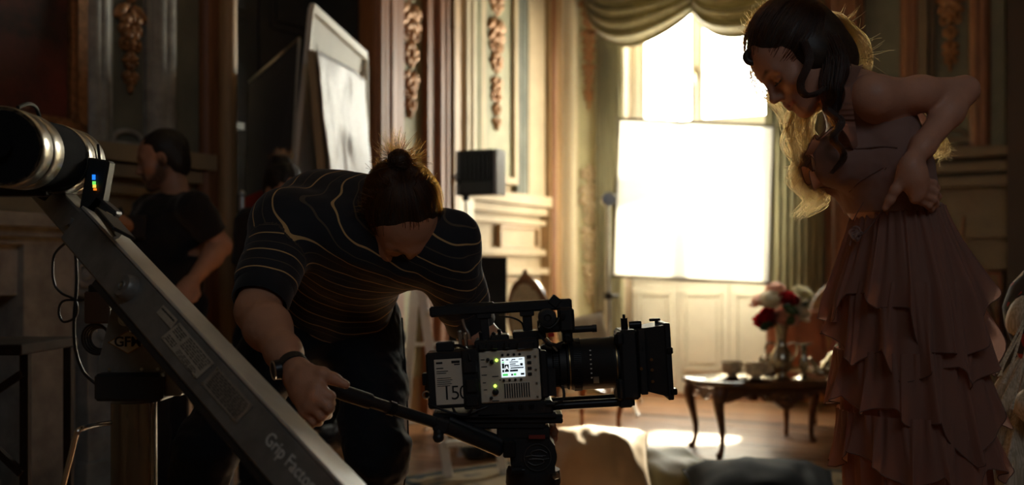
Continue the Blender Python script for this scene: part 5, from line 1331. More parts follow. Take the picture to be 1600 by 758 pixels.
# lens, along +x
lc = C(856, 577, 0.07)
def lx(x): return (x - 856) * px1
R1 = 41 * px1
mb = MB(); mb.lathe(lc, [(0.045, lx(850)), (0.050, lx(852)), (0.050, lx(866)), (0.046, lx(868)), (0.046, lx(876)), (0.052, lx(878)), (0.052, lx(888)), (0.055, lx(890)), (0.0555, lx(896)), (R1, lx(898)), (R1, lx(960)), (R1 * 1.03, lx(962)), (R1 * 1.03, lx(973)), (R1 * 0.98, lx(976)), (R1 * 0.98, lx(988))], (1, 0, 0), 48); lens = mb.build('lens', M_rubber, camr)
for x, r in ((893.5, 0.0562), (967.5, R1 * 1.036)):
    mb = MB(); mb.lathe(lc, [(r - 0.003, lx(x - 1)), (r, lx(x - 0.8)), (r, lx(x + 0.8)), (r - 0.003, lx(x + 1))], (1, 0, 0), 48, False); mb.build('gold_ring', M_gold, lens)
for (x0, x1, k) in ((900, 912, 90), (936, 955, 0), (868, 876, 70)):
    if k:
        mb = MB(); rr = R1 if x0 > 880 else 0.046
        for j in range(k):
            a = 2 * math.pi * j / k; p = lc + V(0, math.cos(a) * rr, math.sin(a) * rr)
            mb.seg(p + V(lx(x0), 0, 0), p + V(lx(x1), 0, 0), 0.0022, 0.004, (0, math.cos(a), math.sin(a)))
        mb.build('focus_gear', M_rubber, lens)['kind'] = 'stuff'
for k in range(7): mb = MB(); mb.box(lc + V(lx(926), -R1 - 0.0004, 0.034 - 0.010 * k), (0.0018, 0.0006, 0.0014)); mb.build('engraved_mark', M_paleink, lens)
mb = MB(); mb.box(lc + V(lx(933), -R1 * 0.93, -R1 * 0.55), (0.006, 0.005, 0.007)); mb.build('index_tab', M_steel, lens)
mb = MB(); mb.seg(lc + V(lx(858), -0.055, 0.055), lc + V(lx(880), -0.045, 0.045), 0.012, 0.01); mb.build('lens_lever', M_black, lens); mb = MB(); mb.box(lc + V(lx(862), -0.05, -0.03), (0.01, 0.014, 0.03)); mb.build('lens_clamp', M_black, lens)
mb = MB(); mb.tube(bez([C(858, 632, 0.01), C(870, 631, -0.004), C(880, 622, -0.006), C(879, 604, -0.002)], 14), 0.0032, 8); mb.tube([C(852, 632, 0.0), C(866, 632, -0.004)], 0.0048, 8); mb.build('lens_motor_lead', M_rubber, camr)
# matte box
mtb = cpart('matte_box', [(972, 524, 1001, 634, 0.005, 0.135), (966, 526, 980, 548, 0.0, 0.05), (964, 600, 976, 634, 0.0, 0.06)], M_black, ch=0.006)
mb = MB(); x0, x1 = C(1000, 0).x, C(1044, 0).x
zt0, zt1, zb0, zb1 = C(0, 524).z, C(0, 520).z, C(0, 618).z, C(0, 630).z
y0, y1 = cD + 0.012, cD + 0.128; e = 0.022
v0 = [V(x0, y0, zb0), V(x0, y1, zb0), V(x0, y1, zt0), V(x0, y0, zt0)]; v1 = [V(x1, y0 - e, zb1), V(x1, y1 + e, zb1), V(x1, y1 + e, zt1), V(x1, y0 - e, zt1)]
mb.add(v0 + v1, [(i, (i + 1) % 4, 4 + (i + 1) % 4, 4 + i) for i in range(4)]); mb.build('hood', M_black, mtb, smooth=False, solid=0.003)
cpart('front_flag', [(1042, 518, 1051, 634, -0.014, 0.0)], M_black, mtb); cpart('front_flag', [(1042, 516, 1051, 524, -0.012, 0.15)], M_black, mtb); cpart('front_flag', [(1042, 628, 1051, 636, -0.012, 0.15)], M_black, mtb); cpart('front_flag', [(1042, 518, 1051, 634, 0.142, 0.154)], M_black, mtb)
for (a, b) in (((1044, 554, 1053, 564), 0), ((1046, 618, 1056, 628), 0)): cpart('flag_knob', [(*a, -0.018, 0.006)], M_blackmetal, mtb)
mb = MB(); mb.cyl(C(984, 526, 0.04), C(984, 506, 0.04), 0.008, n=14); mb.cyl(C(984, 508, 0.04), C(984, 500, 0.04), 0.0035, n=10); mb.build('tilt_knob', M_blackmetal, mtb)
mb = MB(); mb.cyl(C(990, 517, 0.02), C(1008, 517, 0.02), 0.0085, n=16); mb.torus(C(1008, 517, 0.02), (1, 0, 0), 0.007, 0.0018, 16, 6); mb.build('side_knob', M_blackmetal, mtb)
mb = MB(); mb.seg(C(1023, 511, 0.03), C(1040, 511, 0.03), 0.012, 0.006, ch=0.001); mb.cyl(C(1034, 512, 0.03), C(1034, 524, 0.03), 0.004, n=10); mb.cyl(C(1032, 520, 0.03), C(1047, 520, 0.03), 0.0055, n=12); mb.build('flag_bracket', M_blackmetal, mtb)
for (x, y) in ((1003, 585), (1020, 588), (1020, 606), (1038, 556), (1020, 572)):
    mb = MB(); mb.cyl(C(x, y, -0.001), C(x, y, -0.008 if x < 1010 else -0.004), 0.0035, n=10); mb.build('screw', M_bronze, mtb)
cpart('filter_edge', [(1006, 548, 1008, 560, -0.004, 0.01)], M_steel, mtb)
cpart('filter_tray', [(1001, 524, 1012, 626, -0.004, 0.135)], M_black, mtb)
# rods and bridge plate
rods = camr
for dd in (0.03, 0.11):
    mb = MB(); mb.cyl(C(745, 638, dd), C(992, 638, dd), 0.0095, n=18); mb.build('support_rod', M_blackmetal, camr)
cpart('rod_bracket', [(966, 622, 988, 646, 0.01, 0.13)], M_black, camr, 0.004)
cpart('bridge_plate', [(742, 626, 862, 648, 0.0, 0.14)], M_black, camr, 0.004)
for x in (797, 813, 829): mb = MB(); mb.lathe(C(x, 633, 0.0), [(0.0065, 0), (0.0062, 0.004), (0.002, 0.0045), (0, 0.002)], (0, -1, 0), 14, False); mb.build('plate_dial', M_blackmetal, camr)
camr.rotation_euler = (0, math.radians(-3.4), 0)

# fluid head under the camera
fh = thing('fluid_head', 'black fluid head with round emblem on a short support under the film camera', 'tripod head', V(P(835, 700, cD + 0.07).x, cD + 0.07, 0))
def fpart(name, boxes, m=M_black, ch=0.003):
    mb = MB()
    for b in boxes: cbox(mb, *b, ch=ch)
    return mb.build(name, m, fh)
fpart('sliding_plate', [(676, 646, 870, 654, 0.0, 0.14), (690, 654, 880, 663, 0.01, 0.13), (848, 649, 880, 663, 0.02, 0.12)])
fpart('balance_plate', [(688, 656, 852, 672, 0.015, 0.125), (776, 670, 860, 690, 0.02, 0.12)])
mb = MB(); mb.prism([C(x, y, 0.02) for x, y in ((778, 688), (776, 706), (796, 710), (800, 744), (868, 744), (868, 700), (858, 686))], (0, 0.10, 0)); mb.build('head_body', M_black, fh, smooth=False)
mb = MB(); mb.lathe(C(841, 717, 0.02), [(0.0, -0.004), (0.040, -0.004), (0.042, 0.0), (0.042, -0.1)], (0, -1, 0), 40, False); dr = mb.build('drag_drum', M_rubber, fh)
mb = MB(); cc = C(840, 717, 0.016)
mb.torus(cc, (0, 1, 0), 0.0295, 0.0011, 36, 6)
for s_ in (1, -1):
    mb.tube(bez([cc + V(s_ * 0.021, 0, s_ * 0.010), cc + V(s_ * 0.006, 0, s_ * 0.017), cc + V(-s_ * 0.013, 0, s_ * 0.012), cc + V(-s_ * 0.010, 0, s_ * 0.004), cc + V(s_ * 0.012, 0, s_ * 0.002)], 18), 0.0011, 6)
    mb.tube(bez([cc + V(s_ * 0.026, 0, -s_ * 0.002), cc + V(s_ * 0.012, 0, -s_ * 0.004), cc + V(-s_ * 0.018, 0, -s_ * 0.004)], 12), 0.0009, 6)
mb.build('emblem', mat('emblem_grey', (0.06, 0.06, 0.06), 0.4), dr)
mb = MB(); mb.box(C(839, 684, 0.012), (0.018, 0.004, 0.004)); mb.build('red_mark', mat('red_band', (0.22, 0.03, 0.02), 0.5), fh)
mb = MB(); mb.cyl(C(812, 735, 0.0), C(796, 735, -0.01), 0.012, n=16); mb.cyl(C(820, 735, 0.0), C(812, 735, 0.0), 0.006, n=12); mb.build('lock_lever', M_blackmetal, fh)
mb = MB(); mb.cyl(C(866, 745, 0.0), C(872, 742, -0.005), 0.007, n=12); mb.build('lock_lever', M_steel, fh)
fpart('side_block', [(786, 690, 806, 716, 0.0, 0.03)], M_blackmetal)
hz0 = C(0, 742).z
mb = MB(); mb.lathe(V(C(834, 0).x, cD + 0.07, hz0 - 0.10), [(0.045, 0), (0.05, 0.03), (0.062, 0.07), (0.06, 0.10)], n=32); mb.build('bowl', M_black, fh)
pb = V(C(834, 0).x, cD + 0.07, 0)
mb = MB(); mb.cyl(pb + V(0, 0, 0.02), pb + V(0, 0, hz0 - 0.09), 0.034, n=24); mb.build('centre_column', M_blackmetal, fh)
for a in (0.9, 3.0, 5.1):
    d = V(math.cos(a), math.sin(a), 0); mb = MB(); mb.seg(pb + d * 0.03 + V(0, 0, hz0 - 0.16), pb + d * 0.42 + V(0, 0, 0.03), 0.03, 0.03); mb.ell(pb + d * 0.42 + V(0, 0, 0.022), (0.035, 0.035, 0.022)); mb.build('leg', M_black, fh)
# pan bar to the operator's hand
PB0, PB1, PB2 = P(498, 601, 2.205), P(690, 664, 2.36), P(782, 703, 2.43)
mb = MB(); mb.tube([PB0, PB1], 0.0125, 12); bar = mb.build('pan_bar', M_black, fh)
mb = MB(); mb.tube([PB0 + (PB1 - PB0) * -0.03, PB0 + (PB1 - PB0) * 0.40], 0.0165, 14); mb.build('bar_grip', M_rubber, bar)
mb = MB(); q = PB0 + (PB1 - PB0) * 0.55; mb.cyl(q, q + (PB1 - PB0).normalized() * 0.014, 0.0155, n=14); mb.build('bar_clamp', M_blackmetal, bar)
mb = MB(); mb.box(PB1 + V(0, 0, 0.0), (0.016, 0.02, 0.014), Matrix.Rotation(0.3, 3, 'Y'), 0.003); mb.cyl(P(685, 684, 2.34), P(686, 664, 2.36), 0.011, n=16); mb.ell(P(685, 684, 2.34), (0.012, 0.012, 0.012)); mb.build('bar_joint', M_black, fh)
mb = MB(); mb.tube([PB1, PB2], 0.016, 12); mb.tube([P(700, 656, 2.4), P(782, 690, 2.43)], 0.012, 10); mb.build('bar_arm', M_black, fh)
# ------------------------------------------------------------------ people
def attr_mat(name, rough=0.5, spec=0.4, trans=0.0, bump=0.0, sss=0.0):
    """colour comes from the mesh's own pigment attribute (skin, lips, brows, beard)"""
    m = bpy.data.materials.new(name); m.use_nodes = True; N = m.node_tree.nodes; L = m.node_tree.links; b = N['Principled BSDF']
    a = N.new('ShaderNodeAttribute'); a.attribute_name = 'pigment'
    L.new(a.outputs['Color'], b.inputs['Base Color']); b.inputs['Roughness'].default_value = rough; b.inputs['Specular IOR Level'].default_value = spec
    if sss:
        b.inputs['Subsurface Weight'].default_value = sss; b.inputs['Subsurface Radius'].default_value = (1.0, 0.35, 0.2); b.inputs['Subsurface Scale'].default_value = 0.006
    n = N.new('ShaderNodeTexNoise'); n.inputs['Scale'].default_value = 260; n.inputs['Detail'].default_value = 3
    tc = N.new('ShaderNodeTexCoord'); L.new(tc.outputs['Object'], n.inputs['Vector'])
    bp = N.new('ShaderNodeBump'); bp.inputs['Strength'].default_value = bump; bp.inputs['Distance'].default_value = 0.003
    L.new(n.outputs['Fac'], bp.inputs['Height']); L.new(bp.outputs[0], b.inputs['Normal']); return m
M_skin = attr_mat('skin', 0.48, 0.4, bump=0.25)

def hair_mat(name, melanin, red=0.55, rough=0.32):
    m = bpy.data.materials.new(name); m.use_nodes = True; N = m.node_tree.nodes; L = m.node_tree.links; N.remove(N['Principled BSDF'])
    h = N.new('ShaderNodeBsdfHairPrincipled'); h.parametrization = 'MELANIN'
    h.inputs['Melanin'].default_value = melanin; h.inputs['Melanin Redness'].default_value = red
    h.inputs['Roughness'].default_value = rough; h.inputs['Radial Roughness'].default_value = 0.4; h.inputs['Random Color'].default_value = 0.25
    L.new(h.outputs[0], N['Material Output'].inputs[0]); return m
M_hair_w = hair_mat('chestnut_hair_backlit', 0.34, 0.35)  # paler copy of her hair, backlight glow put into the pigment
M_hair_shaded = hair_mat('chestnut_hair_shaded', 0.72, 0.5)  # darker copy of the same hair, shade put into the pigment
M_hair_m = hair_mat('dark_brown_hair', 0.62)
M_hair_k = hair_mat('black_hair_strands', 0.95)
M_hair_cap = mat('hair_mass', (0.030, 0.018, 0.011), 0.5, var=0.3, vscale=60)
M_hair_blk = mat('black_hair', (0.010, 0.009, 0.009), 0.5, var=0.3, vscale=80, bump=0.3, bscale=150)

class Head:
    def __init__(s, c, f, u, k=1.0):
        s.c = Vector(c); f = Vector(f).normalized(); u = Vector(u); u = (u - f * u.dot(f)).normalized(); x = f.cross(u)
        s.R = Matrix((x, f, u)).transposed(); s.k = k
    def T(s, *p): return s.c + s.R @ (Vector(p) * s.k)
    def inv(s, co):
        return (co - np.array(s.c, np.float32)) @ np.array(s.R, np.float32) / s.k
    def add(s, v, female=False, K=0.02):
        T, R, k = s.T, s.R, s.k
        e = lambda c, r, kk=0.02, op='add', rot=None: v.ell(T(*c), [q * k for q in r], R if rot is None else R @ rot, kk * k, op)
        cn = lambda a, b, ra, rb, kk=0.015, op='add': v.cone(T(*a), T(*b), ra * k, rb * k, kk * k, op)
        e((0, -0.014, 0.045), (0.075, 0.098, 0.084)); e((0, 0.036, 0.022), (0.064, 0.055, 0.074), 0.03)
        e((0, 0.034, -0.045), (0.054, 0.050, 0.052), 0.035)
        jw = 0.050 if female else 0.056
        for x in (-1, 1):
            cn((x * jw, -0.004, -0.045), (x * 0.018, 0.066, -0.099), 0.017, 0.015, 0.03)
            e((x * 0.044, 0.056, -0.020), (0.022, 0.024, 0.018), 0.03)
        e((0, 0.074, -0.100), (0.020 if female else 0.024, 0.017, 0.016), 0.02)
        for x in (-1, 1): cn((x * 0.010, 0.087, 0.024), (x * 0.046, 0.073, 0.026), 0.008 if female else 0.011, 0.007, 0.02)
        for x in (-1, 1): e((x * 0.032, 0.096, 0.003), (0.019, 0.014, 0.013), 0.018, 'cut')
        for x in (-1, 1):
            e((x * 0.032, 0.071, 0.003), (0.0155, 0.0150, 0.0135), 0.004)
            cn((x * 0.020, 0.0825, 0.004), (x * 0.043, 0.077, 0.003), 0.0028, 0.0028, 0.004)
        n = 0.92 if female else 1.08
        cn((0, 0.086, 0.016), (0, 0.107, -0.026), 0.0075, 0.0095 * n, 0.014); e((0, 0.1085, -0.031), (0.0105 * n, 0.0105, 0.0095), 0.01)
        for x in (-1, 1): e((x * 0.0105 * n, 0.098, -0.034), (0.0075 * n, 0.010, 0.007), 0.008)
        for x in (-1, 1): e((x * 0.006, 0.100, -0.0415), (0.0035, 0.005, 0.003), 0.003, 'cut')
        e((0, 0.078, -0.062), (0.030, 0.018, 0.022), 0.02)
        f_ = 1.15 if female else 0.9
        for x in (-1, 1):
            cn((0, 0.0955, -0.0585), (x * 0.021, 0.0845, -0.063), 0.0055 * f_, 0.003, 0.006); cn((0, 0.0945, -0.0705), (x * 0.019, 0.0845, -0.066), 0.0062 * f_, 0.003, 0.006)
        cn((-0.019, 0.094, -0.0645), (0.019, 0.094, -0.0645), 0.0016, 0.0016, 0.003, 'cut')
        for x in (-1, 1):
            er = Matrix.Rotation(x * 0.35, 3, 'Z') @ Matrix.Rotation(-0.15, 3, 'X')
            e((x * 0.077, -0.008, 0.0), (0.009, 0.019, 0.031), 0.010, 'add', er); e((x * 0.085, -0.004, 0.004), (0.006, 0.010, 0.017), 0.006, 'cut', er)
        return s
    def paint(s, me, base, lip, brow, beard=None, lids=None):
        co = coords(me); n = len(co); q = s.inv(co)
        col = np.ones((n, 4), np.float32); nz = vnoise(co * 38)[:, None] * 0.07 + vnoise(co * 9)[:, None] * 0.08
        col[:, :3] = np.array(base, np.float32) * (1 + nz)
        near = np.linalg.norm(q, axis=1) < 0.2
        def mix(w, c): col[:, :3] = col[:, :3] * (1 - w[:, None]) + np.array(c, np.float32) * w[:, None]
        sm = lambda d, a, b: np.clip((b - d) / (b - a), 0, 1) * near
        d = poly_dist(q, [(-0.022, 0.085, -0.0635), (0, 0.096, -0.0645), (0.022, 0.085, -0.0635)]); mix(sm(d, 0.006, 0.010) * (q[:, 1] > 0.07), lip)
        d = np.minimum(poly_dist(q, [(0.012, 0.094, 0.026), (0.034, 0.088, 0.033), (0.052, 0.070, 0.027)]), poly_dist(q, [(-0.012, 0.094, 0.026), (-0.034, 0.088, 0.033), (-0.052, 0.070, 0.027)])); mix(sm(d, 0.002, 0.0075) * 0.9, brow)
        d = np.minimum(poly_dist(q, [(0.018, 0.084, -0.003), (0.032, 0.088, -0.0065), (0.047, 0.076, -0.003)]), poly_dist(q, [(-0.018, 0.084, -0.003), (-0.032, 0.088, -0.0065), (-0.047, 0.076, -0.003)])); mix(sm(d, 0.0012, 0.0042), brow)
        if lids:
            d = np.minimum(np.linalg.norm(q - np.array([0.032, 0.084, 0.006]), axis=1), np.linalg.norm(q - np.array([-0.032, 0.084, 0.006]), axis=1)); mix(sm(d, 0.006, 0.016) * 0.55, lids)
        if beard:
            d = np.minimum(poly_dist(q, [(-0.068, -0.004, -0.02), (-0.055, 0.02, -0.07), (-0.02, 0.075, -0.098), (0.02, 0.075, -0.098), (0.055, 0.02, -0.07), (0.068, -0.004, -0.02)]), poly_dist(q, [(-0.026, 0.082, -0.075), (-0.022, 0.09, -0.052), (0, 0.098, -0.050), (0.022, 0.09, -0.052), (0.026, 0.082, -0.075)]) + 0.012)
            mix(sm(d, 0.018, 0.034) * (0.85 + 0.15 * vnoise(co * 200)), beard)
        a = me.color_attributes.new('pigment', 'FLOAT_COLOR', 'POINT'); a.data.foreach_set('color', col.ravel())

def hand(v, wrist, mcp, pip, dip, tip, thumb, fr=0.0088, tr=0.0105, k=0.006):
    """palm between wrist and knuckles, four jointed fingers, thumb from the side of the palm"""
    w = Vector(wrist); m = sum((Vector(p) for p in mcp), V(0, 0, 0)) / 4
    for i in range(4):
        r = fr * (1.0, 1.04, 0.98, 0.86)[i]
        b = w + (Vector(mcp[i]) - m) * 0.55 + (m - w) * 0.15
        v.cone(b, mcp[i], 0.0165, r * 1.28, 0.022)
        v.chain([mcp[i], pip[i], dip[i], tip[i]], [r * 1.22, r * 1.04, r * 0.95, r * 0.80], k)
        v.ell(pip[i], [r * 1.16] * 3, None, 0.004)
    for i in range(3): v.cone((Vector(mcp[i]) + w) / 2, (Vector(mcp[i + 1]) + w) / 2, 0.017, 0.016, 0.02)
    v.chain(thumb, [0.0165, tr * 1.15, tr, tr * 0.82], 0.010)

def cap_hair(name, head, parent, m, front=0.0, extra=None, h=0.0035, k=1.0, side=(0.085, 0.020, -0.055), rough=1.0, cutx=0.080):
    """mass of hair over the skull, open at the face"""
    T, kk = head.T, head.k * k; c = head.c
    v = Vol(c - V(.19, .19, .19), c + V(.19, .19, .19), h)
    e = lambda p, r, q=0.02, op='add': v.ell(T(*p), [a * kk for a in r], head.R, q, op)
    e((0, -0.020, 0.050), (0.083, 0.104, 0.090)); e((0, -0.055, -0.015), (0.070, 0.062, 0.075), 0.03)
    e((0, 0.105 + front, -0.035), (cutx, 0.080, 0.098), 0.012, 'cut')
    for x in (-1, 1): e((x * side[0], side[1], side[2]), (0.040, 0.045, 0.055), 0.01, 'cut')
    if extra: extra(v, e)
    def disp(p, n):
        q = head.inv(p); a = np.arctan2(q[:, 0], q[:, 2] + 0.3) * 60
        return rough * (0.0016 * np.sin(a + 3 * vnoise(p * 20)) + 0.0025 * vnoise(p * 30))
    me = v.mesh(name, disp); return link_mesh(name, me, m, parent, sharp=0)

def scalp_strands(head, n, target, seed, lift=0.004, front=0.0, m=16, spread=0.02, wave=0.002, zmin=0.075):
    """combed hairs lying on the skull from the hairline to a gathering point"""
    r = np.random.default_rng(seed); out = []
    cc = np.array([0, -0.020, 0.050]); rad = np.array([0.084, 0.105, 0.091]) + lift
    tg = (np.array(target) - cc) / rad; tg /= np.linalg.norm(tg)
    while len(out) < n:
        d = r.normal(size=3); d /= np.linalg.norm(d)
        p = cc + d * rad
        if p[2] < -0.03 + r.uniform(-0.02, 0.02): continue
        if p[1] > 0.052 + front and p[2] < zmin: continue
        if abs(d @ tg) > 0.97: continue
        ts = np.linspace(0, 1, m); om = math.acos(np.clip(d @ tg, -1, 1)); tj = tg + r.normal(size=3) * spread
        pts = (np.sin((1 - ts) * om)[:, None] * d + np.sin(ts * om)[:, None] * tj) / math.sin(om)
        pts = cc + pts * (rad + r.uniform(-0.002, 0.004)) * (1 + wave * np.sin(ts * r.uniform(6, 14) + r.uniform(0, 6)) )[:, None]
        out.append(np.array(head.R, np.float32) @ (pts * head.k).T)
    return np.array(head.c)[None, None, :] + np.transpose(np.array(out), (0, 2, 1))

def lock(guide, n, m, spread, seed, amp=0.008, freq=3.0, taper=0.6, rnd=0.25):
    """a wavy lock of hair around a guide curve; spread = radius at root, middle, tip"""
    r = np.random.default_rng(seed); g = np.array([tuple(p) for p in bez(guide, m)]); ts = np.linspace(0, 1, m)
    sp = np.interp(ts, [0, 0.5, 1], spread); out = []
    for i in range(n):
        o = r.normal(size=3) * np.array([1, 1, 0.5]); o /= max(1.0, np.linalg.norm(o)); ph, fq = r.uniform(0, 6.28), freq * r.uniform(1 - rnd, 1 + rnd)
        L_ = r.uniform(taper, 1.0)
        t2 = ts * L_; gg = np.stack([np.interp(t2, ts, g[:, a]) for a in range(3)], 1); s2 = np.interp(t2, ts, sp)
        w = amp * np.minimum(1, t2 * 3)
        out.append(gg + o[None] * s2[:, None] + np.stack([np.sin(t2 * fq * 6.28 + ph * 0.35) * w, np.cos(t2 * fq * 6.28 + ph * 0.35) * w, 0.3 * w * np.sin(t2 * fq * 3 + ph)], 1))
    return np.array(out)

def flyaway(starts, dirs, n, L, seed, m=12, curl=1.0):
    r = np.random.default_rng(seed); out = []
    for i in range(n):
        j = r.integers(len(starts)); p = np.array(starts[j]) + r.normal(size=3) * 0.006; d = np.array(dirs[j]) + r.normal(size=3) * 0.45; d /= np.linalg.norm(d)
        l = L * r.uniform(0.3, 1.0); pts = [p]; b = r.normal(size=3) * curl
        for k in range(m - 1): d = d + b * l * 3.0 / m; d /= np.linalg.norm(d); p = p + d * l / m; pts.append(p)
        out.append(pts)
    return np.array(out)

def cloth_mat(name, c, trans=0.0, rough=0.85, sheen=0.2, weave=600, stripe=False):
    m = bpy.data.materials.new(name); m.use_nodes = True; N = m.node_tree.nodes; L = m.node_tree.links; b = N['Principled BSDF']
    b.inputs['Base Color'].default_value = (*c, 1); b.inputs['Roughness'].default_value = rough; b.inputs['Sheen Weight'].default_value = sheen; b.inputs['Specular IOR Level'].default_value = 0.25
    if stripe:      # thin woven stripes printed along the garment
        a = N.new('ShaderNodeAttribute'); a.attribute_name = 'along'
        def band(off, per, w, col):
            s_ = N.new('ShaderNodeMath'); s_.operation = 'ADD'; s_.inputs[1].default_value = off; L.new(a.outputs['Fac'], s_.inputs[0])
            d = N.new('ShaderNodeMath'); d.operation = 'PINGPONG'; d.inputs[1].default_value = per / 2; L.new(s_.outputs[0], d.inputs[0])
            t = N.new('ShaderNodeMath'); t.operation = 'LESS_THAN'; t.inputs[1].default_value = w / 2; L.new(d.outputs[0], t.inputs[0]); return t, col
        prev = None
        for (t, col) in (band(0.0, 0.046, 0.0030, (0.58, 0.36, 0.15)), band(0.021, 0.046, 0.0022, (0.10, 0.075, 0.05))):
            mx = N.new('ShaderNodeMix'); mx.data_type = 'RGBA'; L.new(t.outputs[0], mx.inputs[0])
            if prev: L.new(prev.outputs[2], mx.inputs[6])
            else: mx.inputs[6].default_value = (*c, 1)
            mx.inputs[7].default_value = (*col, 1); prev = mx
        L.new(prev.outputs[2], b.inputs['Base Color'])
    tc = N.new('ShaderNodeTexCoord'); n = N.new('ShaderNodeTexNoise'); n.inputs['Scale'].default_value = weave; L.new(tc.outputs['Object'], n.inputs['Vector'])
    bp = N.new('ShaderNodeBump'); bp.inputs['Strength'].default_value = 0.15; bp.inputs['Distance'].default_value = 0.002; L.new(n.outputs['Fac'], bp.inputs['Height']); L.new(bp.outputs[0], b.inputs['Normal'])
    if trans:
        t = N.new('ShaderNodeBsdfTranslucent'); t.inputs[0].default_value = (*[min(1, q * 1.5) for q in c], 1); mx = N.new('ShaderNodeMixShader'); mx.inputs[0].default_value = trans
        L.new(b.outputs[0], mx.inputs[1]); L.new(t.outputs[0], mx.inputs[2]); L.new(mx.outputs[0], N['Material Output'].inputs[0])
    return m

# ================================================================== the camera operator
op = thing('person', 'man in a dark striped T-shirt with a top bun bending over the film camera', 'person', V(-0.5, 2.9, 0))
pel = P(512, 495, 2.95)
hipR, hipL = P(462, 512, 2.92), P(572, 508, 2.98)
kneR, kneL = P(322, 700, 2.72), P(590, 705, 2.74)
ankR, ankL = V(-0.86, 2.82, 0.09), V(-0.40, 2.93, 0.09)
abd, rib, upb = P(530, 432, 2.86), P(562, 378, 2.72), P(508, 345, 2.76)
shR, shL = P(447, 352, 2.62), P(692, 388, 2.59)
nkb = P(592, 332, 2.67)
elR, wrR = P(402, 486, 2.45), P(463, 581, 2.225)
elL, wrL = P(737, 508, 2.70), P(826, 640, 2.63)
hd_ = Head(P(629, 347, 2.57), (0.26, -0.42, -0.87), (0.16, -0.86, 0.48), 1.01)
v = Vol((-1.02, 2.10, -0.01), (0.16, 3.12, 1.36), 0.0034)
v.ell(pel, (0.155, 0.115, 0.125)).ell(abd, (0.135, 0.12, 0.12), None, 0.06).ell(rib, (0.150, 0.13, 0.12), None, 0.06).ell(upb, (0.12, 0.11, 0.10), None, 0.06)
v.cone(shR, shL, 0.062, 0.062, 0.06)
v.cone(hipR, kneR, 0.085, 0.058, 0.05).cone(hipL, kneL, 0.085, 0.058, 0.05)
for a, b in ((kneR, ankR), (kneL, ankL)):
    v.cone(a, b, 0.055, 0.038, 0.03).ell(a + (b - a) * 0.3 + V(0, 0.02, 0), (0.05, 0.055, 0.10), None, 0.03)
    v.chain([b - V(0, 0, 0.03), b + V(0.0, -0.12, -0.045), b + V(0.0, -0.17, -0.06)], [0.036, 0.032, 0.024], 0.02)
# upper arms and forearms, thicker below the elbow and tapering to a flat wrist
v.chain([shR, shR.lerp(elR, 0.5), elR], [0.060, 0.054, 0.046], 0.03); v.chain([elR, elR.lerp(wrR, 0.28), elR.lerp(wrR, 0.7), wrR], [0.044, 0.048, 0.034, 0.026], 0.03)
v.chain([shL, shL.lerp(elL, 0.5), elL], [0.060, 0.053, 0.044], 0.03); v.chain([elL, elL.lerp(wrL, 0.28), elL.lerp(wrL, 0.7), wrL], [0.043, 0.045, 0.033, 0.025], 0.03)
v.cone(nkb, hd_.T(0, -0.03, -0.04), 0.066, 0.060, 0.03)
hd_.add(v)
Q = lambda x, y, d: P(x, y, d)
hand(v, wrR, [Q(497, 603, 2.168), Q(492, 619, 2.162), Q(484, 633, 2.166), Q(475, 644, 2.176)], [Q(516, 620, 2.164), Q(514, 637, 2.158), Q(503, 650, 2.166), Q(490, 658, 2.178)],
     [Q(517, 630, 2.192), Q(511, 648, 2.186), Q(498, 659, 2.190), Q(485, 664, 2.198)], [Q(505, 630, 2.210), Q(498, 645, 2.204), Q(486, 656, 2.206), Q(475, 660, 2.21)],
     [Q(478, 580, 2.20), Q(503, 584, 2.180), Q(522, 592, 2.172), Q(540, 601, 2.172)], 0.0094, 0.0110)
hand(v, wrL, [Q(838, 652, 2.595), Q(842, 662, 2.592), Q(842, 672, 2.592), Q(838, 681, 2.596)], [Q(856, 658, 2.575), Q(860, 669, 2.572), Q(860, 679, 2.573), Q(854, 688, 2.578)],
     [Q(862, 664, 2.550), Q(866, 675, 2.548), Q(865, 685, 2.550), Q(859, 694, 2.556)], [Q(861, 668, 2.530), Q(865, 679, 2.530), Q(864, 689, 2.532), Q(858, 698, 2.540)],
     [Q(828, 655, 2.60), Q(834, 668, 2.575), Q(842, 680, 2.56), Q(848, 690, 2.55)], 0.0092)
me = v.mesh('body', lambda p, n: 0.0006 * vnoise(p * 90))
hd_.paint(me, (0.58, 0.29, 0.175), (0.42, 0.15, 0.10), (0.035, 0.02, 0.012), (0.055, 0.033, 0.022))
link_mesh('body', me, M_skin, op, sharp=0)
# hair: combed back mass, top knot, loose rim of hairs
def bunx(v, e): e((0, -0.077, 0.137), (0.026, 0.026, 0.028), 0.008); e((0, -0.065, 0.112), (0.022, 0.022, 0.02), 0.012)
hm = cap_hair('hair', hd_, op, M_hair_cap, -0.010, bunx, k=0.985, rough=0.15)
bun = np.array(hd_.T(0, -0.077, 0.137))
cv = [scalp_strands(hd_, 1300, (0, -0.055, 0.115), 4, 0.002, -0.008, zmin=0.090)]
link_mesh('combed_hair', strands(cv[0], 0.00045, 0.0003), M_hair_m, hm, sharp=0)
r_ = np.random.default_rng(9); ring = []
for i in range(260):
    a0 = r_.uniform(0, 6.28); ax = r_.normal(size=3); ax /= np.linalg.norm(ax); u_, w_, d_ = basis(ax); R_ = 0.027 * r_.uniform(0.92, 1.10)
    ring.append([bun + np.array(u_ * math.cos(a0 + t) + w_ * math.sin(a0 + t)) * R_ for t in np.linspace(0, 3.2, 12)])
link_mesh('bun_hair', strands(np.array(ring), 0.00045, 0.0003), M_hair_m, hm, sharp=0)
st, dr_ = [], []
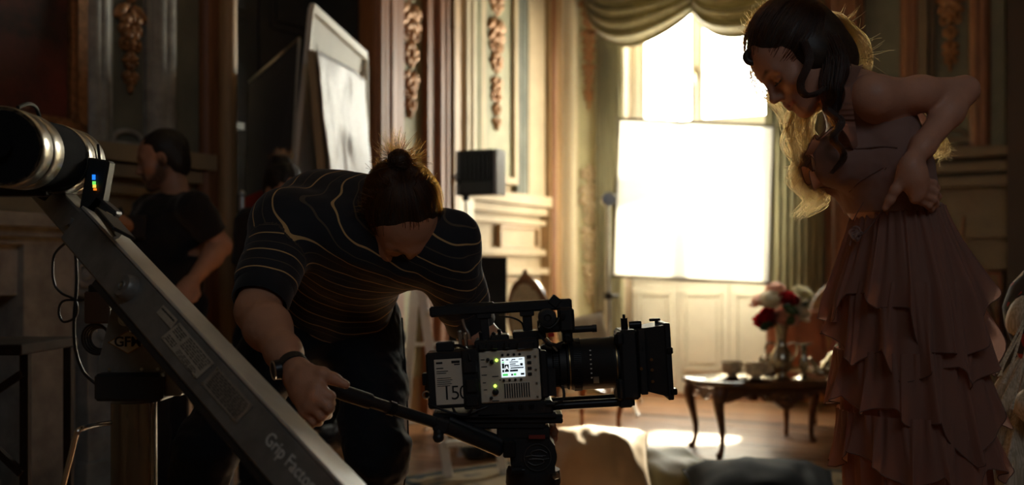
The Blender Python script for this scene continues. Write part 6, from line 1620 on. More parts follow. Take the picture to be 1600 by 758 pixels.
for i in range(60):
    a = i / 60 * math.pi * 1.25 - 0.45; st.append(bun + np.array([math.cos(a) * 0.02, 0.0, math.sin(a) * 0.022])); dr_.append((math.cos(a), -0.1, math.sin(a) + 0.35))
f1 = flyaway(st, dr_, 200, 0.06, 21, curl=1.6)
st, dr_ = [], []
for i in range(60):
    a = -0.5 + i / 60 * 2.9; p = hd_.T(0.083 * math.cos(a), 0.0 - 0.02, 0.05 + 0.092 * math.sin(a)); st.append(np.array(p)); dr_.append(tuple(hd_.R @ V(math.cos(a), -0.5, math.sin(a))))
f2 = flyaway(st, dr_, 340, 0.035, 22, curl=2.5)
pr = np.array(P(594, 276, 2.62)); f3 = flyaway([pr + np.array([0.012 * k, 0, -0.006 * k]) for k in range(6)], [(-0.5, 0, 0.8)] * 6, 90, 0.055, 23, curl=3.5)
link_mesh('loose_hair', strands(np.concatenate([f1, f2, f3]), 0.0005, 0.00028), M_hair_m, hm, sharp=0)
# beard: short strands along the jaw
r_ = np.random.default_rng(31); bs = []
for i in range(900):
    s_ = r_.choice([-1, 1]); t = r_.random()
    p = np.array([0.066, 0.0, -0.025]) * (1 - t) + np.array([0.012, 0.078, -0.105]) * t if r_.random() < 0.8 else np.array([r_.uniform(0, 0.024), 0.096, -0.051])
    p = p + r_.normal(size=3) * [0.006, 0.006, 0.011]; p[0] *= s_; d = p - np.array([0, 0.01, -0.03]); d /= np.linalg.norm(d); d = d + np.array([0, 0.1, -0.7]); d /= np.linalg.norm(d)
    l = r_.uniform(0.006, 0.018); bs.append([hd_.T(*(p + d * l * (q / 5 - 0.4))) for q in range(6)])
link_mesh('beard', strands(np.array(bs), 0.0005, 0.0002), M_hair_m, op, sharp=0)

# T-shirt
M_shirt = cloth_mat('striped_jersey', (0.022, 0.022, 0.026), stripe=True, sheen=0.15)
ax0, ax1 = pel, nkb; axd = (ax1 - ax0).normalized()
slR, slL = shR.lerp(elR, 0.66), shL.lerp(elL, 0.70)
v = Vol((-0.85, 2.35, 0.70), (0.08, 3.14, 1.36), 0.0046)
v.ell(pel + axd * 0.02, (0.165, 0.125, 0.125), None, 0.05).ell(abd + V(0, 0, -0.01), (0.155, 0.135, 0.128), None, 0.07).ell(rib + V(0, 0, -0.012), (0.168, 0.145, 0.142), None, 0.06).ell(upb, (0.142, 0.13, 0.122), None, 0.06)
v.cone(shR, shL, 0.078, 0.076, 0.06); v.cone(upb, nkb, 0.11, 0.085, 0.05)
v.cone(shR, slR, 0.078, 0.070, 0.04).cone(shL, slL, 0.077, 0.066, 0.04)
v.cone(rib, shL, 0.11, 0.075, 0.05)
v.half(pel - axd * 0.035, -axd, (-0.85, 2.6, 0.6), (0.0, 3.14, 1.1))
for a, b, r in ((slR, elR, 0.060), (slL, elL, 0.056)):
    d = (b - a).normalized(); v.half(a + d * 0.035, d, a - V(.11, .11, .11), a + V(.11, .11, .11)); v.cone(a + d * 0.0, b, r, r, 0.0, 'cut')
v.cone(nkb + V(0.02, -0.03, 0.01), hd_.c, 0.070, 0.070, 0.01, 'cut')
def along(p):
    dR, tR = seg_dist(p, shR, elR); dL, tL = seg_dist(p, shL, elL); dT, tT = seg_dist(p, pel, nkb)
    lenT = (nkb - pel).length; t = (p - np.array(pel)) @ np.array(axd) + 0.02 * vnoise(p * 7) + 0.006 * vnoise(p * 19)
    aR, aL = tR * (elR - shR).length, tL * (elL - shL).length
    wR = np.clip((0.085 - dR) / 0.02, 0, 1) * (tR > 0.12); wL = np.clip((0.085 - dL) / 0.02, 0, 1) * (tL > 0.12)
    return np.where(wR > 0.5, aR + 0.01 * vnoise(p * 9), np.where(wL > 0.5, aL + 0.01 * vnoise(p * 9), t))
def folds(p, n):
    dR, tR = seg_dist(p, shR, elR); dL, tL = seg_dist(p, shL, elL)
    q = p @ np.array(Matrix.Rotation(0.5, 3, 'Y'), np.float32)
    f = 0.010 * vnoise(q * np.array([5, 9, 22])) + 0.006 * vnoise(p * np.array([20, 14, 9]) + 5) + 0.002 * vnoise(p * 45)
    return f * (0.55 + 0.45 * vnoise(p * 4 + 9))
me = v.mesh('shirt', folds); fattr(me, 'along', along(coords(me))); sh_o = link_mesh('shirt', me, M_shirt, op, sharp=0)
for nm, a, d, r in (('sleeve_cuff', slR, (elR - slR).normalized(), 0.0655), ('sleeve_cuff', slL, (elL - slL).normalized(), 0.0615)):
    mb = MB(); mb.lathe(a + d * 0.012, [(r * 0.95, 0.0), (r * 1.02, 0.004), (r * 1.0, 0.052), (r * 0.95, 0.056), (r * 0.90, 0.05), (r * 0.90, 0.0)], d, 36, False); mb.build(nm, M_blackcloth, sh_o)
# trousers
M_jean = cloth_mat('black_denim', (0.008, 0.010, 0.014), sheen=0.05, rough=0.8)
v = Vol((-1.03, 2.52, 0.02), (-0.10, 3.14, 1.02), 0.006)
v.ell(pel, (0.170, 0.130, 0.135)).cone(hipR, kneR, 0.102, 0.074, 0.05).cone(hipL, kneL, 0.102, 0.074, 0.05).cone(kneR, ankR, 0.074, 0.058, 0.03).cone(kneL, ankL, 0.073, 0.058, 0.03)
v.half(V(0, 0, 0.055), (0, 0, -1), (-1.03, 2.5, 0.0), (-0.1, 3.14, 0.1)); v.half(pel + axd * 0.10, axd, (-0.85, 2.6, 0.7), (-0.1, 3.14, 1.1))
def tf(p, n): return 0.011 * vnoise(p * np.array([9, 9, 16])) + 0.007 * vnoise(p * np.array([14, 14, 40]) + 3) * np.exp(-((p[:, 2] - 0.62) / 0.2) ** 2) + 0.002 * vnoise(p * 60)
tr_o = link_mesh('trousers', v.mesh('trousers', tf), M_jean, op, sharp=0)
mb = MB(); mb.tube([hipL + V(0.10, -0.02, 0.02), hipL.lerp(kneL, 0.5) + V(0.092, -0.01, 0), kneL + V(0.078, 0, 0), kneL.lerp(ankL, 0.6) + V(0.07, 0, 0)], 0.0022, 6); mb.build('side_seam', M_jean, tr_o)
for b in (ankR, ankL):
    mb = MB(); mb.ell(b + V(0, -0.07, -0.045), (0.048, 0.135, 0.045)); mb.ell(b + V(0, 0, -0.02), (0.045, 0.055, 0.07)); mb.build('shoe', M_black, op)
# watch
wa = (wrR - elR).normalized(); wc_ = elR.lerp(wrR, 0.93); wu = V(-0.75, -0.6, -0.2); wu = (wu - wa * wu.dot(wa)).normalized()
wt = MB(); wt.lathe(wc_ - wa * 0.011, [(0.0295, 0), (0.032, 0.001), (0.032, 0.021), (0.0295, 0.022)], wa, 32, False); wo = wt.build('wristwatch', M_black, op)
mb = MB(); mb.cyl(wc_ + wu * 0.028, wc_ + wu * 0.042, 0.021, 0.019, 28); mb.build('watch_case', M_blackmetal, wo)
mb = MB(); mb.torus(wc_ + wu * 0.042, wu, 0.0185, 0.002, 28, 6); mb.build('watch_bezel', M_steel, wo)

# ================================================================== the actress
wm = thing('person', 'woman in a tiered dusty pink ruffled dress looking down with one hand on her hip', 'person', V(P(1430, 700, 2.57).x, 2.57, 0))
WD = 2.57
hw = Head(P(1244, 93, 2.56), (-0.69, -0.09, -0.70), (-0.70, -0.04, 0.70), 0.965)
nb = P(1330, 152, 2.58); ribw = P(1366, 222, 2.58); wst = P(1396, 326, 2.58); hipw = P(1408, 395, 2.58)
sN, sF = P(1364, 152, 2.44), P(1338, 160, 2.72)
eN, wN = P(1507, 141, 2.53), P(1421, 258, 2.405)
eF, wF = P(1430, 230, 2.84), P(1420, 300, 2.74)
v = Vol((0.55, 2.26, -0.005), (1.14, 2.96, 1.66), 0.003)
tR_ = rot_to(z=nb - wst)
v.ell(ribw, (0.098, 0.125, 0.15), Matrix.Rotation(math.radians(-20), 3, 'Y')).ell(wst, (0.088, 0.112, 0.09), None, 0.07).ell(hipw, (0.086, 0.115, 0.10), None, 0.04)
v.ell(ribw.lerp(wst, 0.5), (0.09, 0.112, 0.12), None, 0.05).cone(sN, sF, 0.05, 0.05, 0.05)
for y in (2.515, 2.645): v.ell(V(P(1307, 252, WD).x, y, P(1307, 252, WD).z), (0.060, 0.058, 0.060), None, 0.04)
v.cone(nb + V(0.02, 0, -0.02), hw.T(0, -0.030, -0.045), 0.052, 0.046, 0.03).ell(nb, (0.06, 0.09, 0.05), None, 0.04)
v.chain([sN, sN.lerp(eN, 0.5), eN], [0.043, 0.037, 0.030], 0.025); v.chain([eN, eN.lerp(wN, 0.3), eN.lerp(wN, 0.75), wN], [0.030, 0.033, 0.025, 0.020], 0.02)
v.chain([sF, eF], [0.044, 0.034], 0.03); v.chain([eF, wF], [0.034, 0.022], 0.02)
for y in (2.525, 2.635):
    h0, kk, an = V(hipw.x, y, hipw.z), V(hipw.x + 0.03, y, 0.50), V(hipw.x + 0.06, y, 0.08)
    v.cone(h0, kk, 0.072, 0.052, 0.04).cone(kk, an, 0.05, 0.034, 0.02).chain([an - V(0, 0, 0.03), an + V(-0.12, 0, -0.05), an + V(-0.17, 0, -0.058)], [0.032, 0.026, 0.018], 0.02)
hw.add(v, True)
hand(v, wN, [Q(1441, 280, 2.412), Q(1440, 291, 2.406), Q(1436, 302, 2.406), Q(1429, 311, 2.410)], [Q(1458, 287, 2.435), Q(1460, 300, 2.430), Q(1458, 312, 2.430), Q(1451, 321, 2.432)],
     [Q(1463, 294, 2.455), Q(1465, 307, 2.452), Q(1462, 319, 2.450), Q(1455, 327, 2.450)], [Q(1462, 299, 2.475), Q(1463, 312, 2.474), Q(1460, 323, 2.470), Q(1453, 330, 2.468)],
     [Q(1412, 276, 2.408), Q(1399, 297, 2.412), Q(1391, 312, 2.420), Q(1383, 325, 2.428)], 0.0080, 0.0092)
hand(v, wF, [wF + V(0.02, 0.01 * k, -0.04 - 0.006 * k) for k in range(4)], [wF + V(0.04, 0.0 + 0.01 * k, -0.055 - 0.008 * k) for k in range(4)], [wF + V(0.05, -0.01 + 0.01 * k, -0.06 - 0.01 * k) for k in range(4)], [wF + V(0.055, -0.02 + 0.01 * k, -0.06 - 0.012 * k) for k in range(4)],
     [wF + V(-0.01, -0.01, -0.02), wF + V(-0.025, -0.015, -0.04), wF + V(-0.03, -0.02, -0.06), wF + V(-0.035, -0.02, -0.075)], 0.008)
me = v.mesh('body', lambda p, n: 0.0003 * vnoise(p * 90))
hw.paint(me, (0.56, 0.285, 0.19), (0.42, 0.12, 0.10), (0.07, 0.04, 0.025), None, (0.30, 0.15, 0.10))
link_mesh('body', me, M_skin, wm, sharp=0)
# eyelashes on the near eye and the far one
for x in (-1, 1):
    mb = MB()
    for j in range(15):
        a = (j / 14 - 0.5); p = hw.T(x * (0.032 + 0.026 * a), 0.0865 - 0.030 * abs(a) ** 2, -0.006 + 0.004 * abs(a))
        mb.tube([p, p + hw.R @ V(x * 0.003 * a, 0.006, -0.002), p + hw.R @ V(x * 0.006 * a, 0.010, -0.0008)], [0.0007, 0.0005, 0.0002], 4)
    mb.build('eyelashes', mat('lash_black', (0.01, 0.008, 0.007), 0.5), wm)['kind'] = 'stuff'
# hair
def wx(v, e): e((0, -0.085, 0.05), (0.055, 0.050, 0.06), 0.03); e((0, -0.085, -0.01), (0.060, 0.05, 0.07), 0.03); e((0.06, -0.02, -0.01), (0.028, 0.045, 0.05), 0.02); e((-0.06, -0.02, -0.01), (0.028, 0.045, 0.05), 0.02); e((0.0, -0.085, -0.07), (0.045, 0.04, 0.05), 0.03)
hw_o = cap_hair('hair', hw, wm, M_hair_cap, -0.004, wx, k=0.995, side=(0.092, 0.062, -0.085), rough=0.4, cutx=0.060)
wv = [scalp_strands(hw, 1500, (0, -0.115, 0.075), 14, 0.005, 0.010, wave=0.012)]
link_mesh('combed_hair', strands(wv[0], 0.00042, 0.0003), M_hair_shaded, hw_o, sharp=0)
rt = P(1286, 120, 2.60)
L1 = lock([P(1300, 110, 2.62), P(1292, 150, 2.66), P(1252, 180, 2.64), P(1243, 215, 2.66), P(1268, 250, 2.64), P(1252, 285, 2.66), P(1276, 312, 2.64), P(1254, 337, 2.66)], 260, 46, (0.016, 0.038, 0.016), 41, 0.012, 2.7, 0.72, 0.10)
L2 = lock([P(1296, 118, 2.50), P(1300, 150, 2.46), P(1293, 170, 2.43), P(1313, 190, 2.42), P(1302, 216, 2.42), P(1319, 243, 2.42), P(1298, 272, 2.43)], 190, 40, (0.010, 0.008, 0.004), 42, 0.003, 2.0, 0.85)
L3 = lock([P(1272, 30, 2.56), P(1305, 40, 2.58), P(1330, 68, 2.60), P(1340, 100, 2.62), P(1328, 128, 2.64)], 420, 26, (0.022, 0.036, 0.026), 43, 0.005, 1.5, 0.7)
L4 = lock([P(1330, 110, 2.70), P(1400, 160, 2.84), P(1450, 205, 2.86), P(1470, 232, 2.84), P(1463, 246, 2.84)], 170, 30, (0.02, 0.022, 0.016), 44, 0.006, 3.0, 0.75)
L5 = lock([P(1181, 92, 2.60), P(1178, 118, 2.62), P(1194, 146, 2.63), P(1218, 172, 2.63), P(1228, 200, 2.64)], 70, 26, (0.006, 0.014, 0.012), 45, 0.004, 1.5, 0.6)
L6 = lock([P(1256, 66, 2.475), P(1264, 95, 2.462), P(1252, 130, 2.466), P(1258, 148, 2.465), P(1276, 146, 2.468), P(1290, 134, 2.475)], 130, 26, (0.010, 0.008, 0.005), 46, 0.002, 1.2, 0.8)
L7 = lock([P(1290, 62, 2.52), P(1304, 98, 2.50), P(1302, 135, 2.49), P(1304, 168, 2.48), P(1312, 200, 2.46)], 480, 24, (0.030, 0.030, 0.010), 47, 0.003, 1.2, 0.6)
link_mesh('long_curls', strands(np.concatenate([L1]), 0.00055, 0.0003), M_hair_w, hw_o, sharp=0)
link_mesh('side_curl', strands(L2, 0.0005, 0.0003), M_hair_shaded, hw_o, sharp=0); link_mesh('temple_lock', strands(L6, 0.00045, 0.0003), M_hair_shaded, hw_o, sharp=0)
link_mesh('back_hair', strands(L3, 0.00042, 0.0003), M_hair_w, hw_o, sharp=0); link_mesh('hair_ends', strands(L4, 0.0004, 0.00025), M_hair_w, hw_o, sharp=0)
link_mesh('face_wisps', strands(L5, 0.00035, 0.0002), M_hair_w, hw_o, sharp=0); link_mesh('nape_hair', strands(L7, 0.0006, 0.0004), M_hair_shaded, hw_o, sharp=0)
st, dr_ = [], []
for i in range(80):
    a = 0.15 + i / 80 * 2.9; p = hw.T(0.0, -0.02 + 0.105 * math.cos(a), 0.05 + 0.092 * math.sin(a)); st.append(np.array(p)); dr_.append(tuple(hw.R @ V(0, math.cos(a) - 0.8, math.sin(a))))
f1 = flyaway(st, dr_, 200, 0.035, 51, curl=3.0)
f2 = flyaway([np.array(P(x, y, 2.6)) for x, y in ((1310, 42), (1330, 66), (1342, 90))], [(0.8, 0, 0.1)] * 3, 70, 0.09, 52, 14, 1.5)
f3 = flyaway([np.array(P(x, y, 2.64)) for x, y in ((1245, 215), (1250, 255), (1256, 325), (1240, 190))], [(-0.6, 0, -0.7)] * 4, 60, 0.05, 53, 14, 3.0)
f4 = flyaway([np.array(P(1472, 232, 2.84))] * 2, [(0.6, 0, -0.5)] * 2, 40, 0.05, 54, 12, 2.0)
link_mesh('loose_hair', strands(np.concatenate([f1]), 0.00032, 0.0002), M_hair_w, hw_o, sharp=0); link_mesh('loose_hair', strands(np.concatenate([f2, f3]), 0.00032, 0.0002), M_hair_w, hw_o, sharp=0); link_mesh('loose_hair', strands(f4, 0.00032, 0.0002), M_hair_w, hw_o, sharp=0)
mb = MB(); c = P(1171, 89, 2.545); mb.torus(c + V(0.005, 0, 0), (0.1, 1, 0.1), 0.0125, 0.0085, 28, 12); mb.build('hair_loop', M_hair_cap, hw_o)
mb = MB(); mb.ell(P(1280, 30, 2.55), (0.018, 0.03, 0.008), Matrix.Rotation(0.35, 3, 'Y')); mb.tube([P(1266, 26, 2.52), P(1294, 36, 2.52)], 0.0035, 8); mb.build('hair_clip', mat('pearl_clip', (0.75, 0.72, 0.66), 0.25), hw_o)

# dress: bodice as a close second skin
M_pink = cloth_mat('dusty_pink_chiffon', (0.43, 0.245, 0.19), 0.52, 0.8, 0.2, 900)
M_pink2 = cloth_mat('dusty_pink_bodice', (0.36, 0.215, 0.175), 0.25, 0.8, 0.2, 700)
M_hem = mat('hem_thread', (0.16, 0.08, 0.06), 0.8)
dress = None
v = Vol((0.62, 2.30, 1.02), (1.08, 2.86, 1.50), 0.0036)
v.ell(ribw, (0.107, 0.134, 0.152), Matrix.Rotation(math.radians(-20), 3, 'Y')).ell(wst, (0.097, 0.121, 0.095), None, 0.07).ell(ribw.lerp(wst, 0.5), (0.099, 0.121, 0.12), None, 0.05).cone(sN + V(-0.01, 0.02, 0), sF + V(0, -0.02, 0), 0.052, 0.052, 0.05)
for y in (2.51, 2.65): v.ell(V(P(1305, 254, WD).x, y, P(1305, 254, WD).z), (0.068, 0.066, 0.067), None, 0.04)
v.half(wst - V(0, 0, 0.012), (0, 0, -1), (0.62, 2.3, 1.0), (1.08, 2.86, 1.2))
v.ell(P(1278, 172, 2.58), (0.075, 0.085, 0.07), None, 0.015, 'cut')       # neckline
v.cone(sN + V(0.03, -0.03, 0.0), eN, 0.052, 0.05, 0.008, 'cut')         # armhole
v.cone(nb + V(-0.01, 0, 0.02), hw.c, 0.058, 0.058, 0.012, 'cut')
def bf(p, n): return 0.004 * vnoise(p * np.array([14, 14, 30])) + 0.003 * vnoise(p * np.array([30, 30, 12]) + 7) + 0.0012 * vnoise(p * 70)
bod = link_mesh('bodice', v.mesh('bodice', bf), M_pink2, wm, sharp=0)
def seam(pts, r=0.0018, m=None): mb = MB(); mb.tube(bez(pts, 30), r, 6); mb.build('seam', m or M_hem, bod)
def onb(x, y):  # point on the near side of the bodice
    o = V(0, 0, CAMZ); ray = V((x - 800) / F, 1, (HZ - y) / F).normalized(); hit, loc, *_ = bod.ray_cast(o - org(bod), ray)
    return (loc + org(bod) - ray * 0.001) if hit else P(x, y, 2.47)
seam([onb(1318, 232), onb(1345, 232), onb(1378, 229), onb(1402, 231)]); seam([onb(1327, 300), onb(1345, 283), onb(1380, 262)], 0.0014); seam([onb(1333, 345), onb(1348, 318), onb(1385, 262)], 0.0012)
seam([onb(1340, 368), onb(1352, 362), onb(1372, 338), onb(1384, 322)], 0.0016)
def ruffle(name, path, out, width, waves, amp, seed, m=M_pink, parent=None, hem=True, n=90):
    """gathered strip along a path: one edge sewn, the other rippling"""
    g = bez(path, n); r = random.Random(seed); ph = r.uniform(0, 6.28)
    outs = bez(out, n)
    def fn(u, v_):
        i = min(int(u * (n - 1)), n - 1); p = g[i]; t = (g[min(i + 1, n - 1)] - g[max(i - 1, 0)]).normalized(); o = outs[i]; nrm = t.cross(o).normalized() if t.cross(o).length > 1e-4 else V(0, -1, 0)
        w_ = width * (0.8 + 0.3 * math.sin(u * waves * 3.1 + ph)) * min(1, 6 * min(u, 1 - u) + 0.25)
        return p + o * (w_ * v_) + nrm * (amp * v_ * math.sin(u * waves * 6.28 + ph)) + t * (amp * 0.5 * v_ * math.cos(u * waves * 6.28 + ph))
    mb = MB(); mb.grid(fn, n, 9); o_ = mb.build(name, m, parent or wm, sharp=0)
    if hem: mb = MB(); mb.tube([fn(i / (n - 1), 1.0) for i in range(n)], 0.0011, 5, cap=False); mb.build('hem_edge', M_hem, o_)
    return o_
yv = V(0, -0.6, 0)
ruffle('shoulder_ruffle', [P(1350, 100, 2.50), P(1339, 122, 2.445), P(1333, 160, 2.43), P(1338, 205, 2.44), P(1342, 238, 2.455)], [V(-0.8, -0.5, 0.1), V(-0.9, -0.5, 0), V(-0.95, -0.4, 0), V(-0.9, -0.4, 0.0), V(-0.8, -0.5, 0)], 0.042, 3, 0.010, 3)
ruffle('shoulder_ruffle', [P(1322, 128, 2.60), P(1318, 160, 2.66), P(1310, 200, 2.68), P(1298, 236, 2.66)], [V(-0.7, 0.3, 0.1)] * 4, 0.05, 4, 0.012, 4)
ruffle('front_ruffle', [P(1302, 205, 2.53), P(1290, 225, 2.51), P(1284, 250, 2.51), P(1288, 275, 2.52), P(1298, 292, 2.54)], [V(-1, -0.1, 0.2), V(-1, -0.1, 0), V(-1, -0.1, -0.1), V(-0.9, 0, -0.3), V(-0.6, 0, -0.7)], 0.038, 4, 0.014, 5)
ruffle('front_ruffle', [P(1304, 212, 2.62), P(1288, 232, 2.63), P(1280, 258, 2.62), P(1287, 285, 2.60)], [V(-1, 0, 0.25), V(-1, 0, 0), V(-1, 0, -0.2), V(-0.8, 0, -0.5)], 0.042, 4, 0.014, 6)
ruffle('back_ruffle', [P(1398, 164, 2.62), P(1420, 172, 2.66), P(1432, 196, 2.68), P(1420, 224, 2.68), P(1408, 240, 2.66)], [V(0.5, 0, 0.5), V(0.8, 0, 0.2), V(0.9, 0, 0), V(0.7, 0, -0.3), V(0.5, 0, -0.5)], 0.036, 4, 0.012, 7)
mb = MB(); c = P(1336, 366, 2.50)
for k in range(5): a = k * 1.3; mb.torus(c + V(0.006 * math.cos(a), -0.004 * k * 0.5, 0.008 * math.sin(a)), (math.sin(a), 1, math.cos(a)), 0.009, 0.0032, 14, 6)
mb.tube(bez([c, c + V(-0.010, -0.005, -0.012), c + V(-0.013, -0.002, -0.026)], 8), 0.0022, 6); mb.build('waist_knot', M_pink2, wm)

# skirt: pleated under-skirt and four handkerchief tiers
def cx_(z):   # axis of the skirt
    t = (wst.z - z) / wst.z; return V(wst.x + 0.010 + 0.075 * min(1, max(0, t)), 2.58, z)
def rad(z, th):
    t = max(0, (wst.z - z)); rx = 0.093 + 0.27 * t; ry = 0.117 + 0.27 * t
    return min(rx, 0.150 + 0.035 * max(0, t - 0.2)), min(ry, 0.168 + 0.035 * max(0, t - 0.2))
py2z = lambda py: CAMZ + (HZ - py) * (2.58) / F
def tier(name, ztop, hemtab, flare, nfold, amp, seed, m=M_pink, inset=0.0):
    r = random.Random(seed); ph = [r.uniform(0, 6.28) for _ in range(6)]
    ths = np.array([a for a, _ in hemtab] + [hemtab[0][0] + 360]); hz_ = np.array([p for _, p in hemtab] + [hemtab[0][1]]); fl = flare
    nu, nv = 220, 26
    def fn(u, v_):
        deg = (u * 360 + hemtab[0][0]); th = math.radians(deg); zh = py2z(float(np.interp(deg, ths, hz_))) + 0.004 * math.sin(9 * th + ph[0])
        z = ztop + (zh - ztop) * v_
        rx, ry = rad(z, th); L_ = ztop - zh
        bias = (0.35 + 0.65 * math.cos(th) ** 2) * (1.7 if math.cos(th) > 0 else 1.0)
        f = fl * (v_ ** 1.5) * bias * (0.6 + 0.7 * (0.5 + 0.5 * math.sin(nfold * th + ph[1] + 1.57)))
        w_ = amp * (v_ ** 0.9) * (math.sin(nfold * th + ph[1]) + 0.45 * math.sin(round(nfold * 1.7) * th + ph[2] + 2 * v_)) + 0.004 * (1 - 0.5 * v_) * math.sin(38 * th + ph[3] + 1.5 * v_) + 0.0025 * math.sin(61 * th + ph[4]) * (1 - v_)
        tw = amp * 0.9 * v_ * math.cos(nfold * th + ph[1])
        c = cx_(z); rr = 0.004 + inset + f + w_
        return V(c.x + (rx + rr) * math.cos(th) - tw * math.sin(th), c.y + (ry + rr) * math.sin(th) + tw * math.cos(th), z)
    mb = MB(); mb.grid(fn, nu, nv, True); o_ = mb.build(name, m, wm, sharp=0)
    mb = MB(); mb.tube([fn(i / nu, 1.0) for i in range(nu + 1)], 0.0012, 5, cap=False); mb.build('hem_edge', M_hem, o_)
    return o_
flat = lambda py: [(180, py), (270, py)]
tier('underskirt', py2z(336), flat(1085), 0.0, 17, 0.016, 3, inset=-0.012)
tier('skirt_tier', py2z(640), [(180, 728), (200, 700), (222, 712), (245, 752), (265, 720), (285, 765), (310, 715), (335, 745), (350, 705), (370, 720), (450, 735)], 0.016, 15, 0.013, 8)
tier('skirt_tier', py2z(545), [(180, 632), (196, 612), (212, 640), (235, 622), (252, 655), (270, 640), (288, 708), (305, 690), (322, 625), (338, 668), (352, 640), (372, 615), (450, 640)], 0.022, 14, 0.014, 6)
tier('skirt_tier', py2z(440), [(180, 520), (195, 548), (212, 565), (228, 540), (246, 585), (262, 575), (282, 560), (300, 600), (318, 560), (335, 585), (352, 492), (368, 500), (450, 540)], 0.022, 13, 0.014, 5)
tier('skirt_tier', py2z(322), [(180, 502), (193, 500), (206, 460), (216, 454), (232, 480), (250, 478), (264, 540), (280, 545), (296, 545), (312, 512), (328, 470), (344, 425), (358, 422), (375, 450), (450, 470)], 0.026, 13, 0.013, 4)
mb = MB(); mb.tube([cx_(wst.z + 0.012) + V(0.095 * math.cos(a), 0.119 * math.sin(a), 0.010 * math.sin(a * 2)) for a in np.linspace(0, 6.283, 49)], 0.0045, 8, cap=False); mb.build('waistband', M_pink2, wm)

# ================================================================== crew in the background
def crew(name_label, J, head, shirt_m, pants_m, skin, hairfn, h=0.0055, box=None):
    t = thing('person', name_label, 'person', V(J['pel'].x, J['pel'].y, 0)); lo, hi = box
    v = Vol(lo, hi, h)
    v.ell(J['pel'], (0.16, 0.12, 0.12)).ell(J['chest'], (0.16, 0.12, 0.19), None, 0.06).cone(J['pel'], J['chest'], 0.125, 0.135, 0.06).cone(J['s1'], J['s2'], 0.06, 0.06, 0.05)
    for s_, e_, w_ in (('s1', 'e1', 'w1'), ('s2', 'e2', 'w2')):
        v.chain([J[s_], J[e_], J[e_].lerp(J[w_], 0.3), J[w_]], [0.056, 0.044, 0.045, 0.028], 0.025)
        d = (J[w_] - J[e_]).normalized(); b = J[w_] + d * 0.08; o = d.cross(V(0, 1, 0)).normalized()
        hand(v, J[w_], [b + o * (0.030 - 0.02 * i) for i in range(4)], [b + d * 0.035 + o * (0.030 - 0.02 * i) + V(0, -0.012, 0) for i in range(4)], [b + d * 0.052 + o * (0.028 - 0.019 * i) + V(0, -0.028, 0) for i in range(4)], [b + d * 0.060 + o * (0.026 - 0.018 * i) + V(0, -0.045, 0) for i in range(4)],
             [J[w_] + o * 0.03 + d * 0.02, J[w_] + o * 0.05 + d * 0.04, J[w_] + o * 0.055 + d * 0.065, J[w_] + o * 0.05 + d * 0.085], 0.010, 0.011)
    for s_ in (-1, 1):
        hp = J['pel'] + V(s_ * 0.085 * J.get('hw', 1), 0.05 * s_, -0.04); kn = V(hp.x, hp.y - 0.02, 0.49); an = V(hp.x, hp.y, 0.09)
        v.cone(hp, kn, 0.085, 0.058, 0.04).cone(kn, an, 0.056, 0.038, 0.02).chain([an - V(0, 0, .03), an + J['toe'] * 0.16 - V(0, 0, 0.05)], [0.036, 0.026], 0.02)
    v.cone(J['neck'], head.T(0, -0.02, -0.05), 0.058, 0.055, 0.03); head.add(v)
    me = v.mesh('body'); head.paint(me, skin, [q * 0.7 for q in skin], (0.02, 0.014, 0.01), (0.05, 0.035, 0.025) if J.get('beard') else None); link_mesh('body', me, M_skin, t, sharp=0)
    v = Vol(lo, hi, h)
    v.ell(J['chest'], (0.172, 0.132, 0.20), None, 0.06).cone(J['pel'] + V(0, 0, 0.02), J['chest'], 0.145, 0.15, 0.06).cone(J['s1'], J['s2'], 0.07, 0.07, 0.05)
    for s_, e_ in (('s1', 'e1'), ('s2', 'e2')):
        a = J[s_].lerp(J[e_], 0.62); d = (J[e_] - J[s_]).normalized(); v.cone(J[s_], a, 0.07, 0.066, 0.03); v.half(a + d * 0.02, d, a - V(.1, .1, .1), a + V(.1, .1, .1))
    v.half(J['pel'] - V(0, 0, 0.08), (0, 0, -1), lo, (hi[0], hi[1], J['pel'].z)); v.cone(J['neck'] + V(0, 0, 0.03), head.c, 0.065, 0.065, 0.01, 'cut')
    link_mesh('shirt', v.mesh('shirt', lambda p, n: 0.008 * vnoise(p * np.array([9, 9, 20])) + 0.004 * vnoise(p * 30)), shirt_m, t, sharp=0)
    v = Vol(lo, hi, h); v.ell(J['pel'], (0.172, 0.135, 0.13))
    for s_ in (-1, 1):
        hp = J['pel'] + V(s_ * 0.085 * J.get('hw', 1), 0.05 * s_, -0.04); kn = V(hp.x, hp.y - 0.02, 0.49); an = V(hp.x, hp.y, 0.09); v.cone(hp, kn, 0.10, 0.076, 0.04).cone(kn, an, 0.074, 0.06, 0.02)
    v.half(V(0, 0, 0.06), (0, 0, -1), lo, (hi[0], hi[1], 0.2)); link_mesh('trousers', v.mesh('trousers', lambda p, n: 0.009 * vnoise(p * np.array([9, 9, 16]))), pants_m, t, sharp=0)
    for s_ in (-1, 1):
        hp = J['pel'] + V(s_ * 0.085 * J.get('hw', 1), 0.05 * s_, 0); mb = MB(); an = V(hp.x, hp.y, 0.05); mb.ell(an + J['toe'] * 0.07, (0.06 + 0.08 * abs(J['toe'].x), 0.06 + 0.08 * abs(J['toe'].y), 0.048)); mb.build('shoe', M_black, t)
    hairfn(t, head); return t
M_tee = cloth_mat('black_cotton', (0.010, 0.011, 0.014), sheen=0.15); M_tee2 = cloth_mat('dark_cotton', (0.014, 0.014, 0.016), sheen=0.15)
D = 4.75
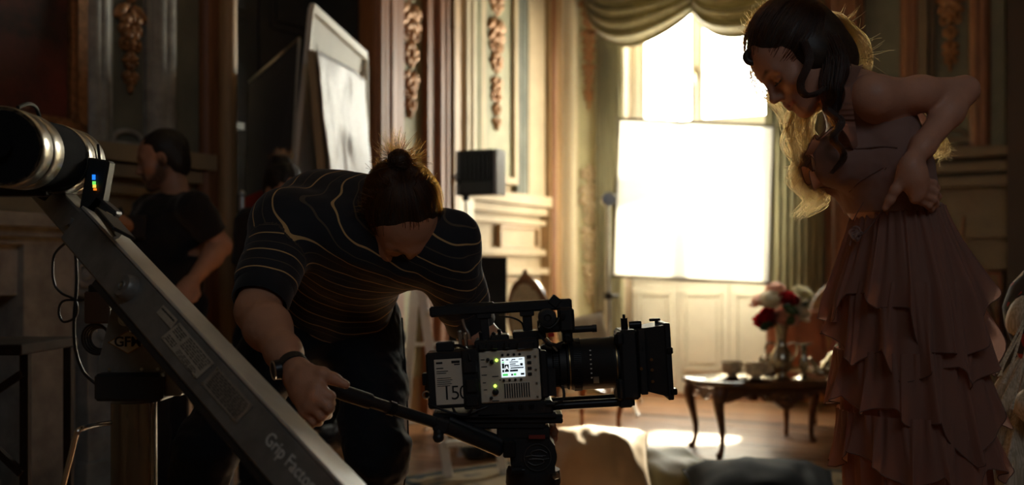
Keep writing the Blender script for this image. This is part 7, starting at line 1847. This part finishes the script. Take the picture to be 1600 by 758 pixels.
J = dict(pel=P(262, 478, D), chest=P(264, 372, D), neck=P(276, 300, D), s1=P(306, 326, 4.62), s2=P(236, 328, 4.95), e1=P(345, 384, 4.66), w1=P(300, 440, 4.52), e2=P(210, 372, 4.8), w2=P(196, 352, 4.55), toe=V(-1, -0.2, 0), beard=True, hw=0.5)
hc = Head(P(254, 252, D), (-0.93, -0.20, -0.22), (-0.18, 0, 0.98), 1.0)
def short_hair(t, head): cap_hair('hair', head, t, M_hair_blk, 0.006, None, 0.005, 0.99)
c1 = crew('bearded man in a black T-shirt standing hand on hip behind the crane', J, hc, M_tee, M_jean, (0.44, 0.24, 0.16), short_hair, box=((-2.05, 4.25, -0.01), (-1.05, 5.2, 1.66)))
mb = MB(); c = P(212, 355, 4.6)
mb.box(c, (0.05, 0.03, 0.05), ch=0.01); mb.cyl(c + V(-0.04, -0.02, 0.02), c + V(-0.06, -0.03, 0.08), 0.012); tag(mb.build('walkie_pouch', M_black), 'small black pouch with a stub held by the bearded crew man', 'pouch')
D = 4.95
J = dict(pel=P(430, 520, D), chest=P(425, 405, D), neck=P(436, 334, D), s1=P(392, 350, 4.85), s2=P(476, 352, 5.1), e1=P(388, 440, 4.9), w1=P(420, 500, 4.75), e2=P(490, 440, 5.1), w2=P(470, 505, 4.85), toe=V(0.5, -0.85, 0))
hc2 = Head(P(444, 300, D), (0.62, -0.66, -0.42), (0.15, -0.30, 0.94), 0.97)
def bun_hair(t, head):
    def ex(v, e): e((0, -0.062, 0.128), (0.044, 0.042, 0.034), 0.012)
    ho = cap_hair('hair', head, t, M_hair_blk, 0.004, ex, 0.005, 1.02)
    c = np.array(head.T(0, -0.062, 0.128)); st = [c + np.array([0.03 * math.cos(a), 0, 0.03 * math.sin(a)]) for a in np.linspace(0, 3.1, 12)]
    link_mesh('loose_hair', strands(flyaway(st, [tuple((s - c) / np.linalg.norm(s - c)) for s in st], 120, 0.045, 61, curl=5), 0.0009, 0.0005), M_hair_k, ho, sharp=0)
c2 = crew('dark-haired crew member with a curly top bun half hidden behind the bending operator', J, hc2, M_tee2, M_jean, (0.42, 0.24, 0.16), bun_hair, box=((-1.45, 4.5, -0.01), (-0.75, 5.4, 1.58)))
